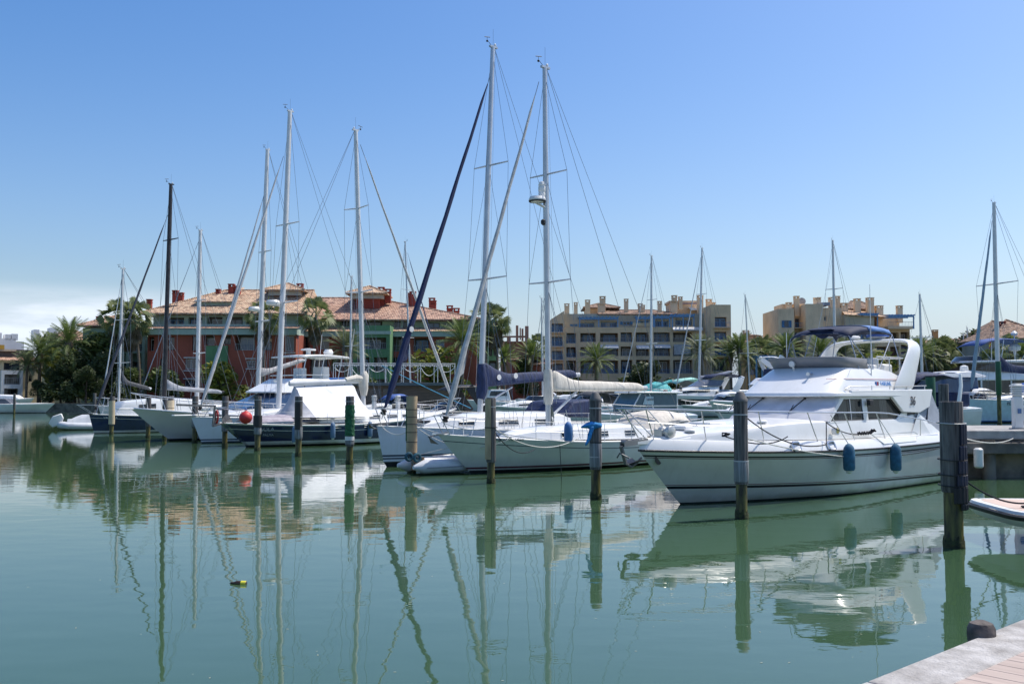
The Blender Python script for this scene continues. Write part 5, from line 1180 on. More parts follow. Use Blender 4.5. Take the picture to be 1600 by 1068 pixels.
back_sloop('distant sloop whose mast rises behind the blue bimini', (1290, 646), 40, 5.5, (1306, 610), (1301, 376), (1303, 390), (1262, 600), ALUW, .03, r=.2, w=.016, sprd=1.5)
back_sloop('distant sloop with dark slanting backstay right of the radar arch', (1420, 646), 40, 5.5, (1441, 600), (1437, 460), None, r=.2, w=.016, spread=(.6,), sprd=1.8)
back_sloop('far sloop with short mast left of the rounded pine crown', (1490, 640), 40, 4, (1508, 600), (1505, 522), None, r=.12, w=.016, spread=())
back_sloop('far sloop with taller mast left of the rounded pine crown', (1497, 640), 40, 4, (1514, 600), (1511, 512), None, r=.13, w=.016, spread=())
B, fr, H = back_sloop('white sloop with blue boot stripe and navy boom cover at the right edge', (1517, 660), 20, 6.5, (1560, 640), (1553, 317), (1550, 345), (1517, 614), mat('sail_greyblue', (.3, .38, .45), .8), .16, r=.21, bm=((1562, 578), (1640, 585)), cover=BLUECV, fb=(2.0, 1.9, 2.05), boot=BLUEBOOT, bw=1.9, w=.016, chd=.7, cfr=.9, hull=mat('hull_paleblue', (.55, .68, .76), .3), sprd=2.6, spread=(.58,))
for c_ in B.children:
    if c_.name.startswith('hull'): pass
text_part('PEGASUS', .38, basis(H.pt(H.t_at(3.2), 1.65) + V((0, .04, 0)), H.pt(H.t_at(2.2), 1.65) - H.pt(H.t_at(4.2), 1.65), (0, 0, 1)), NAVS, B, 'name_lettering')

# ---- inflatable dinghies
def dinghy(t, L_=2.6, r=.2, w_=.55):
    q = MB()
    path = [(-L_/2 - .35, w_, .24), (-L_/2, w_, .24), (0, w_, .25), (L_/2 - .5, w_ * .95, .28), (L_/2 - .1, w_ * .6, .33), (L_/2 + .08, 0, .36), (L_/2 - .1, -w_ * .6, .33), (L_/2 - .5, -w_ * .95, .28), (0, -w_, .25), (-L_/2, -w_, .24), (-L_/2 - .35, -w_, .24)]
    q.tube(path, [.06, r, r, r, r, r, r, r, r, r, .06], 14); q.build('tube', t, mt=PVCW)
    q = MB(); q.box(-L_/2 + .1, -w_ + .05, .08, L_/2 - .4, w_ - .05, .12); q.build('floor', t, mt=GREYCV)
    q = MB(); q.box(-L_/2 + .02, -w_ + .1, .1, -L_/2 + .08, w_ - .1, .52); q.build('transom', t, mt=TEAK)
    for sd_ in (1, -1):
        q = MB(); q.tube([(p[0], sd_ * (abs(p[1]) + r * 1.0), p[2] - .02) for p in path[1:5]], .018, 5); q.build('rub_strip', t, mt=GREYCV)
dp = onz(690, 745); ang = radians(180 + 35)
t = thing('inflatable_dinghy', (-1.98, 31.2, 0), radians(33), 'white inflatable dinghy with blue transom wheels between two white bows', 'dinghy')
dinghy(t, 2.3, .21, .52)
for y in (.12, -.42):
    q = MB(); q.tube([(-1.30, y + .0 , .5), (-1.1, y, .2)], .02, 5); o = q.build('wheel_leg', t, mt=STEEL)
    q = MB(); q.tube([(-1.32 + .10 * cos(a_), y, .52 + .10 * sin(a_)) for a_ in [i * pi / 8 for i in range(16)]], .05, 8, closed=True); q.lathe([(.03, -.04), (.03, .04)], (-1.32, y, .52), 8, axis='y'); q.build('wheel', t, mt=mat('wheel_blue', (.015, .09, .13), .6))
q = MB(); q.tube([(-.3, .5, .48), (.7, .62, .5)], .02, 5); q.build('oar', t, mt=ALU)
rope('dinghy_painter', [SFR.world((6.2, 0, 1.3))] + [V((-1.9, 30.6, .8)), V((-2.95, 30.75, .55))], .011, ROPEW, 'pale painter from the sloop stem down to the dinghy wheels')
t = thing('inflatable_dinghy', onz(125, 671), radians(200), 'white inflatable tender with tilted outboard left of the small navy sloop', 'dinghy')
dinghy(t, 2.4, .24, .6)
q = MB(); q.wedge([(1.2, .4, .12), (1.75, .15, .1), (2.0, .45, .16), (1.75, .95, .2), (1.2, 1.15, .2), (1.05, .8, .18)]); q.build('outboard_motor', t, mt=PLASTW, bev=.06)
q = MB(); n = 8; q.loft([[(-1.1 + 1.9 * i / n, y, .4 + (.75 * (1 - (i/n - .15) ** 2) if abs(y) < .3 else (.35 if abs(y) < .5 else 0))) for y in (-.55, -.4, -.2, 0, .2, .4, .55)] for i in range(n + 1)]); q.build('cover', t, mt=PVCW, ang=60)

# ---- lines and bundles round the sloops
sm = SFR.world
rope('mooring_line', cat_pts(V((-.57, 27.25, 0)) + V((-.05, -.02, 1.60)) + V((-1.5, 2.8, 0)), V((-.6, 27.3, 1.5)), .12), .012, ROPEW, 'pale line from the sloop bow to the half carpeted piling')
rope('mooring_line', cat_pts(V((-.46, 27.2, 1.48)), SFR.world(SFR.loc(905, 683, 1.74)), .40, 20), .016, ROPEW, 'white line sagging along the sloop hull from the half carpeted piling')
rope('mooring_line', cat_pts(V((-.46, 27.2, 1.38)), SFR.world(SFR.loc(836, 701, 1.72)), .30, 16), .014, ROPEK, 'dark looped line on the sloop hull')
rope('mooring_line', cat_pts(V((-.46, 27.2, 1.4)), V((1.9, 23.1, 1.3)), .06, 16), .010, ROPEW, 'thin pale line strung between two pilings past the sloop')
rope('mooring_line', cat_pts(V((1.35, 28.2, .98)), V((1.4, 28.2, -.1)), .0, 4), .010, ROPEK, 'dark line hanging straight into the water by the sloop')
rope('mooring_line', cat_pts(V((-3.1, 31.0, 1.55)), SFR.world((5.4, .3, 1.2)), .15, 12), .012, ROPEW, 'pale line from the beige carpeted piling to the sloop bow')
rope('mooring_line', cat_pts(V((-3.1, 31.0, 1.5)), SFR.world((4.6, 1.2, 1.05)), .45, 14), .012, ROPEW, 'pale drooping line below the sloop name')
rope('mooring_line', cat_pts(NFR.world((6.1, .1, 1.35)), V((-3.15, 31.1, 1.35)), .22, 14), .012, ROPEW, 'white line looping from the straight stem to the beige carpeted piling')
rope('mooring_line', cat_pts(NFR.world((5.9, -.2, 3.4)), NFR.world((.5, -1.5, 1.9)), .02, 8), .014, ROPEB, 'bright blue line slanting past the grey furled headsail', cat='rope')
_p = None
q = MB(); rr = random.Random(9)
pb = V((1.93, 23.09, 0))
def sheet(rows):       # creased cloth from rows of (x, y, z)
    n = len(rows[0]); q.loft([[pb + V(p) for p in r] for r in rows])
sheet([[(-.34, -.10, 1.665), (-.34, -.11, 1.66), (-.335, -.10, 1.65)], [(-.27, -.12, 1.72), (-.27, -.17, 1.69), (-.26, -.12, 1.645)], [(-.2, -.12, 1.765), (-.19, -.19, 1.70), (-.19, -.14, 1.64)], [(-.11, -.13, 1.79), (-.12, -.17, 1.73), (-.10, -.15, 1.60)], [(.02, -.165, 1.77), (.02, -.175, 1.72), (.01, -.165, 1.64)], [(.13, -.1, 1.75), (.14, -.1, 1.7), (.13, -.1, 1.66)]])
sheet([[(-.16, -.14, 1.70), (-.10, -.19, 1.69), (-.03, -.16, 1.68)], [(-.15, -.15, 1.60), (-.11, -.20, 1.61), (-.05, -.16, 1.62)], [(-.19, -.15, 1.50), (-.12, -.19, 1.52), (-.09, -.16, 1.53)], [(-.20, -.16, 1.40), (-.16, -.20, 1.40), (-.12, -.16, 1.42)], [(-.24, -.16, 1.30), (-.20, -.18, 1.31), (-.16, -.16, 1.33)], [(-.25, -.16, 1.24), (-.24, -.17, 1.24), (-.22, -.16, 1.25)]])
o = simple('cloth', q, 'bright blue cloth tied round the cone topped piling', 'cloth', mt=mat('cloth_blue', (.03, .26, .60), .8, var=.35, vs=7), ang=25)
md = o.modifiers.new('th', 'SOLIDIFY'); md.thickness = .01

# ================================================================== motor cruisers
def cruiser(label, bow, ang, half, rows=None, B_=1.7, fb=(1.1, 1.1, 1.4), grp='motor cruisers berthed behind', cat='motor boat', name='motor_cruiser', ovh=1.2, stern_left=False, n=20, loc=None):
    if loc: o, h = V(loc), V((cos(radians(ang)), sin(radians(ang)), 0)) * (1 if stern_left else -1)
    else:
        h = V((cos(radians(ang)), sin(radians(ang)), 0))
        o = onz(*bow) + h * half; h = h if stern_left else -h
    fr = Frame(o, h); t = thing(name, o, fr.rz, label, cat, grp)
    H = Hull((-half, half), (-half - .1, half + ovh), B_ * .9, B_ * 1.05, fb, tm=.45, rtw=.9, rts=.92, pw=1.7, ps=2.4, kb=1.2, km=.5, n=n, rows=rows or [('a', -.3), ('a', .06, ANTI), ('f', .4, HULLW), ('s', -.3, HULLW), ('s', -.2, HULLW), ('s', 0, GEL)])
    H.mesh().build('hull', t, ang=50); H.deck(.12).build('deck', t, mt=GEL)
    return t, fr, H
def screen(t, x0, x1, z0, z1, w_, mt_=GLASS, nm='windscreen', back=1.6):
    q = MB(); A, B_ = [], []
    for i in range(-8, 9):
        a_ = i / 8 * pi / 2; A.append((x0 - 1.0 + 1.0 * cos(a_), w_ * sin(a_), z0)); B_.append((x1 - 1.0 + 1.0 * cos(a_), w_ * .93 * sin(a_), z1))
    A = [(x0 - back, -w_, z0)] + A + [(x0 - back, w_, z0)]; B_ = [(x1 - back * .7, -w_ * .93, z1 - .05)] + B_ + [(x1 - back * .7, w_ * .93, z1 - .05)]
    q.m(mt_).loft([A, B_]); q.m(STEEL).tube(B_, .022, 5); q.tube(A, .02, 5); q.build(nm, t, ang=50)
def arch(t, x, z0, z1, w_, rake=-.8, wd=.35, mt_=GEL):
    q = MB(); secs = []
    pts = [(x, w_, z0), (x + rake * .6, w_ * .97, z0 + (z1 - z0) * .6), (x + rake * .9, w_ * .86, z1 - .1), (x + rake, w_ * .6, z1), (x + rake, 0, z1 + .05)]
    pts += [(a_, -b_, c_) for a_, b_, c_ in reversed(pts[:-1])]
    for i, p in enumerate(pts):
        k = abs(i - 4) / 4; w2 = wd * (.6 + .6 * k); secs.append([V(p) + V((w2, 0, 0)), V(p) + V((0, 0, 0)) + (V((0, .06, 0)) if k > .4 else V((0, 0, .06))), V(p) + V((-w2, 0, 0)), V(p) - (V((0, .06, 0)) if k > .4 else V((0, 0, .06)))])
    q.loft(secs, closed=True, caps=True); q.build('radar_arch', t, mt=mt_, ang=40)
def rail_simple(t, H, t0=.45, h=.65, r=.022):
    q = MB().m(STEEL); P = [H.edge(a_, 1, h, .08) for a_ in (t0, .6, .75, .88)]; tip = H.edge(1, 1, h + .05)
    q.tube([H.edge(t0 - .05, 1, 0, .08)] + P + [tip] + [V((p.x, -p.y, p.z)) for p in reversed(P)] + [H.edge(t0 - .05, -1, 0, .08)], r, 5)
    for a_ in (t0 + .05, .6, .7, .8, .9):
        for s_ in (1, -1): q.tube([H.edge(a_ - .02, s_, 0, .08), H.edge(a_, s_, h, .08)], r * .8, 4)
    q.build('guard_rail', t)
# sleek express cruiser with dark stripe
t, fr, H = cruiser('sleek white cruiser with broad black hull stripe and navy bimini', (1032, 646), 22, 6.8, rows=[('a', -.3), ('a', .12, ANTI), ('f', .42, HULLG), ('f', .48, HULLG), ('f', .80, BLACK), ('f', .86, HULLW), ('s', 0, GEL)], B_=2.1, fb=(2.4, 2.3, 2.5), ovh=2.0)
trunk(t, [(6.2, .4, 2.4, 2.6), (4.5, 1.2, 2.35, 3.0), (2.5, 1.6, 2.3, 3.4), (.5, 1.8, 2.3, 3.6), (-1, 1.85, 2.3, 3.6)], nm='foredeck', wins=[(4.2, .4, .35, .72)])
screen(t, 2.3, .6, 3.55, 4.4, 1.7, back=3.6, mt_=mat('screen_glass', (.12, .14, .18), .08)); arch(t, -3.2, 2.6, 4.9, 1.9, -1.6, .5)
q = MB(); secs = [[(x, y, z - .1 * abs(y) ** 2 * .4) for y in (-1.7, -1, 0, 1, 1.7)] for x, z in ((.2, 4.7), (-.8, 5.15), (-2.4, 5.3), (-4.2, 5.15), (-4.9, 4.8))]; q.loft(secs); o = q.build('bimini', t, mt=BLUECV); md = o.modifiers.new('t', 'SOLIDIFY'); md.thickness = .04
rail_simple(t, H, .4, .7, .03)
q = MB(); q.box(-6.5, -1.8, 2.3, -2.5, 1.8, 3.1); q.build('cockpit', t, mt=GEL, bev=.15)
# turquoise covered boats just left of it
t, fr, H = cruiser('small boat with turquoise hood beside the black striped cruiser', (1015, 641), 22, 4., B_=1.5, fb=(2.0, 1.9, 2.2), grp='motor cruisers berthed behind', loc=(18.5, 132, 0))
q = MB(); secs = [[(x, w_ * c_, z0 + (z1 - z0) * s_) for c_, s_ in ((-1, 0), (-.9, .6), (-.5, .95), (0, 1.05), (.5, .95), (.9, .6), (1, 0))] for x, w_, z0, z1 in ((2.2, 1.2, 2.1, 2.2), (1.2, 1.4, 2.1, 3.6), (-.5, 1.45, 2.1, 4.1), (-2, 1.45, 2.1, 3.9), (-3, 1.4, 2.1, 2.8))]; q.loft(secs); q.build('hood', t, mt=TURQ, ang=60)
t, fr, H = cruiser('small boat with pale turquoise canopy behind the striped cruiser', (1060, 640), 22, 4., B_=1.6, fb=(2.4, 2.4, 2.6), loc=(24.3, 140, 0))
q = MB(); secs = [[(x, y, z - .12 * y * y) for y in (-1.5, -.8, 0, .8, 1.5)] for x, z in ((2.4, 4.2), (1, 4.7), (-1, 4.9), (-3, 4.4))]; q.loft(secs); o = q.build('canopy', t, mt=mat('canvas_mint', (.3, .58, .52), .8)); md = o.modifiers.new('t', 'SOLIDIFY'); md.thickness = .04
q = MB(); [q.tube([(x, y, 2.4), (x, y, z)], .03, 5) for x, z in ((2.2, 4.1), (-2.8, 4.3)) for y in (-1.4, 1.4)]; q.build('canopy_frame', t, mt=STEEL)
# pilot house boat with sale sign
Pw = aty(985, 625, 60)
t, fr, H = cruiser('white pilothouse boat with a for sale sign in its side window', None, 30, 3.6, B_=1.4, fb=(1.2, 1.15, 1.45), loc=(Pw.x + .3, 60, 0), ovh=.7)
q = MB(); q.wedge([(.9, 1.3, 1.05), (.9, 1.75, 1.05), (.35, 2.5, 1.0), (-2.4, 2.5, 1.0), (-2.4, 1.3, 1.1)]); q.build('pilothouse', t, mt=mat('cabin_teal', (.06, .12, .15), .25), bev=.03)
q = MB(); q.box(-2.7, -1.15, 2.5, .75, 1.15, 2.62); q.build('roof', t, mt=GEL, bev=.05)
q = MB()
for a_, b_ in (((.92, 1.75), (.38, 2.5)), ((-.55, 1.5), (-.75 + .5, 2.5)), ((-2.35, 1.5), (-2.35, 2.5))):
    for sd_ in (1, -1): q = MB(); q.bar((a_[0], sd_*1.06, a_[1]), (b_[0], sd_*1.02, b_[1]), .07, .05); q.build('window_post', t, mt=PLASTW)
q = MB(); q.bar((.95, 1.08, 1.76), (-2.4, 1.1, 1.76), .06); q.build('window_frame', t, mt=PLASTW)
q = MB(); q.poly([(.28, 1.085, 1.85), (-.55, 1.085, 1.85), (-.55, 1.05, 2.32), (.05, 1.05, 2.32)]); sgn = q.build('sign', t, mt=mat('sign_pale', (.48, .60, .62), .6), ang=0)
text_part('VENDE', .17, basis((-.28, 1.088, 2.14), (-1, 0, 0), (0, 0, 1)), NAVS, sgn, 'lettering')
rail_simple(t, H, .5, .6)
# flybridge boat with arch and navy seats
t, fr, H = cruiser('white flybridge boat with tall raked arch and navy seat covers', None, 28, 6.0, B_=2.0, fb=(1.7, 1.6, 1.9), loc=(25.2, 98, 0), ovh=1.5)
q = MB(); q.wedge([(2.8, 1.7, 1.2), (.6, 3.4, 1.5), (-3.5, 3.5, 1.6), (-3.5, 1.6, 1.8), (2.4, 1.6, 1.7)]); q.build('cabin', t, mt=mat('cabin_dark', (.03, .02, .02), .4), bev=.06)
q = MB(); q.wedge([(1.2, 3.4, 1.7), (.3, 4.1, 1.5), (-1, 4.15, 1.5), (-4.6, 3.8, 1.8), (-4.6, 3.4, 1.9)]); q.build('flybridge', t, mt=GEL, bev=.08)
arch(t, -2.2, 3.8, 6.1, 1.7, 2.2, .3)
q = MB(); q.bar((-4.7, 1.6, 3.7), (-.2, 1.4, 6.1), .18, .5); q.bar((-4.7, -1.6, 3.7), (-.2, -1.4, 6.1), .18, .5); q.build('arch_strut', t, mt=GEL)
q = MB(); q.box(-1.2, -1.1, 4.1, -.4, 1.1, 5.0); q.box(-2.6, -1.1, 4.1, -1.9, 1.1, 4.9); q.build('seat', t, mt=BLUECV, bev=.08)
t, fr, H = cruiser('small dark topped boat in front of the timber pavilion', None, 30, 3.4, B_=1.3, fb=(1.2, 1.15, 1.4), loc=(-3.9, 66, 0), ovh=.8)
q = MB(); secs = [[(x, y, z - .1 * y * y) for y in (-1.2, -.6, 0, .6, 1.2)] for x, z in ((.9, 2.75), (.2, 3.05), (-1.2, 3.1), (-2.2, 2.9))]; q.loft(secs); o = q.build('bimini', t, mt=RUBBER); md = o.modifiers.new('t', 'SOLIDIFY'); md.thickness = .04
q = MB()
for y in (-1.15, 1.15): q = MB(); q.bar((-.6, y, 2.95), (-1.9, y, 1.3), .05, .55); q.build('folded_side', t, mt=RUBBER)
screen(t, 1.6, .9, 1.35, 1.9, 1.0, back=1.4); rail_simple(t, H, .5, .55, .02)
# big flybridge yacht on the right, tan cockpit
t, fr, H = cruiser('large white flybridge yacht with brown side panels and blue bimini at right', None, 14, 7.5, B_=2.4, fb=(2.0, 2.0, 2.4), loc=(47.5, 104, 0), ovh=1.8, cat='motor yacht')
q = MB(); q.wedge([(3.5, 2.0, 1.6), (1.6, 3.9, 1.9), (-5.0, 4.0, 2.0), (-5.0, 2.0, 2.1), (3., 1.9, 2.0)]); q.build('saloon', t, mt=mat('saloon_brown', (.10, .075, .05), .3, var=.4, vs=1.2), bev=.08)
for x in (-3.8, -2.4, -.2, .8): 
    q = MB(); q.box(x, -2.06, 2.1, x + .16, 2.06, 3.9); q.build('pillar', t, mt=GEL)
q = MB(); q.wedge([(3.6, 3.95, 1.9), (1.8, 4.9, 1.7), (1.0, 4.95, 1.7), (-6.3, 4.6, 2.1), (-6.3, 3.95, 2.2), (2.5, 3.85, 2.0)]); q.build('flybridge', t, mt=GEL, bev=.12)
q = MB()
for sd_ in (1, -1): q.poly([(.6, sd_*2.12, 5.0), (-5.6, sd_*2.2, 4.9), (-5.6, sd_*2.2, 5.75), (-1.5, sd_*2.1, 5.75)])
q.build('side_panel', t, mt=mat('panel_brown', (.07, .055, .045), .3), ang=0)
q = MB(); q.wedge([(.6, 5.75, 1.9), (.2, 5.95, 1.9), (-6.0, 6.1, 2.15), (-6.2, 5.8, 2.15)]); q.build('fairing', t, mt=GEL, bev=.08)
q = MB(); secs = [[(x, y, z - .06 * y * y) for y in (-1.8, -1, 0, 1, 1.8)] for x, z in ((-.2, 7.6), (-1.4, 8.15), (-3.2, 8.4), (-5.2, 8.35), (-6.6, 8.0))]; q.loft(secs); o = q.build('bimini', t, mt=mat('bimini_mid', (.05, .10, .30), .8)); md = o.modifiers.new('t', 'SOLIDIFY'); md.thickness = .05
q = MB()
for x, xb, z in ((-.2, -1.8, 7.5), (-3.2, -2.8, 8.3), (-6.5, -5.2, 7.9)):
    for y in (1.75, -1.75): q.tube([(xb, y, 5.9), (x, y, z)], .035, 5)
q.build('bimini_hoop', t, mt=STEEL)
q = MB().m(PLASTW); q.lathe([(.1, -.4), (.15, 0), (.55, .1), (.6, .5), (.3, .8), (.05, .9)], (-5.3, .8, 7.0), 16); q.lathe([(.3, 0), (.35, .2), (.1, .45)], (-5.3, .8, 8.7), 12); q.tube([(-5.3, .8, 6), (-5.3, .8, 8.7)], .06, 6); q.build('radar', t)
screen(t, 1.2, .7, 5.9, 6.4, 1.8, back=1.5); rail_simple(t, H, .4, .8, .035)
# navy covered cruiser right behind the stern
t, fr, H = cruiser('white cruiser with swept navy bimini behind the motor yacht stern', None, 20, 5.2, B_=1.8, fb=(1.5, 1.45, 1.7), loc=(26.6, 68, 0), ovh=1.4, stern_left=False)
trunk(t, [(4.6, .5, 1.6, 1.8), (3, 1.2, 1.55, 2.3), (1, 1.5, 1.5, 2.7), (-.5, 1.5, 1.5, 2.7)], nm='foredeck', wins=[(3, 1, .35, .7)])
screen(t, 1.4, .2, 2.6, 3.4, 1.45, back=2.5); arch(t, -3.2, 1.7, 3.95, 1.75, -.5, .16)
q = MB(); secs = [[(x, y, z - .1 * y * y) for y in (-1.6, -.9, 0, .9, 1.6)] for x, z in ((.6, 3.3), (-.6, 3.95), (-2.2, 4.0), (-4.2, 3.6))]; q.loft(secs); o = q.build('bimini', t, mt=BLUECV); md = o.modifiers.new('t', 'SOLIDIFY'); md.thickness = .05
q = MB(); q.box(-4.6, -1.4, 1.6, -2.6, 1.4, 2.6); q.build('seat_cover', t, mt=BLUECV, bev=.15)
t, fr, H = cruiser('white hardtop cruiser with dark windows left of the brown panelled yacht', None, 20, 5.8, B_=2., fb=(2.2, 2.1, 2.4), loc=(38.5, 92, 0), ovh=1.4)
q = MB(); q.wedge([(3., 2.2, 1.2), (.5, 4.1, 1.4), (-3, 4.3, 1.5), (-4.2, 4.0, 1.6), (-4.2, 2.2, 1.8)]); q.build('cabin', t, mt=GLASSB, bev=.05)
q = MB(); q.wedge([(.9, 4.0, 1.5), (.2, 4.4, 1.4), (-3.4, 4.6, 1.5), (-5.2, 4.2, 1.6), (-5.2, 4.05, 1.7)]); q.build('hardtop', t, mt=GEL, bev=.06)
q = MB(); q.lathe([(.3, 0), (.4, .3), (.35, .7), (.1, .8)], (-4.2, 0, 4.4), 12); q.build('radar', t, mt=PLASTW)
# blue sprayhood on the right sloop
rb_o = [o_ for o_ in bpy.data.objects if o_.get('label', '').startswith('white sloop with blue boot')][0]
q = MB(); secs = [[(x, w_ * c_, z0 + (z1 - z0) * s_) for c_, s_ in ((-1, 0), (-.95, .6), (-.6, .97), (0, 1.05), (.6, .97), (.95, .6), (1, 0))] for x, w_, z0, z1 in ((.6, 1.2, 2.3, 2.5), (-.2, 1.35, 2.3, 3.5), (-1.6, 1.4, 2.3, 3.75), (-2.6, 1.35, 2.3, 3.6), (-2.8, 1.3, 2.3, 2.9))]; q.loft(secs); q.build('sprayhood', rb_o, mt=MIDBLUE, ang=60)
q = MB()
for sd_ in (1, -1): q.poly([(-.3, sd_*1.42, 2.7), (-2.3, sd_*1.44, 2.7), (-2.2, sd_*1.38, 3.25), (-.5, sd_*1.36, 3.15)])
q.build('clear_panel', rb_o, mt=GLASSB, ang=0)
# low speedboats by the left bank
t, fr, H = cruiser('low white speedboat lying along the left stone bank', None, 3, 5.4, B_=1.5, fb=(1.3, 1.2, 1.3), loc=(-68.5, 134.5, 0), grp='small boats by the far banks', ovh=1.3, stern_left=True)
q = MB(); q.wedge([(1.6, 1.2, 1.1), (.6, 1.9, 1.1), (-.4, 1.95, 1.1), (-1.4, 1.3, 1.2)]); q.build('windscreen', t, mt=TINT, bev=.05)
q = MB(); q.wedge([(-1.6, 1.2, 1.2), (-1.8, 1.7, 1.2), (-4.4, 1.6, 1.2), (-4.6, 1.2, 1.2)]); q.build('cockpit_cover', t, mt=BEIGECV, bev=.1)
t, fr, H = cruiser('small white covered launch on the bank left of the dark trees', None, 3, 2.6, B_=1.2, fb=(.9, .9, 1.1), loc=(-70.2, 139.2, .9), grp='small boats by the far banks', ovh=.8, stern_left=True)
q = MB(); q.wedge([(2.0, .9, 1.0), (1.0, 1.5, 1.0), (-1.5, 1.6, 1.0), (-2.4, .9, 1.0)]); q.build('cover', t, mt=WHITECV, bev=.2)
t, fr, H = cruiser('low grey speedboat behind the white speedboat at the left edge', None, 3, 4, B_=1.4, fb=(1., 1., 1.2), loc=(-74, 139, 0), grp='small boats by the far banks', ovh=1., stern_left=True, rows=[('a', -.3), ('f', .4, GREYCV), ('s', 0, HULLB)])
q = MB(); q.wedge([(1.4, 1., 1.1), (.6, 1.5, 1.1), (-1.4, 1.4, 1.1), (-2, 1., 1.1)]); q.build('cockpit_cover', t, mt=GREYCV, bev=.1)
t, fr, H = cruiser('small white cabin boat across the basin left of the navy boom cover', None, 12, 3.6, B_=1.4, fb=(1.6, 1.5, 1.8), loc=(-2.5, 143, 0), grp='small boats by the far banks', ovh=.7)
q = MB(); q.wedge([(1.4, 1.6, 1.1), (.9, 3.2, 1.0), (-1.8, 3.2, 1.0), (-2.2, 1.6, 1.1)]); q.build('cabin', t, mt=GEL, bev=.08)
q = MB()
for sd_ in (1, -1): q.poly([(.95, sd_*1.09, 2.3), (-1.6, sd_*1.1, 2.3), (-1.5, sd_*1.05, 2.95), (.75, sd_*1.05, 2.95)])
q.build('window', t, mt=GLASS, ang=0)
t, fr, H = cruiser('long low white boat across the basin under the navy boom', None, 8, 7, B_=1.8, fb=(1.7, 1.5, 1.9), loc=(8.5, 128, 0), grp='small boats by the far banks', ovh=1.2)
trunk(t, [(4, .8, 1.6, 1.8), (2, 1.3, 1.6, 2.4), (-4, 1.4, 1.6, 2.5)], wins=[(1.5, -3, .35, .7)])
t = thing('buoy', aty(803, 626, 118) * 1, 0, 'small red mooring buoy across the basin under the navy boom', 'buoy'); t.location.z = .5
q = MB(); q.lathe([(.2, -.6), (.42, -.3), (.5, .1), (.36, .5), (.15, .65), (.08, .9)], n=14); q.build('float', t, mt=REDB)
# wooden pavilion boat with hanging festoons
hb = thing('pavilion', (-12.2, 98, 0), radians(8), 'brown timber floating pavilion with flat roof and white festoons on its rail', 'pavilion')
q = MB(); q.box(-5.4, -3, -.5, 6.2, 3, 1.2); q.build('pontoon', hb, mt=CONCD)
q = MB(); q.box(-4.6, -2.5, 1.2, 6, 2.5, 3.3)
PLK = mat('plank_brown', (.20, .135, .09), .8, col2=(.10, .07, .05), vs=3, stretch=(.3, .3, 9)); q.build('wall', hb, mt=PLK, ang=0)
q = MB(); q.box(-5.6, -3.1, 3.3, 6.6, 3.1, 3.6); q.build('roof', hb, mt=mat('roof_greengrey', (.10, .12, .12), .6), ang=0, bev=.03)
for i, x in enumerate((-4.0, -2.2, -.5)):
    q = MB(); q.box(x, -2.56, 1.5, x + 1.4, -2.44, 3.0); q.build('window', hb, mt=GLASS, ang=0)
q = MB()
for i in range(8):
    x = -5.2 + i * 1.65; q.tube([(x, -2.9, 3.6), (x, -2.9, 5.4)], .035, 5)
    q.tube([(x, 2.9, 3.6), (x, 2.9, 5.4)], .035, 5)
q.tube([(-5.2, -2.9, 5.4), (6.4, -2.9, 5.4)], .05, 5); q.tube([(-5.2, 2.9, 5.4), (6.4, 2.9, 5.4)], .05, 5); q.build('rail', hb, mt=STEEL)
q = MB()
for i in range(7):
    x = -5.2 + i * 1.65; q.tube(cat_pts((x, -2.92, 5.1), (x + 1.65, -2.92, 5.1), .5 + .35 * (i % 2), 8), .03, 5)
for i in range(60): q.lathe([(.02, -.06), (.05, -.03), (.05, .03), (.02, .06)], (-5.2 + i * .195, -2.96, 5.25 - .06 * (i % 3)), 6)
q.build('festoon', hb, mt=PLASTW)
q = MB(); q.tube([(-12, -3.2, 2.9), (-5.4, -3.2, 3.9)], .15, 6); q.tube([(-9, -3.2, 3.7), (-3, -3.2, 3.8)], [.25, .3], 8); q.build('rolled_awning', hb, mt=mat('awning_blue', (.03, .12, .36), .7))
# smaller cruisers filling the far berths
def day_cruiser(px, Y_, ang, label, cover, s_=1.):
    t, fr, H = cruiser(label, None, ang, 3.6 * s_, B_=1.35 * s_, fb=(1.2 * s_, 1.1 * s_, 1.35 * s_), loc=((px - 800) / F * Y_, Y_, 0), ovh=1.1 * s_, rows=[('a', -.3), ('a', .08, ANTI), ('f', .45, HULLG), ('s', -.28 * s_, HULLG), ('s', -.2 * s_, NAVS), ('s', 0, GEL)])
    trunk(t, [(3.2*s_, .3*s_, 1.2*s_, 1.3*s_), (2*s_, .9*s_, 1.15*s_, 1.6*s_), (.4*s_, 1.15*s_, 1.1*s_, 1.8*s_), (-.3*s_, 1.15*s_, 1.1*s_, 1.8*s_)], nm='foredeck', wins=[(1.8*s_, .6*s_, .3, .65)])
    screen(t, .5*s_, -.1*s_, 1.75*s_, 2.3*s_, 1.1*s_, back=2.2*s_); rail_simple(t, H, .45, .5 * s_, .02 * s_)
    if cover:
        q = MB(); secs = [[(x*s_, y*s_, (z - .12 * y * y)*s_) for y in (-1.2, -.7, 0, .7, 1.2)] for x, z in ((-.1, 2.3), (-.8, 2.75), (-2, 2.8), (-3.2, 2.4), (-3.5, 1.6))]; q.loft(secs); o = q.build('bimini', t, mt=cover); md = o.modifiers.new('t', 'SOLIDIFY'); md.thickness = .03
    else: arch(t, -2.2*s_, 1.15*s_, 2.6*s_, 1.25*s_, -.5*s_, .14*s_)
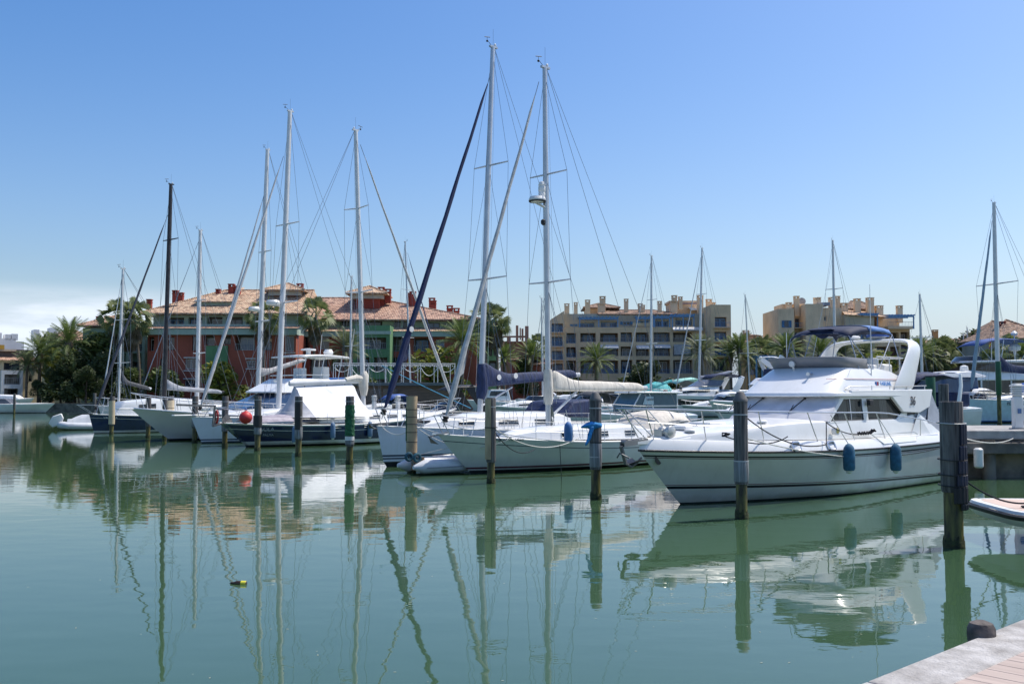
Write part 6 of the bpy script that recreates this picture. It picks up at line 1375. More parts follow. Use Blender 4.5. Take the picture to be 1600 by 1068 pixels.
for a_ in ((826, 104, 32, 'small white cruiser with arch just left of the beige boom', None, 1.), (905, 88, 28, 'white cruiser with slate blue canopy under the beige boom', GREYDK, 1.), (945, 108, 24, 'white cruiser with arch behind the pilothouse boat', None, 1.1), (1176, 84, 28, 'white cruiser with navy bimini beside the flybridge boat with raked arch', BLUECV, .9), (1120, 112, 22, 'white cruiser with pale canopy behind the pair of pilings', WHITECV, 1.), (1500, 92, 20, 'white cruiser with white hood left of the brown panelled yacht stern', WHITECV, 1.1), (1552, 122, 20, 'white cruiser with arch behind the right hand sloop', None, 1.3), (1592, 104, 18, 'white cruiser with grey canopy at the far right berth', GREYCV, 1.2), (600, 92, 40, 'white cruiser with blue hood left of the timber pavilion', MIDBLUE, .9)): day_cruiser(*a_)
# ---- swim platform of the next boat at the right edge
t = thing('motor_boat', (9.35, 16.35, 0), radians(176), 'white boat end with pale teak platform and black rubbing band at the right edge', 'motor boat')
q = MB(); n = 14
def pl(z, gx, gy):
    pts = []
    for i in range(n + 1):
        a_ = -pi/2 + pi * i / n; pts.append((1.25 + gx + .28 * cos(a_) if abs(sin(a_)) < .999 else 1.25, (1.15 + gy) * (abs(sin(a_)) ** .35) * (1 if a_ > 0 else -1), z))
    return [(-6, -(1.15 + gy), z)] + pts + [(-6, 1.15 + gy, z)]
q.m(PLASTW).loft([pl(.36, -.08, -.08), pl(.44, 0, 0), pl(.47, .02, .02)], closed=True); q.m(RUBBER).loft([pl(.47, .03, .03), pl(.53, .05, .05), pl(.555, .02, .02)], closed=True); q.m(PLASTW).loft([pl(.555, 0, 0), pl(.60, -.02, -.02), pl(.60, -.16, -.16)], closed=True); q.build('platform', t, ang=40)
q = MB(); q.poly(pl(.602, -.15, -.15)); q.build('teak_deck', t, mt=mat('teak_pale', (.58, .44, .36), .6, var=.15, vs=5, stretch=(1, 12, 1)), ang=0)
q = MB(); q.poly(pl(.36, -.08, -.08)); q.build('underside', t, mt=GEL, ang=0)
q = MB(); q.box(.25, -.3, -.7, .85, .1, .38); q.build('stern_bracket', t, mt=RUBBER, bev=.03)
q = MB(); q.box(-6, -1.4, -.3, -1.2, 1.4, 1.3); q.build('hull', t, mt=GEL, bev=.1)
cl = V((1.05, .42, .60)); 
Mz = Matrix.Translation(t.location) @ Matrix.Rotation(radians(176), 4, 'Z')
q = MB(); q.tube([Mz @ (cl + V(((.10 + .012 * (i // 12)) * cos(i * pi / 6), (.10 + .012 * (i // 12)) * sin(i * pi / 6), .012 + .006 * (i // 12)))) for i in range(37)], .012, 5); q.tube([Mz @ (cl + V((-.12 + .03 * cos(i), -.12 + .03 * sin(i * 1.3), .03 + .012 * i))) for i in range(8)], .02, 5); simple('coiled_line', q, 'black rope coil on the teak platform at the right edge', 'rope', mt=ROPEK)
rope('mooring_line', cat_pts(V((7.0, 15.75, 1.17)), Mz @ (cl + V((-.1, -.1, .08))), .16, 16), .014, ROPEK, 'black line from the thick piling to the teak platform')
rope('mooring_line', cat_pts(V((7.1, 15.95, 1.75)), V((14.5, 28.9, 1.15)), .12, 14), .012, ROPEW, 'pale line from the thick piling to the concrete pier')
rope('mooring_line', cat_pts(V((14.6, 28.6, 1.1)), V((11.6, 29.2, .8)), .35, 12), .02, ROPEK, 'chain of dark rope hanging between pier and yacht stern')
q = MB(); q.lathe([(.12, -.35), (.17, -.3), (.17, .3), (.1, .36)], n=14); o = q.build('pier_fender', None, mt=PLASTW); o.location = (13.25, 28.4, .62); o.scale = (.75, .75, .8); tag(o, 'white cylindrical fender hanging on the concrete pier face', 'fender')
# floating bottle
t = thing('bottle', onz(375, 912), radians(-8), 'dark bottle with a yellow label floating on the open water', 'bottle')
q = MB(); q.lathe([(.006, -.15), (.016, -.148), (.017, -.10), (.034, -.06), (.037, -.03), (.037, .09), (.03, .10)], n=14, axis='x'); q.build('body', t, mt=BROWNP)
q = MB(); q.lathe([(.0385, .02), (.0385, .095)], n=14, axis='x'); q.build('label', t, mt=YEL)
t.location.z = .012; t.scale = (.85, .85, .85)
# floating bits of leaf litter
q = MB(); rr = random.Random(4)
for i in range(90):
    px, py = rr.uniform(-60, 1500), rr.uniform(800, 1090); p = onz(px, py, .003); s_ = rr.uniform(.008, .02); a_ = rr.uniform(0, pi)
    q.poly([p + V((s_*cos(a_), s_*sin(a_), 0)), p + V((-s_*.4*sin(a_), s_*.4*cos(a_), 0)), p + V((-s_*cos(a_), -s_*sin(a_), 0)), p + V((s_*.4*sin(a_), -s_*.4*cos(a_), 0))])
simple('leaf_litter', q, 'tiny leaves and foam specks floating on the water', 'litter', kind='stuff', mt=mat('litter', (.35, .36, .28), .8), ang=0)
# ================================================================== buildings
def wallm(name, c, c2=None, vs=.35):
    return mat(name, c, .9, col2=c2 or tuple(x * .82 for x in c), vs=vs, detail=8, bump=.004, bs=8, dirt=(.45, .7, tuple(x * .5 for x in c), (1, 1, .25)))
RED = wallm('stucco_red', (.36, .095, .06)); REDL = wallm('stucco_red_light', (.46, .15, .10)); GRN = wallm('stucco_green', (.13, .27, .13)); GRNP = wallm('stucco_pale_green', (.40, .50, .36))
SAGE = wallm('cornice_sage', (.42, .52, .44)); MINT = wallm('stucco_mint', (.24, .42, .22)); BEI = wallm('stucco_beige', (.70, .54, .34)); BEI2 = wallm('stucco_sand', (.76, .56, .36)); TANH = wallm('stucco_tan', (.78, .60, .40)); BEIL = wallm('stucco_cream', (.58, .50, .36))
WHT = wallm('stucco_white', (.84, .84, .84)); YLW = wallm('stucco_yellow', (.72, .62, .42)); SALM = wallm('stucco_salmon', (.50, .24, .15)); PINKB = wallm('stucco_pink', (.42, .30, .27)); CHIM = wallm('chimney_red', (.33, .06, .04)); OCH = wallm('stucco_ochre', (.5, .3, .12))
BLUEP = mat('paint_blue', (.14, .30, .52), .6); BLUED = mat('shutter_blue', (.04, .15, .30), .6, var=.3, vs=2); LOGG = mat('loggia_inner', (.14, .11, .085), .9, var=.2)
AWN = mat('awning_pale', (.6, .6, .6), .8); FRW = mat('frame_white', (.6, .6, .58), .6); FRD = mat('frame_dark', (.09, .08, .075), .6); RAILM = mat('railing_grey', (.25, .27, .29), .5); BRAIL = mat('railing_blue', (.06, .20, .40), .5)
def panem():
    m = mat('window_pane', (.02, .03, .04), .08, spec=.6); nt = m.node_tree; N = nt.nodes; L = nt.links; oi = N.new('ShaderNodeObjectInfo'); r = N.new('ShaderNodeValToRGB'); e = r.color_ramp.elements; e[0].color = (.010, .014, .018, 1); e[1].color = (.10, .17, .27, 1); e[0].position = .25
    x = e.new(.6); x.color = (.03, .05, .08, 1); x = e.new(.8); x.color = (.15, .14, .12, 1); L.new(oi.outputs['Random'], r.inputs[0]); L.new(r.outputs[0], N['Principled BSDF'].inputs['Base Color']); return m
PANE = panem()
def roofm(name, a, b, c):
    m = bpy.data.materials.new(name); m.use_nodes = True; nt = m.node_tree; N = nt.nodes; L = nt.links
    bs = N['Principled BSDF']; bs.inputs['Roughness'].default_value = .9
    tc = N.new('ShaderNodeTexCoord'); mp = N.new('ShaderNodeMapping'); mp.inputs['Scale'].default_value = (1, 1, 1.7); L.new(tc.outputs['Object'], mp.inputs[0])
    v = N.new('ShaderNodeTexVoronoi'); v.inputs['Scale'].default_value = 2.6; L.new(mp.outputs[0], v.inputs['Vector'])
    r = N.new('ShaderNodeValToRGB'); e = r.color_ramp.elements; r.color_ramp.interpolation = 'CONSTANT'
    e[0].color = (*c, 1); e[0].position = 0; e[1].color = (*a, 1); e[1].position = .22
    x = e.new(.6); x.color = (*b, 1); x = e.new(.86); x.color = (*[q * .75 for q in b], 1)
    s = N.new('ShaderNodeSeparateColor'); L.new(v.outputs['Color'], s.inputs[0]); L.new(s.outputs[0], r.inputs[0]); L.new(r.outputs[0], bs.inputs['Base Color'])
    # tile courses as relief
    w = N.new('ShaderNodeTexWave'); w.inputs['Scale'].default_value = 1.1; w.inputs['Distortion'].default_value = .6; w.bands_direction = 'X'; L.new(tc.outputs['Object'], w.inputs['Vector'])
    bp = N.new('ShaderNodeBump'); bp.inputs['Distance'].default_value = .06; L.new(w.outputs[0], bp.inputs['Height']); L.new(bp.outputs[0], bs.inputs['Normal'])
    return m
ROOF = roofm('roof_tiles', (.58, .42, .28), (.48, .31, .20), (.25, .16, .11)); ROOFR = roofm('roof_tiles_red', (.48, .31, .22), (.38, .22, .155), (.20, .12, .09)); ROOFG = roofm('roof_tiles_brown', (.32, .22, .16), (.25, .16, .11), (.13, .09, .07))

class Bldg:
    def __init__(s, label, x, y, rz, z=1.1, cat='building', name='apartment_building', group=None):
        s.t = thing(name, (x, y, z), rz, label, cat, group)
    def wall(s, M, W_, H_, D, ops, mt, nm='wall', rev=.35, reveal=None):
        """front wall in local x,z at y=0 with real openings; M = offset (x,y,z) ; closed box of depth D"""
        xs = sorted({0, W_} | {o[0] for o in ops} | {o[2] for o in ops}); zs = sorted({0, H_} | {o[1] for o in ops} | {o[3] for o in ops})
        q = MB().m(mt); ox, oy, oz = M
        for xa, xb in zip(xs, xs[1:]):
            for za, zb in zip(zs, zs[1:]):
                cx, cz = (xa + xb) / 2, (za + zb) / 2
                if any(o[0] < cx < o[2] and o[1] < cz < o[3] for o in ops): continue
                q.poly([(ox + xa, oy, oz + za), (ox + xb, oy, oz + za), (ox + xb, oy, oz + zb), (ox + xa, oy, oz + zb)])
        for o in ops:
            a, b, c, d_ = o[:4]; r = o[4] if len(o) > 4 else rev; y1 = oy + r
            q.m(reveal or mt)
            q.poly([(ox+a, oy, oz+b), (ox+a, oy, oz+d_), (ox+a, y1, oz+d_), (ox+a, y1, oz+b)]); q.poly([(ox+c, oy, oz+b), (ox+c, y1, oz+b), (ox+c, y1, oz+d_), (ox+c, oy, oz+d_)])
            q.poly([(ox+a, oy, oz+b), (ox+a, y1, oz+b), (ox+c, y1, oz+b), (ox+c, oy, oz+b)]); q.poly([(ox+a, oy, oz+d_), (ox+c, oy, oz+d_), (ox+c, y1, oz+d_), (ox+a, y1, oz+d_)])
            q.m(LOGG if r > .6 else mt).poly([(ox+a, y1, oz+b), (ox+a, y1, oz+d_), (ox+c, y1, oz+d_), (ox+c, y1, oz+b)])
        q.m(mt)
        q.poly([(ox, oy, oz), (ox, oy, oz+H_), (ox, oy+D, oz+H_), (ox, oy+D, oz)]); q.poly([(ox+W_, oy, oz), (ox+W_, oy+D, oz), (ox+W_, oy+D, oz+H_), (ox+W_, oy, oz+H_)])
        q.poly([(ox, oy+D, oz), (ox, oy+D, oz+H_), (ox+W_, oy+D, oz+H_), (ox+W_, oy+D, oz)]); q.poly([(ox, oy, oz+H_), (ox+W_, oy, oz+H_), (ox+W_, oy+D, oz+H_), (ox, oy+D, oz+H_)])
        me_o = q.build(nm, s.t, ang=0)
        for o in ops:
            kind = o[5] if len(o) > 5 else 'w'; r = o[4] if len(o) > 4 else rev
            s.window(ox + o[0], oz + o[1], ox + o[2], oz + o[3], oy + r - .02, kind)
        return me_o
    def window(s, x0, z0, x1, z1, y, kind='w'):
        ins = .0
        if kind == 'L':      # loggia: glazed doors set inside with a railing in front
            w_ = (x1 - x0); a, b = x0 + w_ * R.uniform(.08, .3), x1 - w_ * R.uniform(.05, .25); zt = z1 - .35; zb = z0 + .05
            fm, gm = R.choice(((FRW, GLASS), (BLUEP, GLASSB), (FRD, GLASS)))
        elif kind == 'B': a, b, zb, zt = x0 + .15, x1 - .15, z0 + .05, z1 - .25; fm, gm = BLUEP, GLASSB
        elif kind == 'D': a, b, zb, zt = x0 + .1, x1 - .1, z0, z1 - .1; fm, gm = FRD, GLASS
        else: a, b, zb, zt = x0 + .06, x1 - .06, z0 + .06, z1 - .06; fm, gm = (FRW if kind == 'w' else BLUEP if kind == 'b' else FRD), GLASS
        n = max(1, round((b - a) / .95)); q = MB().m(fm); t_ = .09
        q.box(a, y - .05, zb, b, y, zb + t_); q.box(a, y - .05, zt - t_, b, y, zt)
        for i in range(n + 1):
            x = a + (b - a) * i / n; q.box(x - t_/2, y - .052, zb, x + t_/2, y - .002, zt)
        if kind == 'b':
            q.m(BLUED); q.box(a - .5, y - .42, zb, a - .04, y - .37, zt); q.box(b + .04, y - .42, zb, b + .5, y - .37, zt)
        w = q.build('window', s.t, ang=0)
        g = MB(); g.poly([(a, y - .025, zb), (b, y - .025, zb), (b, y - .025, zt), (a, y - .025, zt)]); g.build('pane', w, mt=PANE if gm is GLASS else gm, ang=0)
        if kind in 'LB' and R.random() < .5:
            g = MB(); c = a + (b - a) * R.uniform(.1, .6); g.poly([(c, y - .03, zb + .1), (c + (b - a) * .3, y - .03, zb + .1), (c + (b - a) * .3, y - .03, zt - .1), (c, y - .03, zt - .1)]); g.build('curtain', w, mt=mat('curtain_far', (.32, .30, .27), .9), ang=0)
    def rail(s, x0, x1, y, z, h=1.0, mt=None, nm='balcony_railing', st=.28):
        q = MB().m(mt or RAILM); q.box(x0, y - .03, z + h - .06, x1, y + .03, z + h); q.box(x0, y - .02, z + .06, x1, y + .02, z + .1)
        n = int((x1 - x0) / st)
        for i in range(n + 1):
            x = x0 + (x1 - x0) * i / n; q.box(x - .018, y - .018, z + .1, x + .018, y + .018, z + h - .06)
        q.build(nm, s.t, ang=0)
    def box(s, x0, y0, z0, x1, y1, z1, mt, nm, bev=0): q = MB(); q.box(x0, y0, z0, x1, y1, z1); return q.build(nm, s.t, mt=mt, ang=0, bev=bev)
    def chimney(s, x, y, z, w_, h, mt, cap=True, d_=None):
        d_ = d_ or w_; q = MB().m(mt); q.box(x - w_/2, y - d_/2, z, x + w_/2, y + d_/2, z + h - .45)
        for sx_ in (-1, 1):
            for sy in (-1, 1): q.box(x + sx_*(w_/2 - .12) - .12, y + sy*(d_/2 - .12) - .12, z + h - .45, x + sx_*(w_/2 - .12) + .12, y + sy*(d_/2 - .12) + .12, z + h - .15)
        q.box(x - w_/2 - .07, y - d_/2 - .07, z + h - .15, x + w_/2 + .07, y + d_/2 + .07, z + h)
        q.box(x - w_/2 - .05, y - d_/2 - .05, z + h - .62, x + w_/2 + .05, y + d_/2 + .05, z + h - .5); q.build('chimney', s.t, ang=0)
    def hip(s, x0, y0, x1, y1, z, h, ov=.7, mt=None, ins=None, nm='roof', ins2=None):
        x0 -= ov; x1 += ov; y0 -= ov; y1 += ov; k = ins if ins is not None else (y1 - y0) / 2; k = min(k, (x1 - x0) / 2 - .06); k2 = ins2 or k; ym = (y0 + y1) / 2
        q = MB(); a, b, c, d_ = (x0, y0, z), (x1, y0, z), (x1, y1, z), (x0, y1, z); r0, r1 = (x0 + k, ym, z + h), (x1 - k2, ym, z + h)
        q.poly([a, b, r1, r0]); q.poly([c, d_, r0, r1]); q.poly([b, c, r1]); q.poly([d_, a, r0])
        u = .22; q.poly([(x0, y0, z - u), (x1, y0, z - u), b, a]); q.poly([(x1, y0, z - u), (x1, y1, z - u), c, b]); q.poly([(x0, y1, z - u), (x0, y0, z - u), a, d_]); q.poly([(x0, y0, z - u), (x0, y1, z - u), (x1, y1, z - u), (x1, y0, z - u)])
        o = q.build(nm, s.t, mt=mt or ROOF, ang=0)
        q = MB()
        for p_, q_ in ((r0, r1), (a, r0), (b, r1)): q.tube([p_, q_], .16, 6)
        q.build('ridge', o, mt=mt or ROOF); return o
def X(px, Y): return (px - 800) / F * Y
def Z(py, Y): return HC + (617 - py) * Y / F * 1.0

# ---- red and green block in the centre left
G0 = 1.1
b = Bldg('long red and green apartment block with tiled hip roofs and red chimneys', 0, 0, 0, G0)
def zz(py, Y): return Z(py, Y) - G0
# left wing, Y = 155: x from px 228 to 462
Y1 = 155; xa, xb = X(230, Y1), X(462, Y1)
def pxo(x0, y0, x1, y1, Y=Y1, base=xa, r=.35, k='w'): return (X(x0, Y) - base, zz(y1, Y), X(x1, Y) - base, zz(y0, Y), r, k)
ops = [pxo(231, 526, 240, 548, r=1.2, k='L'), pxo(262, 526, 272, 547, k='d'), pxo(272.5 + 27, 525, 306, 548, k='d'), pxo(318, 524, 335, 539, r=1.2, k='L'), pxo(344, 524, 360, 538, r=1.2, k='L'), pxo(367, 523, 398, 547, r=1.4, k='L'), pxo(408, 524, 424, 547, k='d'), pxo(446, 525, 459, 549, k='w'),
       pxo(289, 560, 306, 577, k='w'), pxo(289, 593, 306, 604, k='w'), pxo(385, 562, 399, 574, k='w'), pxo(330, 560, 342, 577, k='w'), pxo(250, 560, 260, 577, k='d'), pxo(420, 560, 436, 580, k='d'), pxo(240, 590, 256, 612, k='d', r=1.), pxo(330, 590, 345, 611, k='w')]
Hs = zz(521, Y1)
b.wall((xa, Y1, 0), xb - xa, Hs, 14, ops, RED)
b.box(X(322, Y1), Y1 - .25, 0, X(356, Y1), Y1 - .02, zz(540, Y1), GRN, 'green_panel')
for (x0, x1, yy) in ((287, 308, 558.5), (287, 308, 579), (287, 308, 591.5), (384, 400, 560), (384, 400, 576), (444, 461, 523.5), (444, 461, 551)):
    b.box(X(x0, Y1), Y1 - .16, zz(yy + .8, Y1), X(x1, Y1), Y1 - .003, zz(yy - .8, Y1), FRW, 'window_sill')
# cornice with tiled skirt and the set-back penthouse
b.box(xa - .6, Y1 - .8, zz(523, Y1), xb + .3, Y1 + 2, zz(514, Y1), SAGE, 'cornice')
q = MB(); q.poly([(xa - .8, Y1 - 1.0, zz(513, Y1)), (xb + .5, Y1 - 1.0, zz(513, Y1)), (xb + .5, Y1 + 1.2, zz(508, Y1)), (xa - .8, Y1 + 1.2, zz(508, Y1))]); q.build('skirt_roof', b.t, mt=ROOFR, ang=0)
b.box(xa - .5, Y1 + .9, zz(509, Y1), xb, Y1 + 1.2, zz(505.5, Y1), SAGE, 'parapet')
po = [pxo(248, 494, 279, 506, r=.8, k='L'), pxo(286, 494, 308, 506, r=.8, k='L'), pxo(316, 493, 340, 506, r=.8, k='L'), pxo(346, 493, 372, 506, r=.8, k='L'), pxo(378, 494, 400, 506, r=.8, k='L')]
po = [(o[0], o[1] - Hs, o[2], o[3] - Hs, .8, 'L') for o in po]
b.wall((xa, Y1 + 2.2, Hs), xb - xa, zz(489, Y1) - Hs, 11, po, SAGE, nm='penthouse_wall')
b.hip(xa - 1, Y1 + 1.2, X(470, Y1), Y1 + 21, zz(488, Y1), zz(448, Y1) - zz(488, Y1) + .7, mt=ROOF, ins=10.5, ins2=1.)
# dormer recess on the roof
q = MB(); q.box(X(292, Y1), Y1 + 4, zz(479, Y1), X(350, Y1), Y1 + 9, zz(468, Y1)); q.build('dormer', b.t, mt=SAGE, ang=0)
q = MB(); zr = zz(467, Y1); q.poly([(X(288, Y1), Y1 + 3.4, zr), (X(352, Y1), Y1 + 3.4, zr), (X(346, Y1), Y1 + 13, zr + 3.3), (X(300, Y1), Y1 + 13, zr + 2.6)]); q.poly([(X(288, Y1), Y1 + 3.4, zr - .15), (X(352, Y1), Y1 + 3.4, zr - .15), (X(352, Y1), Y1 + 3.4, zr), (X(288, Y1), Y1 + 3.4, zr)]); q.build('dormer_roof', b.t, mt=ROOF, ang=0)
for px, py, pb, w_ in ((272, 453, 470, .85), (281, 456.5, 473, .8), (231.5, 467, 480, .8), (360, 443, 461, .95), (370, 446, 462, .9), (339, 451, 458, .7)):
    Yc = Y1 + 9; b.chimney(X(px, Yc), Yc, zz(pb, Yc) - 1.4, w_ * .95, zz(py, Yc) - zz(pb, Yc) + 1.4, CHIM)
# central hipped lantern tower roofs
def lantern(x0, x1, yt, ye, yb, Yc):
    a_, c_ = X(x0, Yc), X(x1, Yc); mid = (a_ + c_) / 2; wd = (c_ - a_)
    b.box(a_ + wd * .22, Yc, zz(yb, Yc) - 2, c_ - wd * .22, Yc + wd * .6, zz(ye, Yc) - .6, CHIM, 'lantern_wall')
    b.box(a_ + wd * .12, Yc - .6, zz(ye, Yc) - .9, c_ - wd * .12, Yc + wd * .7, zz(ye, Yc) - .25, wallm('stucco_offwhite', (.5, .5, .46)), 'lantern_cornice')
    b.hip(a_ + .7, Yc - .9, c_ - .7, Yc + wd * .8, zz(ye, Yc), zz(yt, Yc) - zz(ye, Yc), mt=ROOF, ins=wd / 2)
lantern(411, 477, 439.5, 453, 462, 163); lantern(541, 606, 444, 458, 466, 168)
for px, py, pb in ((467.5, 442.5, 452), (595, 448, 470), (605.5, 451, 464)): b.chimney(X(px, 170), 170, zz(pb, 170) - 1, 1.0, zz(py, 170) - zz(pb, 170) + 1, CHIM)
# right wing, Y = 162, px 462..748
Y2 = 162; xc, xd = X(462, Y2), X(744, Y2)
def p2(x0, y0, x1, y1, r=.35, k='w'): return pxo(x0, y0, x1, y1, Y2, xc, r, k)
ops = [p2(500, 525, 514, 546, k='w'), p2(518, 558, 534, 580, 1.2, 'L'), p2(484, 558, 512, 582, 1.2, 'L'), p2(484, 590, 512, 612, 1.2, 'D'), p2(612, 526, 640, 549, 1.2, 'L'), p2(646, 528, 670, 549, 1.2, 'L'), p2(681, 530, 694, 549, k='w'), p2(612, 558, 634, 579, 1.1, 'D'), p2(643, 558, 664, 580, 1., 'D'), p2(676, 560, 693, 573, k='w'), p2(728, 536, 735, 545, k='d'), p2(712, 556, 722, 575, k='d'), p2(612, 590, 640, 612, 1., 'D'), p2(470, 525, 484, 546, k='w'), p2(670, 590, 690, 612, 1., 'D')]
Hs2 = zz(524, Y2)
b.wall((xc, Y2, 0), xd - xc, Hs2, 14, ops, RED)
b.box(xc, Y2 - .8, zz(526, Y2), xd + .6, Y2 + 2, zz(518, Y2), SAGE, 'cornice')
q = MB(); q.poly([(xc, Y2 - 1.0, zz(517.5, Y2)), (xd + .8, Y2 - 1.0, zz(517.5, Y2)), (xd + .6, Y2 + 1.2, zz(511, Y2)), (xc, Y2 + 1.2, zz(511, Y2))]); q.build('skirt_roof', b.t, mt=ROOF, ang=0)
po = [p2(500, 495, 520, 508, .4, 'w'), p2(527, 494, 545, 508, .6, 'L'), p2(568, 494, 594, 509, .7, 'L'), p2(612, 499, 624, 511, .3, 'w'), p2(627, 500, 645, 511, .3, 'd'), p2(666, 502, 685, 511, .3, 'd'), p2(692, 503, 696, 508, .2, 'w')]
po = [(o[0], o[1] - Hs2, o[2], o[3] - Hs2, o[4], o[5]) for o in po]
b.wall((xc, Y2 + 2.2, Hs2), xd - xc - 1, zz(499, Y2) - Hs2, 11, po, GRNP, nm='penthouse_wall')
b.hip(xc - 13, Y2 + 1, xd + .5, Y2 + 24, zz(498, Y2), zz(457, Y2) - zz(498, Y2) + .4, mt=ROOFR, ins=14, ins2=20)
for px, py, pb, w_ in ((644.5, 455, 470, 1.0), (639.5, 457, 464, .6), (674.5, 465, 478, 1.0), (677, 469, 484, .9), (702.5, 477, 490, 1.0), (713, 481, 494, 1.0)): b.chimney(X(px, Y2 + 8), Y2 + 8, zz(pb, Y2 + 8) - 1.5, w_ * 1.0, zz(py, Y2 + 8) - zz(pb, Y2 + 8) + 1.5, CHIM)
for px in (528, 650):
    q = MB(); q.box(X(px, Y2), Y2 + 6, zz(486, Y2), X(px + 26, Y2), Y2 + 9, zz(478, Y2)); q.build('dormer', b.t, mt=SAGE, ang=0)
# green projecting bay
Y3 = 157; xe = X(551, Y3)
def p3(x0, y0, x1, y1, r=1.2, k='L'): return pxo(x0, y0, x1, y1, Y3, xe, r, k)
b.wall((xe, Y3, 0), X(609, Y3) - xe, zz(508, Y3), 5, [p3(560, 527, 603, 545), p3(557, 558, 577, 581), p3(584, 558, 605, 581), p3(557, 592, 577, 613, 1., 'D'), p3(584, 592, 605, 613, 1., 'D')], GRN, nm='green_bay')
b.box(xe - .15, Y3 - .2, zz(522, Y3), X(609, Y3) + .15, Y3 - .01, zz(517, Y3), SAGE, 'band')
for x0, x1, yb in ((560, 603, 545), (557, 577, 581), (584, 605, 581)): b.rail(X(x0, Y3), X(x1, Y3), Y3 - .05, zz(yb, Y3), .95)
for x0, x1, yb, YY in ((612, 640, 549, Y2), (646, 670, 549, Y2), (484, 512, 582, Y2), (518, 534, 580, Y2), (681, 694, 549, Y2), (367, 398, 547, Y1), (408, 424, 547, Y1)): b.rail(X(x0, YY), X(x1, YY), YY - .06, zz(yb, YY), 1.0)
# right green end tower
Y4 = 165; xf = X(742, Y4)
b.wall((xf, Y4, 0), X(776, Y4) - xf, zz(525, Y4), 14, [pxo(764, 531, 769, 556, Y4, xf, .8, 'L'), pxo(771, 531, 775, 556, Y4, xf, .8, 'L'), pxo(764, 563, 775, 585, Y4, xf, .8, 'L'), pxo(745, 560, 756, 578, Y4, xf, .3, 'w')], MINT, nm='green_tower')
b.hip(xf, Y4 - .5, X(778, Y4), Y4 + 14, zz(523, Y4), 3.2, mt=ROOFR, ins=4)

# ---- sage green block running away to the left, behind the trees
b = Bldg('sage green apartment block half hidden by the left palms and trees', 0, 0, 0, G0)
Y5 = 172; xg = X(60, Y5)
def p5(x0, y0, x1, y1, r=.3, k='d'): return pxo(x0, y0, x1, y1, Y5, xg, r, k)
b.wall((xg, Y5, 0), X(158, Y5) - xg, zz(538, Y5), 12, [p5(70, 548, 76, 562), p5(86, 548, 91, 562), p5(100, 555, 106, 568), p5(118, 545, 128, 555), p5(140, 545, 148, 555), p5(70, 580, 78, 596), p5(90, 580, 98, 596), p5(118, 575, 130, 592, 1., 'L'), p5(138, 575, 150, 592, 1., 'L')], wallm('stucco_sage', (.34, .42, .35)))
b.hip(xg, Y5, X(120, Y5), Y5 + 12, zz(532, Y5), 2.4, mt=ROOFR)
Y6 = 164; xh = X(128, Y6)
def p6(x0, y0, x1, y1, r=.3, k='d'): return pxo(x0, y0, x1, y1, Y6, xh, r, k)
b.wall((xh, Y6, 0), X(229, Y6) - xh, zz(512, Y6), 14, [p6(160, 530, 166, 545), p6(188, 535, 200, 550, 1., 'L'), p6(206, 533, 222, 549, 1., 'L'), p6(188, 565, 200, 582, 1., 'L'), p6(206, 565, 222, 582, 1., 'L'), p6(206, 592, 222, 612, 1., 'L'), p6(135, 525, 142, 538, .2, 'w'), p6(150, 560, 160, 575)], wallm('stucco_sage_dark', (.24, .34, .26)), nm='wing_wall')
b.hip(xh, Y6, X(190, Y6), Y6 + 13, zz(508, Y6), 2.2, mt=ROOFR)
b.box(X(182, Y6), Y6 - 1.2, zz(552, Y6), X(228, Y6), Y6 - .01, zz(549.5, Y6), GRNP, 'balcony_slab'); b.box(X(182, Y6), Y6 - 1.2, zz(584, Y6), X(228, Y6), Y6 - .01, zz(582, Y6), GRNP, 'balcony_slab')
b.rail(X(182, Y6), X(228, Y6), Y6 - 1.15, zz(549.5, Y6), 1); b.rail(X(182, Y6), X(228, Y6), Y6 - 1.15, zz(582, Y6), 1)
for px in (196, 204, 228): b.box(X(px, Y6) - .25, Y6 - 1.3, 0, X(px, Y6) + .25, Y6 - .9, zz(525, Y6), GRNP, 'pillar')
for px, py in ((153.5, 494), (166, 493)): b.chimney(X(px, 172), 172, zz(py + 17, 172), .8, 17 * 172 / F, CHIM)

# ---- white and yellow building on the far left
b = Bldg('yellow building with white framed bay and white roof terrace at far left', 0, 0, 0, G0)
Y7 = 160; xi = X(-40, Y7)
def p7(x0, y0, x1, y1, r=.5, k='d'): return pxo(x0, y0, x1, y1, Y7, xi, r, k)
b.wall((xi, Y7, 0), X(66, Y7) - xi, zz(563, Y7), 12, [p7(12, 567, 34, 578.5), p7(-20, 568, 4, 581), p7(-20, 586, 4, 600), p7(-20, 607, 3, 619, 1.2), p7(47, 574, 53, 580), p7(47, 586, 52, 596)], YLW)
b.wall((X(7, Y7), Y7 - 1.6, 0), X(37, Y7) - X(7, Y7), zz(579.5, Y7), 1.6, [(X(11.5, Y7) - X(7, Y7), zz(600.5, Y7), X(33, Y7) - X(7, Y7), zz(585.5, Y7), 1., 'D'), (X(11.5, Y7) - X(7, Y7), 0, X(31, Y7) - X(7, Y7), zz(607, Y7), 1.2, 'D')], WHT, nm='white_bay')
b.rail(X(11.5, Y7), X(33, Y7), Y7 - 1.6, zz(600.5, Y7), 1)
q = MB(); q.poly([(xi - 1, Y7 - .9, zz(563.5, Y7)), (X(68, Y7), Y7 - .9, zz(563.5, Y7)), (X(66, Y7), Y7 + 2, zz(558, Y7)), (xi, Y7 + 2, zz(558, Y7))]); q.build('skirt_roof', b.t, mt=ROOFR, ang=0)
b.box(xi, Y7 + 2, zz(563, Y7), X(56, Y7), Y7 + 11, zz(546, Y7), mat('terrace_dark', (.10, .09, .08), .8), 'terrace_wall')
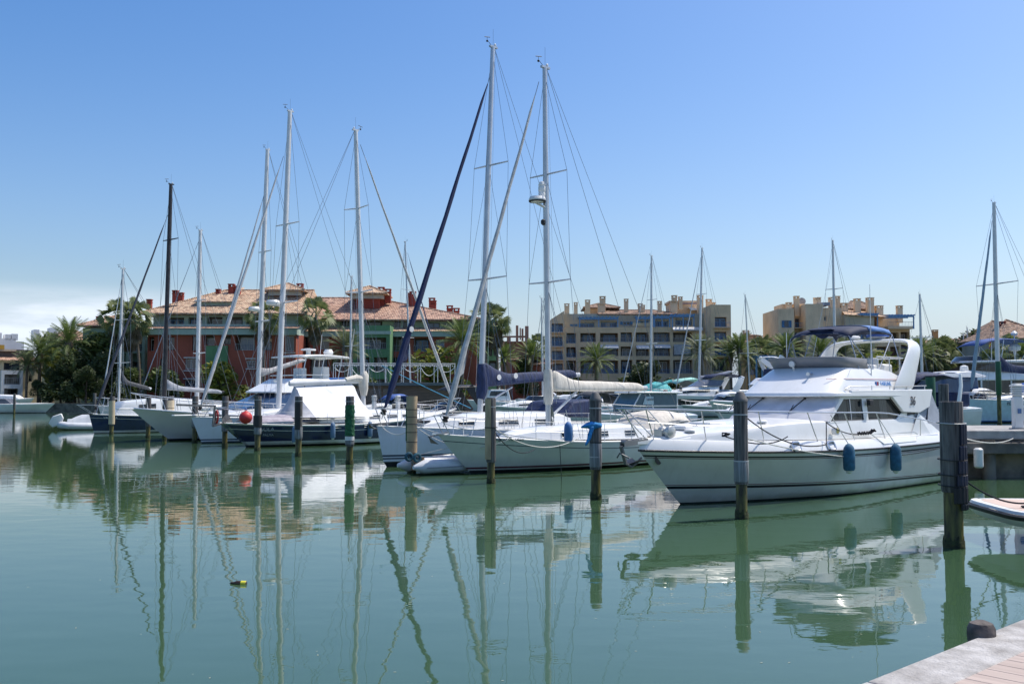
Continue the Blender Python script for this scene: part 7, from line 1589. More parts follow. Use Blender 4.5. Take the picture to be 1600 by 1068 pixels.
b.box(xi, Y7 + 1.6, zz(549, Y7), X(31, Y7), Y7 + 2, zz(546, Y7), BEIL, 'pergola'); b.box(xi, Y7 + 1.5, zz(546, Y7), X(14, Y7), Y7 + 3, zz(539.5, Y7), mat('awning_yellow', (.55, .33, .05), .8), 'awning')
for x0, x1, yt, yb in ((-40, 14, 519, 540), (14, 34, 528, 547), (19, 27, 521, 530), (28, 37, 520, 530), (60, 68, 512, 530), (84, 93, 508, 530), (34, 46, 532, 548)): b.box(X(x0, Y7), Y7 + 5, zz(yb, Y7), X(x1, Y7), Y7 + 8, zz(yt, Y7), WHT, 'roof_block')

_a = radians(34); _p = V((X(66, Y7), Y7, 0)); _r = Matrix.Rotation(_a, 3, 'Z') @ _p; b.t.location = (_p.x - _r.x, _p.y - _r.y, G0); b.t.rotation_euler = (0, 0, _a)
# ---- beige block with blue shutters, centre right
b = Bldg('beige four storey block with blue pergolas left of the gap in the skyline', 0, 0, 0, G0)
Y8 = 205; xj = X(860.5, Y8)
# left gabled part
def p8(x0, y0, x1, y1, base, r=1.3, k='L', Y=Y8): return pxo(x0, y0, x1, y1, Y, base, r, k)
b.wall((xj, Y8 - .5, 0), X(881.5, Y8) - xj, zz(503, Y8), 14, [p8(862, 505.5, 879.5, 519, xj, .8, 'B'), p8(862, 526, 879, 541, xj, .8, 'B'), p8(862, 548, 879, 562, xj, .8, 'B'), p8(862, 568, 879, 584, xj, .8, 'B')], BEI)
q = MB(); q.m(BEI); L0, L1 = xj, X(881.5, Y8)
q.loft([[(L0, Y8 - .5, zz(503, Y8)), (L0, Y8 - .5, zz(499, Y8)), (L1, Y8 - .5, zz(485.5, Y8)), (L1, Y8 - .5, zz(503, Y8))], [(L0, Y8 + 13, zz(503, Y8)), (L0, Y8 + 13, zz(499, Y8)), (L1, Y8 + 13, zz(485.5, Y8)), (L1, Y8 + 13, zz(503, Y8))]], closed=True, caps=True); q.build('gable', b.t, ang=0)
for yb in (519, 541, 562): b.box(xj - .1, Y8 - 1.3, zz(yb + 1.5, Y8), X(881, Y8), Y8 - .51, zz(yb, Y8), BEI, 'balcony_slab'); b.rail(xj, X(881, Y8), Y8 - 1.2, zz(yb, Y8), .95, BRAIL)
xk = X(881.5, Y8)
ops = []
for (x0, x1) in ((885, 900), (907, 931), (938, 966), (970, 988), (994, 1014), (1022, 1047), (1052, 1082)):
    for (y0, y1) in ((519, 534), (541, 556), (562, 583)):
        if (x0, y0) == (1052, 541): y1 = 556
        ops.append(p8(x0, y0 + (1 if x0 < 970 else 0), x1, y1 + (2 if x0 < 890 else 0), xk, 1.6 if y0 > 500 else .4, 'L' if R.random() < .75 else 'B'))
Hb = zz(511, Y8)
b.wall((xk, Y8, 0), X(1113, Y8) - xk, Hb, 14, ops, BEI)
for (x0, x1) in ((885, 900), (907, 931), (938, 966), (970, 988), (994, 1014), (1022, 1047), (1052, 1082)):
    for yb in (534, 556, 583): b.rail(X(x0, Y8), X(x1, Y8), Y8 - .03, zz(yb + (2 if x0 < 890 else 0), Y8), .8, BRAIL if x0 < 890 or yb == 583 else RAILM)
# set back top floor
def p9(x0, y0, x1, y1, r=.4, k='w'): o = pxo(x0, y0, x1, y1, Y8, xk, r, k); return (o[0], o[1] - Hb, o[2], o[3] - Hb, r, k)
b.wall((xk, Y8 + 1.6, Hb), X(1113, Y8) - xk, zz(489, Y8) - Hb, 12, [p9(905, 502, 930, 511, .5, 'B'), p9(940, 501, 966, 510.5, .6, 'B'), p9(974, 501, 987, 507, .2, 'b'), p9(1002, 500, 1012, 506, .2, 'b'), p9(1026, 499, 1047, 509, .6, 'B'), p9(1058, 497, 1084, 507, .6, 'B'), p9(895, 505, 900, 509, .2, 'b')], wallm('stucco_olive', (.42, .40, .32)), nm='upper_wall')
b.box(X(989, Y8), Y8 - .15, zz(509, Y8), X(1018, Y8), Y8 - .004, zz(504, Y8), BEI, 'parapet'); 
for x0, x1, yy in ((905, 966, 497.5), (994, 1022, 497), (1022, 1047, 496), (1050, 1085, 493.5)):
    q = MB(); a_, c_ = X(x0, Y8), X(x1, Y8); z_ = zz(yy, Y8); q.box(a_, Y8 - .6, z_ - .12, c_, Y8 - .45, z_ + .2); q.box(a_, Y8 + 1.3, z_ - .12, c_, Y8 + 1.45, z_ + .2)
    n = int((c_ - a_) / .75)
    for i in range(n + 1): xx = a_ + (c_ - a_) * i / n; q.box(xx - .09, Y8 - .95, z_ + .2, xx + .09, Y8 + 1.55, z_ + .42)
    for xx in (a_ + .1, (a_ + c_) / 2, c_ - .1): q.box(xx - .1, Y8 - .6, Hb, xx + .1, Y8 - .45, z_ - .1)
    q.build('pergola', b.t, mt=BLUEP, ang=0)
for x0, x1, yy in ((1051, 1098, 513), (994, 1014, 541.5), (1022, 1047, 540.5), (938, 966, 541)):
    q = MB(); a_, c_ = X(x0, Y8), X(x1, Y8); z_ = zz(yy, Y8); q.poly([(a_, Y8 - .02, z_ + .3), (c_, Y8 - .02, z_ + .3), (c_, Y8 - 1.1, z_ - .25), (a_, Y8 - 1.1, z_ - .25)]); q.poly([(a_, Y8 - 1.1, z_ - .25), (c_, Y8 - 1.1, z_ - .25), (c_, Y8 - 1.1, z_ - .5), (a_, Y8 - 1.1, z_ - .5)]); q.build('awning', b.t, mt=AWN, ang=0)
q = MB(); q.box(X(1053, Y8), Y8 - .2, zz(554, Y8), X(1079, Y8), Y8 - .06, zz(538, Y8)); sg = q.build('banner', b.t, mt=mat('banner_grey', (.42, .44, .47), .7, var=.25, vs=1.3), ang=0)
b.hip(X(940, Y8), Y8 + 2, X(1055, Y8), Y8 + 14, zz(489, Y8), zz(479, Y8) - zz(489, Y8), mt=ROOFG, ins=4)
# rooftop pavilions
Y9 = 212
b.box(X(916, Y9), Y9, zz(492, Y9) - 1, X(945, Y9), Y9 + 6, zz(480, Y9), BEI2, 'roof_room'); b.hip(X(916.5, Y9), Y9, X(964, Y9), Y9 + 7, zz(480, Y9), zz(471.5, Y9) - zz(480, Y9), mt=ROOFG, ins=3.4)
b.box(X(1048, Y9), Y9, zz(492, Y9) - 1, X(1090, Y9), Y9 + 6, zz(472, Y9), BEI2, 'roof_room'); b.box(X(1046, Y9), Y9 - .4, zz(473, Y9), X(1091, Y9), Y9 + 6.2, zz(469.5, Y9), BEI2, 'parapet'); b.box(X(1052, Y9), Y9 - .42, zz(474.5, Y9), X(1090, Y9), Y9 - .02, zz(473.2, Y9), mat('band_violet', (.16, .14, .24), .7), 'band')
# right block
Y10 = 199; xl = X(1111, Y10)
b.wall((xl, Y10, 0), X(1143, Y10) - xl, zz(475.5, Y10), 14, [p8(1118, 495, 1136, 511, xl, .9, 'B', Y10), p8(1117, 518, 1136, 533, xl, .9, 'B', Y10), p8(1117, 541, 1137, 556, xl, .9, 'B', Y10), p8(1110 + 3, 560, 1140, 580, xl, 1.2, 'L', Y10)], BEI, nm='end_block')
for yb in (511, 533, 556): b.box(X(1116, Y10), Y10 - 1.1, zz(yb + 1.6, Y10), X(1141, Y10), Y10 - .01, zz(yb, Y10), BEI2, 'balcony_slab'); b.rail(X(1116, Y10), X(1141, Y10), Y10 - 1.05, zz(yb, Y10), .95, BRAIL)
for px, py, pb, w_ in ((886, 474, 492, 1.0), (900, 472, 488, .75), (918.5, 468, 480, 1.0), (942, 462.5, 482, 1.15), (940, 474, 492, 1.5), (979, 466.5, 485, .85), (1001, 474, 483, .9), (1005.5, 476, 483, .7), (1031.5, 470, 482, .8), (1054.5, 461, 486, 1.05), (1053, 470, 492, 1.5), (1064, 463, 472, .8), (1095, 461, 485, 1.15), (1108.5, 467, 485, 1.1), (1116, 472, 477, .7)):
    b.chimney(X(px, Y8 + 4), Y8 + 4, zz(pb, Y8 + 4) - 1.5, w_, zz(py, Y8 + 4) - zz(pb, Y8 + 4) + 1.5, BEI2)
q = MB(); q.poly([(X(1074, Y9), Y9 - 2, zz(481, Y9)), (X(1108, Y9), Y9 - 2, zz(484, Y9)), (X(1105, Y9), Y9 + 2, zz(484, Y9)), (X(1076, Y9), Y9 + 2, zz(481, Y9))]); q.poly([(X(1074, Y9), Y9 - 2, zz(481, Y9)), (X(1108, Y9), Y9 - 2, zz(484, Y9)), (X(1108, Y9), Y9 - 2, zz(485.5, Y9)), (X(1078, Y9), Y9 - 2, zz(485.5, Y9))]); q.build('terrace_awning', b.t, mt=WHITECV, ang=0)

# ---- second beige block behind the bimini
b = Bldg('beige block with plain end wall and chimneys behind the blue bimini', 0, 0, 0, G0)
Ya = 192; xm = X(1217.5, Ya)
def pa(x0, y0, x1, y1, base, Y=Ya, r=.3, k='b'): return pxo(x0, y0, x1, y1, Y, base, r, k)
b.wall((xm, Ya, 0), X(1242, Ya) - xm, zz(482, Ya), 12, [pa(1226, 500, 1234, 512, xm), pa(1226, 521, 1235, 534, xm), pa(1226, 545, 1235, 558, xm), pa(1226, 568, 1235, 582, xm)], TANH)
b.wall((X(1242, Ya), Ya + 3, 0), X(1259, Ya) - X(1242, Ya), zz(478, Ya), 9, [pa(1250, 495, 1257.5, 510, X(1242, Ya), k='D'), pa(1249, 516, 1257.5, 531, X(1242, Ya), k='B'), pa(1246, 540, 1257.5, 556, X(1242, Ya), k='B'), pa(1246, 562, 1257.5, 580, X(1242, Ya), k='B')], TANH, nm='recess_wall')
for yb in (511, 533, 556): b.box(X(1242, Ya), Ya + 1, zz(yb + 1.2, Ya), X(1259, Ya), Ya + 2.99, zz(yb, Ya), BEI, 'balcony_slab'); b.rail(X(1242, Ya), X(1259, Ya), Ya + 1.05, zz(yb, Ya), .95, BRAIL)
b.wall((X(1258, Ya), Ya - 1, 0), X(1285, Ya) - X(1258, Ya), zz(475, Ya), 12, [], TANH, nm='block_wall')
xn = X(1285, Ya)
b.wall((xn, Ya + .5, 0), X(1318, Ya) - xn, zz(480, Ya), 12, [pa(1290, 493, 1294, 501, xn, k='w'), pa(1308, 513, 1318 - 1, 526, xn, k='w'), pa(1306, 535, 1316, 548, xn), pa(1306, 560, 1316, 573, xn)], TANH, nm='block_wall')
b.box(xn, Ya - .2, zz(477, Ya), X(1298, Ya), Ya + 5, zz(472, Ya), wallm('stucco_bluegrey', (.33, .36, .42)), 'parapet')
xo = X(1318, Ya)
b.wall((xo, Ya - 1.5, 0), X(1363, Ya) - xo, zz(492, Ya), 12, [pa(1334, 513, 1354, 530, xo, k='B', r=.4), pa(1325, 540, 1340, 553, xo, k='L', r=1.), pa(1345, 540, 1360, 553, xo, k='L', r=1.), pa(1324, 566, 1340, 580, xo, k='L', r=1.), pa(1345, 566, 1360, 580, xo, k='L', r=1.)], BEIL, nm='block_wall')
xp = X(1363, Ya)
b.wall((xp, Ya + .5, 0), X(1424.5, Ya) - xp, zz(510, Ya), 12, [pa(1369, 517, 1379, 532, xp, k='D', r=1.), pa(1381, 517, 1391, 532, xp, k='D', r=1.), pa(1393, 519, 1407, 535, xp, k='L', r=1.5), pa(1410, 518, 1424, 530, xp, k='L', r=1.5), pa(1369, 541, 1389, 556, xp, k='L', r=1.2), pa(1393, 541, 1407, 556, xp, k='L', r=1.2), pa(1410, 538, 1423, 553, xp, k='L', r=1.2), pa(1369, 562, 1389, 578, xp, k='L', r=1.2), pa(1393, 562, 1407, 578, xp, k='L', r=1.2), pa(1410, 560, 1423, 575, xp, k='L', r=1.2)], TANH, nm='terrace_wall')
b.box(X(1380, Ya), Ya + 3, zz(512, Ya), X(1416, Ya), Ya + 11, zz(489, Ya), TANH, 'upper_block')
q = MB(); q.poly([(X(1316, Ya), Ya - 2, zz(492, Ya)), (X(1382, Ya), Ya - 2, zz(496, Ya)), (X(1365, Ya), Ya + 6, zz(481, Ya)), (X(1330, Ya), Ya + 6, zz(478, Ya))]); q.poly([(X(1316, Ya), Ya - 2, zz(493, Ya)), (X(1382, Ya), Ya - 2, zz(497, Ya)), (X(1382, Ya), Ya - 2, zz(496, Ya)), (X(1316, Ya), Ya - 2, zz(492, Ya))]); q.poly([(X(1382, Ya), Ya - 2, zz(496, Ya)), (X(1392, Ya), Ya + 6, zz(496, Ya)), (X(1365, Ya), Ya + 6, zz(481, Ya))]); q.build('roof', b.t, mt=ROOF, ang=0)
b.hip(X(1325, Ya + 6), Ya + 6, X(1368, Ya + 6), Ya + 12, zz(482, Ya + 6), 1.8, mt=ROOFG, ins=2.5)
for x0, x1, yy in ((1340, 1368, 493), (1385, 1424, 495)):
    q = MB(); a_, c_ = X(x0, Ya), X(x1, Ya); z_ = zz(yy, Ya); q.box(a_, Ya - 1.9, z_ - .15, c_, Ya - 1.7, z_ + .15); q.box(a_, Ya + 1, z_ - .15, c_, Ya + 1.2, z_ + .15)
    for i in range(9): xx = a_ + (c_ - a_) * i / 8; q.box(xx - .08, Ya - 2.2, z_ + .16, xx + .08, Ya + 1.3, z_ + .36)
    q.box(c_ - .2, Ya - 1.9, z_ - 2.4, c_, Ya - 1.7, z_ - .16); q.build('pergola', b.t, mt=BLUEP, ang=0)
b.box(X(1386, Ya), Ya - 1, zz(514, Ya), X(1425, Ya), Ya + .49, zz(510, Ya), TANH, 'parapet'); b.rail(X(1386, Ya), X(1425, Ya), Ya - .9, zz(510, Ya), .9)
b.box(X(1232, Ya), Ya + 4, zz(483, Ya), X(1278, Ya), Ya + 10, zz(471.5, Ya), TANH, 'roof_room')
for px, py, pb, w_ in ((1234, 472, 482, 1.0), (1246, 462, 482, .95), (1276, 464.5, 474, .7), (1281, 464, 474, .7), (1302, 464, 486, 1.2), (1310, 462, 486, .9), (1320, 473, 488, 1.3), (1341, 466, 477, 1.1), (1361, 464.5, 488, 1.25), (1375, 477, 490, 1.3), (1407, 477, 492, 1.0)):
    b.chimney(X(px, Ya + 3), Ya + 3, zz(pb, Ya + 3) - 1.5, w_, zz(py, Ya + 3) - zz(pb, Ya + 3) + 1.5, TANH)
q = MB(); q.lathe([(.02, 0), (.5, .12), (.75, .3)], n=14, M=Matrix.Rotation(radians(75), 4, 'X')); o = q.build('satellite_dish', b.t, mt=CONC); o.location = (X(1266, Ya), Ya + 5, zz(467, Ya))

# ---- small distant houses, each a thing
def house(label, x0, x1, yt, Y, mt, ye=None, rm=None, wins=True, hipr=True, base=1.1, D=9, name='house', chs=(), ins=None):
    a_, c_ = X(x0, Y), X(x1, Y); h = Z(ye or yt + 8, Y) - base
    b_ = Bldg(label, a_, Y, 0, base, 'house' if name == 'house' else 'building', name)
    W_ = c_ - a_; ops = []
    if wins:
        n = max(2, int(W_ / 3.4)); fl = int(h / 3.1)
        for f in range(fl):
            for i in range(n):
                cx = W_ * (i + .5) / n; ops.append((cx - .65, h - (f + 1) * 3.0 + .5, cx + .65, h - (f + 1) * 3.0 + 2.1, .3, 'd'))
        ops = [o for o in ops if o[1] > .2]
    b_.wall((0, 0, 0), W_, h, D, ops, mt)
    if hipr: b_.hip(0, 0, W_, D, h + .2, Z(yt, Y) - Z(ye or yt + 8, Y), mt=rm or ROOFR, ov=.5, ins=ins)
    for px, ww, hh in chs: b_.chimney(px * W_, D / 2, h, ww, hh, mt if mt is not PINKB else CHIM)
    return b_
house('salmon and dark red tower house with roof chimneys right of the green block', 800, 858, 560, 195, RED, ye=563, rm=ROOFR)
bb = house('salmon stepped upper block with slim chimneys right of the green block', 782, 838, 530, 215, SALM, ye=533, hipr=False, wins=False, base=1.1)
for px, w_, y0, y1 in ((806, 4, 508, 535), (815, 3, 513, 535), (820.5, 5.5, 509, 535), (792, 6, 525, 535), (812, 2, 512, 530)): a_ = X(px, 214) - bb.t.location.x; bb.box(a_, -1 + .0, Z(y1, 214) - 1.1, a_ + w_ * 214 / F, 1, Z(y0, 214) - 1.1, SALM, 'chimney_stack')
bb.box(X(786, 215) - bb.t.location.x, -.3, Z(527, 215) - 1.1, X(822, 215) - bb.t.location.x, .3, Z(524.5, 215) - 1.1, SALM, 'beam')
house('low red brick coloured house under palms left of the beige block', 826, 862, 566, 178, RED, ye=570)
house('orange and cream house cluster seen in the skyline gap', 1166, 1206, 531, 260, OCH, ye=535, rm=ROOFG, chs=((.15, 1.6, 2.6), (.6, 1.6, 2.2), (.85, 1.6, 2.)))
house('tall ochre house end in the skyline gap', 1168, 1182, 522, 270, BEI2, ye=525, rm=ROOFG, chs=((.3, 1.5, 1.9),))
house('low yellow house behind the palms right of the skyline gap', 1195, 1226, 558, 230, OCH, ye=561, rm=ROOFR)
house('ochre house with pyramid roof and chimney right of the radar arch', 1466, 1498, 527, 250, OCH, ye=533, rm=ROOFR, chs=((.25, 1.2, 3.2),))
house('small house with tiled roof left of the ochre pyramid roofed house', 1446, 1470, 531, 245, PINKB, ye=537, rm=ROOFR)
house('long pinkish house below the ochre pyramid roof', 1436, 1512, 541, 215, wallm('stucco_mauve', (.36, .27, .24)), ye=547, rm=ROOFR)
bh = house('grey-pink terrace with stepped tiled roofs at the right edge', 1528, 1640, 498, 165, PINKB, ye=541, rm=ROOFG, chs=(), D=14)
bh2 = house('cream gabled house with red chimneys at the right edge', 1560, 1650, 497, 150, wallm('stucco_greycream', (.42, .38, .35)), ye=530, rm=ROOFG, D=12)
for px, w_, h_ in ((1565, 1.1, 18), (1584, 1.0, 14), (1594, .9, 10)): a_ = X(px, 155) - bh2.t.location.x; bh2.chimney(a_, 5, Z(520, 155) - 1.1, w_, h_ * 155 / F, CHIM)
# blue pergola walkway by the palms
b = Bldg('blue beamed pergola walkway beside the pointed palms', 0, 0, 0, G0, 'pergola', 'pergola')
q = MB(); Yb = 178
a_, c_ = X(1182, Yb), X(1228, Yb); z_ = zz(561, Yb); q.box(a_, Yb, z_, c_, Yb + .2, z_ + .5); q.box(a_, Yb + 3, z_, c_, Yb + 3.2, z_ + .5)
for i in range(12): xx = a_ + (c_ - a_) * i / 11; q.box(xx - .1, Yb - .4, z_ + .5, xx + .1, Yb + 3.6, z_ + .7)
for i in range(6): xx = a_ + (c_ - a_) * i / 5; q.box(xx - .15, Yb, 0, xx + .15, Yb + .2, z_ - .01)
q.build('frame', b.t, mt=BLUEP, ang=0)
# flag on the right hand yacht staff
t = thing('flag', V((X(1550, 112), 112, 0)), 0, 'small red and yellow flag on a thin staff in front of the right houses', 'flag')
q = MB(); q.tube([(0, 0, 0), (0, 0, Z(533, 112))], .04, 5); q.build('staff', t, mt=PLASTW)
for k_, (z0, z1, mt_) in enumerate(((533, 535, REDB), (535, 538.5, YEL), (538.5, 540.5, REDB))):
    q = MB(); n = 6; q.loft([[(-.35 * i / n * .9, .08 * sin(i), Z(z0, 112) - .05 * i), (-.35 * i / n * .9, .08 * sin(i), Z(z1, 112) - .05 * i)] for i in range(n + 1)]); q.build('cloth', t, mt=mt_)
# ================================================================== palms, trees, shrubs
def leafm(name, a, b, c=None, vs=.9):
    m = bpy.data.materials.new(name); m.use_nodes = True; nt = m.node_tree; N = nt.nodes; L = nt.links
    bs = N['Principled BSDF']; bs.inputs['Roughness'].default_value = .55; bs.inputs['Subsurface Weight'].default_value = 0
    g = N.new('ShaderNodeNewGeometry'); n = N.new('ShaderNodeTexNoise'); n.inputs['Scale'].default_value = vs; n.inputs['Detail'].default_value = 2; tc = N.new('ShaderNodeTexCoord'); L.new(tc.outputs['Object'], n.inputs[0])
    ad = N.new('ShaderNodeMath'); ad.operation = 'MULTIPLY_ADD'; L.new(g.outputs['Random Per Island'], ad.inputs[0]); ad.inputs[1].default_value = .5; L.new(n.outputs[0], ad.inputs[2])
    r = N.new('ShaderNodeValToRGB'); e = r.color_ramp.elements; e[0].position = .45; e[0].color = (*a, 1); e[1].position = .95; e[1].color = (*b, 1)
    L.new(ad.outputs[0], r.inputs[0]); L.new(r.outputs[0], bs.inputs['Base Color'])
    tr = N.new('ShaderNodeBsdfTranslucent'); L.new(r.outputs[0], tr.inputs[0]); mx = N.new('ShaderNodeMixShader'); mx.inputs[0].default_value = .3
    L.new(bs.outputs[0], mx.inputs[1]); L.new(tr.outputs[0], mx.inputs[2]); L.new(mx.outputs[0], N['Material Output'].inputs[0]); return m
PALM = leafm('palm_leaf', (.065, .11, .028), (.17, .22, .06)); PALMG = leafm('palm_leaf_grey', (.09, .12, .06), (.20, .23, .12)); FAN = leafm('fan_leaf', (.075, .11, .04), (.22, .25, .10)); DEAD = leafm('dead_frond', (.13, .10, .06), (.24, .19, .11))
DKL = leafm('dark_foliage', (.022, .042, .014), (.075, .105, .035), vs=.5); MDL = leafm('mid_foliage', (.04, .075, .018), (.13, .17, .045), vs=.5); YLF = leafm('yellow_foliage', (.10, .13, .02), (.25, .27, .05), vs=.6)
TRK = mat('palm_trunk', (.20, .16, .12), .95, col2=(.08, .065, .05), vs=3, stretch=(1, 1, 5), bump=.05, bs=4); BARK = mat('bark', (.13, .10, .08), .95, col2=(.05, .04, .03), vs=4, bump=.03, bs=8)
def frond(q, base, az, el0, L_, droop, nl, lw, ll, rr):
    """feather frond: rachis arc with two ranks of leaflets"""
    d = V((cos(az), sin(az), 0)); p = V(base); e = el0; st = L_ / nl; sd_ = V((-sin(az), cos(az), 0)); tw = rr.uniform(-.3, .3); prev = None
    for i in range(nl + 1):
        k = i / nl; tdir = d * cos(e) + V((0, 0, sin(e)))
        if i:
            w_ = .05 * (1 - k) + .012; b = len(q.v); q.v += [prev - sd_ * w_, prev + sd_ * w_, p + sd_ * w_, p - sd_ * w_]; q.face((b, b+1, b+2, b+3))
        if k > .12:
            l = ll * (sin(pi * min(1, (k - .08) / .95)) ** .6) * rr.uniform(.8, 1.1) + .05
            nrm = sd_.cross(tdir)
            for s_ in (1, -1):
                o = (sd_ * s_ * cos(tw * s_) + tdir * .75 - nrm * 0 + V((0, 0, -.28 - .3 * k))).normalized() * l
                b = len(q.v); q.v += [p, p + tdir * lw, p + o]; q.face((b, b+1, b+2))
        prev = V(p); p = p + tdir * st; e -= droop * st * (1 + k * 1.2)
def feather_palm(h, L_, nf, seed, leaf=PALM, r=.28, nl=26, lean=0., dead=True):
    rr = random.Random(seed); t = bpy.data.objects.new('palm_tree', None)
    COL.objects.link(t)
    q = MB(); n = 9; q.tube([(lean * (i/n) ** 2, 0, h * i / n) for i in range(n + 1)], [r * (1.25 if i == 0 else (1 - .25 * i / n)) * rr.uniform(.94, 1.06) for i in range(n)] + [r * 1.25], 10); q.build('trunk', t, mt=TRK)
    q = MB(); q.lathe([(r * .8, -.9), (r * 1.5, -.3), (r * 1.6, .2), (r * .6, .8)], (lean, 0, h), 10); q.build('boot', t, mt=TRK)
    q = MB()
    for i in range(nf):
        az = i * 2.39996 + rr.uniform(-.2, .2); f = i / nf; el = radians(86 - 88 * f ** 1.1 + rr.uniform(-7, 7))
        frond(q, (lean, 0, h + .3 - .5 * f), az, el, L_ * rr.uniform(.85, 1.08) * (1 - .15 * (1 - f)), .11 + .15 * f, nl, .10, L_ * .17, rr)
    q.build('crown', t, mt=leaf, ang=0)
    if dead:
        q = MB()
        for i in range(6): frond(q, (lean, 0, h - .3), rr.uniform(0, 6.3), radians(rr.uniform(-50, -20)), L_ * .6, .3, 12, .08, L_ * .13, rr)
        q.build('dead_fronds', t, mt=DEAD, ang=0)
    return t
def fan_palm(h, R_, nf, seed, r=.2, skirt=1.6, lean=0.):
    rr = random.Random(seed); t = bpy.data.objects.new('palm_tree', None); COL.objects.link(t)
    q = MB(); n = 9; q.tube([(lean * (i/n) ** 2, 0, h * i / n) for i in range(n + 1)], [r * (1.5 if i == 0 else (1.05 - .35 * i / n)) for i in range(n + 1)], 10); q.build('trunk', t, mt=TRK)
    def fan(q, c, az, el, pl, fr_, rr, dn=0):
        d = V((cos(az)*cos(el), sin(az)*cos(el), sin(el))); p = c + d * pl; s_ = V((-sin(az), cos(az), 0)); nn = s_.cross(d); ro = rr.uniform(-1.2, 1.2); s_ = s_ * cos(ro) + nn * sin(ro)
        b = len(q.v); q.v += [c - s_*.03, c + s_*.03, p + s_*.03, p - s_*.03]; q.face((b, b+1, b+2, b+3))
        for j in range(-6, 7):
            a_ = j * .21; v = (d * cos(a_) + s_ * sin(a_)); l = fr_ * rr.uniform(.85, 1.05) * (1 - .02 * abs(j)); tip = p + v * l + V((0, 0, -.28 * l - dn)); mid = p + v * l * .6 + V((0, 0, -.05 * l)); w_ = (s_ * cos(a_) - d * sin(a_)) * .085
            b = len(q.v); q.v += [p, mid + w_, tip, mid - w_]; q.face((b, b+1, b+2, b+3))
    q = MB(); c = V((lean, 0, h))
    for i in range(nf):
        f = i / nf; fan(q, c + V((0, 0, rr.uniform(-.2, .3))), i * 2.39996 + rr.uniform(-.3, .3), radians(80 - 135 * f + rr.uniform(-8, 8)), R_ * rr.uniform(.42, .66), R_ * .55, rr)
    q.build('crown', t, mt=FAN, ang=0)
    q = MB()
    for i in range(int(18 * skirt)):
        fan(q, c + V((0, 0, -rr.uniform(.3, skirt))), rr.uniform(0, 6.3), radians(rr.uniform(-80, -55)), R_ * .3, R_ * .38, rr, .1)
    q.build('dead_fronds', t, mt=DEAD, ang=0)
    return t
def broad_tree(h, rx, rz_, seed, leaf=DKL, n=5200, ls=.25, tr=.22, blobs=9, low=.25):
    rr = random.Random(seed); t = bpy.data.objects.new('leafy_tree', None); COL.objects.link(t)
    q = MB(); q.tube([(0, 0, 0), (.1, 0, h * .3), (.15, .1, h * .6)], [tr * 1.3, tr, tr * .6], 8)
    cs = []
    for i in range(blobs):
        a_ = rr.uniform(0, 6.28); f = rr.uniform(.15, 1); cs.append((V((cos(a_) * rx * .62 * f, sin(a_) * rx * .62 * f, h * low + (h * (1 - low)) * rr.uniform(.1, .85))), rr.uniform(.28, .5) * rx))
        q.tube([(.1, 0, h * .3), V((.1, 0, h * .3)).lerp(cs[-1][0], .6) + V((0, 0, .2)), cs[-1][0]], [tr * .5, tr * .3, .03], 6)
    q.build('trunk', t, mt=BARK)
    q = MB()
    for i in range(n):
        c, r_ = rr.choice(cs); u = V((rr.gauss(0, 1), rr.gauss(0, 1), rr.gauss(0, 1))).normalized() * r_ * rr.uniform(.45, 1.08) ** .6; u.z *= rz_
        p = c + u; a_ = rr.uniform(0, 6.28); b_ = rr.uniform(-1, 1); d1 = V((cos(a_), sin(a_), b_ * .7)).normalized(); d2 = d1.cross(V((rr.gauss(0, 1), rr.gauss(0, 1), rr.gauss(0, 1)))).normalized(); s_ = ls * rr.uniform(.5, 1.2)
        b = len(q.v); q.v += [p - d1 * s_, p + d2 * s_ * .45, p + d1 * s_, p - d2 * s_ * .45]; q.face((b, b+1, b+2, b+3))
    q.build('crown', t, mt=leaf, ang=0)
    return t
# prototypes: the first placement uses the prototype itself
class Kind:
    def __init__(s, fn, name, cat, h): s.fn, s.name, s.cat, s.h, s.proto = fn, name, cat, h, None
    def put(s, px, ytop, Y, label, group, ybase=None, rz=None, zb=1.1):
        H_ = Z(ytop, Y) - zb; sc = H_ / s.h; loc = V((X(px, Y), Y, zb)); rz = R.uniform(0, 6.28) if rz is None else rz
        if s.proto is None: s.proto = s.fn(); s.proto.name = s.name; o = s.proto; o.location = loc; o.rotation_euler = (0, 0, rz); o.scale = (sc,) * 3; o['category'] = s.cat; o['label'] = label; o['group'] = group
        else: copy_tree(s.proto, None, loc, rz, label, group, sc)
FP = [Kind((lambda sd=sd, lf=lf, nf=nf, L_=L_: feather_palm(7, L_, nf, sd, lf)), 'palm_tree', 'palm tree', 7 + up) for sd, lf, nf, L_, up in ((1, PALM, 46, 4.2, 3.3), (2, PALMG, 52, 3.8, 3.0), (3, PALM, 40, 3.4, 2.8))]
FN = [Kind((lambda sd=sd, ln=ln: fan_palm(11, 2.5, 34, sd, lean=ln, skirt=2.2)), 'palm_tree', 'palm tree', 12.6) for sd, ln in ((4, 0), (5, .8), (6, -.5))]
FNS = Kind(lambda: fan_palm(4.5, 1.9, 38, 8, skirt=1.0), 'palm_tree', 'palm tree', 6.0)
BD = [Kind((lambda sd=sd, lf=lf: broad_tree(9, 4.2, 1., sd, lf)), 'leafy_tree', 'tree', 9.2) for sd, lf in ((21, DKL), (22, MDL), (23, DKL))]
SH = [Kind((lambda sd=sd, lf=lf: broad_tree(2.6, 1.9, .8, sd, lf, n=1100, ls=.22, tr=.08, blobs=7, low=.1)), 'shrub', 'shrub', 2.7) for sd, lf in ((31, DKL), (32, YLF), (33, MDL))]
GL = 'palms and trees on the left bank'
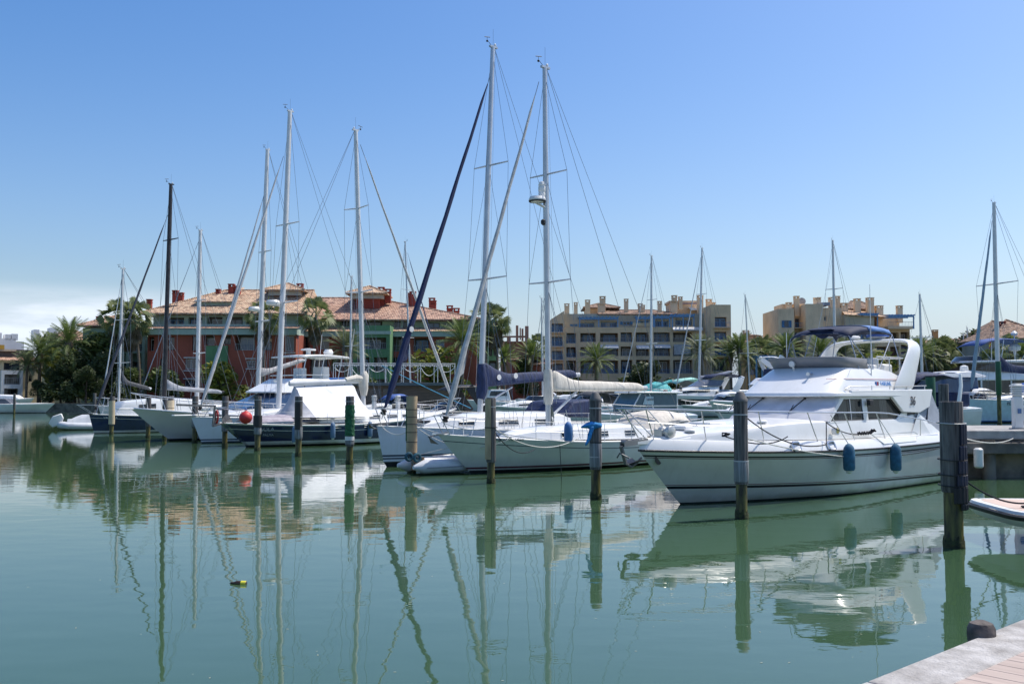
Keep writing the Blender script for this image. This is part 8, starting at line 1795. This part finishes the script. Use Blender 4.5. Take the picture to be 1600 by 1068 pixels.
FP[1].put(42, 548, 150, 'low arching palm nearest the yellow building', GL); FP[0].put(62, 522, 152, 'grey-green palm second from the yellow building', GL); FP[1].put(82, 518, 157, 'bushy palm behind the left bank, between two others', GL)
FP[0].put(107, 497, 150, 'tallest feather palm on the left bank, spiky top', GL); FP[2].put(30, 552, 162, 'small palm partly in front of the yellow building', GL)
BD[0].put(118, 552, 149, 'dark leafy tree below the tallest feather palm', GL); BD[1].put(150, 520, 153, 'leafy tree with hanging foliage left of the thin white mast', GL); BD[2].put(135, 568, 146, 'low dark tree over the stone bank', GL); BD[0].put(170, 548, 150, 'dark leafy tree behind the small navy sloop', GL); BD[2].put(96, 572, 148, 'dark low tree between the palm trunks', GL); BD[2].put(60, 590, 149, 'dark bush-like tree under the leftmost palms', GL)
BD[1].put(205, 575, 151, 'dark leafy tree left of the dark mast', GL); BD[2].put(190, 560, 152, 'dark tree behind the tilted white forestay', GL); BD[0].put(152, 590, 147, 'spreading dark tree at the water end of the left bank', GL)
SH[0].put(105, 596, 145, 'dark shrub beneath the spiky palm', GL); SH[0].put(80, 598, 146, 'dark shrub right of the yellow building', GL); SH[1].put(112, 545, 155, 'bright yellow-green shrub showing through the dark trees', GL); SH[0].put(180, 598, 148, 'dark shrub behind the leftmost beige piling', GL); SH[2].put(125, 600, 146, 'dark rounded shrub on the stone bank', GL)
GR_ = 'palms in front of the red and green block'
FN[0].put(181, 476, 152, 'tall fan palm left of the pair beside the red block', GR_); FN[1].put(219, 474, 151, 'tall shaggy fan palm at the red block corner', GR_); FN[2].put(206, 492, 153, 'shorter fan palm between the two tall ones', GR_)
FN[0].put(412, 474, 151, 'fan palm in front of the red block, behind the tall grey mast', GR_); FN[2].put(489, 472, 150, 'fan palm standing alone left of the green bay', GR_); FP[1].put(540, 514, 151, 'feather palm overlapping the green bay', GR_); FP[0].put(722, 498, 152, 'feather palm near the right end of the red wing', GR_)
FN[0].put(759, 480, 160, 'left fan palm of the pair right of the tall grey mast', GR_); FN[1].put(778, 484, 158, 'right fan palm of the pair right of the tall grey mast', GR_); FP[2].put(788, 535, 168, 'low feather palm below the pair of fan palms', GR_)
SH[1].put(352, 566, 149, 'yellow-green banana-like shrub against the red wall', GR_); SH[2].put(248, 575, 152, 'dark green shrub by the red block left corner', GR_); BD[1].put(347, 575, 150, 'green shrubby tree behind the furled headsails', GR_); SH[1].put(690, 545, 154, 'yellow-leaved shrub against the right red wall', GR_); SH[2].put(584, 591, 150, 'round clipped bush below the green bay', GR_); SH[0].put(270, 590, 150, 'dark shrub low by the red wall', GR_)
FP[2].put(830, 530, 176, 'dark palm cluster left of the beige block', GR_); FN[2].put(836, 527, 180, 'dark fan palm left of the beige block', GR_); BD[0].put(822, 560, 178, 'dark tree beneath the palms left of the beige block', GR_)
GC = 'palms in front of the beige blocks'
FP[0].put(931, 537, 175, 'bright feather palm in front of the beige block centre', GC); FP[1].put(1096, 522, 176, 'wide feather palm in front of the beige block right end', GC); FP[2].put(1156, 518, 178, 'upright pointed palm right of the beige block', GC); FP[0].put(1142, 528, 180, 'pointed palm overlapping the beige block end', GC)
FP[1].put(1170, 545, 182, 'fluffy pale palm in the skyline gap', GC); FNS.put(1188, 530, 190, 'dark fan palm in the skyline gap', GC); FP[2].put(1228, 518, 172, 'feather palm at the second beige block corner', GC); FP[0].put(1282, 522, 172, 'feather palm under the blue bimini front', GC); FP[1].put(1318, 524, 174, 'feather palm behind the flybridge seats', GC); FP[1].put(1352, 530, 178, 'feather palm seen through the radar arch', GC)
FNS.put(1205, 540, 185, 'small fan palm beside the pergola walkway', GC); SH[1].put(1364, 552, 165, 'bright green shrub behind the flybridge', GC)
for px, yt, lab in ((900, 588, 'dark shrub at the foot of the beige block, left'), (985, 590, 'dark shrub at the foot of the beige block, centre'), (1045, 590, 'dark shrub at the foot of the beige block, right of centre'), (1000, 565, 'tall dark shrub on the beige block ground floor')): SH[0].put(px, yt, 190, lab, GC)
BD[2].put(1010, 560, 186, 'dark leafy tree before the beige block ground floor', GC); BD[1].put(880, 585, 186, 'dark small tree before the beige block left end', GC)
GE = 'palms and trees on the right bank'
FP[2].put(1437, 523, 160, 'feather palm just right of the radar arch', GE); FP[0].put(1452, 534, 163, 'feather palm behind the slanting dark backstay', GE); FNS.put(1470, 532, 165, 'fan palm below the ochre house', GE); BD[0].put(1528, 521, 168, 'rounded dark pine crown left of the right houses', GE); BD[1].put(1512, 540, 170, 'smaller green tree beside the rounded crown', GE); FN[0].put(1577, 528, 135, 'fan palm in front of the grey-pink terrace', GE); FP[2].put(1597, 530, 130, 'palm at the right edge of the picture', GE); FNS.put(1545, 548, 150, 'low fan palm under the little flag', GE); BD[2].put(1480, 560, 168, 'dark tree behind the brown panelled yacht', GE); BD[2].put(1450, 566, 165, 'dark tree right of the radar arch foot', GE)
# far belt of greenery behind everything
q = MB(); rr = random.Random(77)
for i in range(5200):
    px = rr.choice((rr.uniform(100, 240), rr.uniform(1140, 1240), rr.uniform(1420, 1700), rr.uniform(760, 880))); Yy = rr.uniform(280, 330); xx = X(px, Yy); top_ = 6 + 4 * sin(xx * .07) + 3 * sin(xx * .19 + 1)
    p = V((xx, Yy, rr.uniform(1, max(3, top_)))); s_ = rr.uniform(.3, .8); a_ = rr.uniform(0, 6.28); d1 = V((cos(a_), sin(a_) * .3, rr.uniform(-.6, .6))) * s_; d2 = V((rr.uniform(-.4, .4), 0, 1)) * s_ * .5
    b_ = len(q.v); q.v += [p - d1, p + d2, p + d1, p - d2]; q.face((b_, b_+1, b_+2, b_+3))
simple('far_greenery', q, 'belt of far green trees along the skyline gaps', 'trees', kind='stuff', mt=MDL, ang=0)
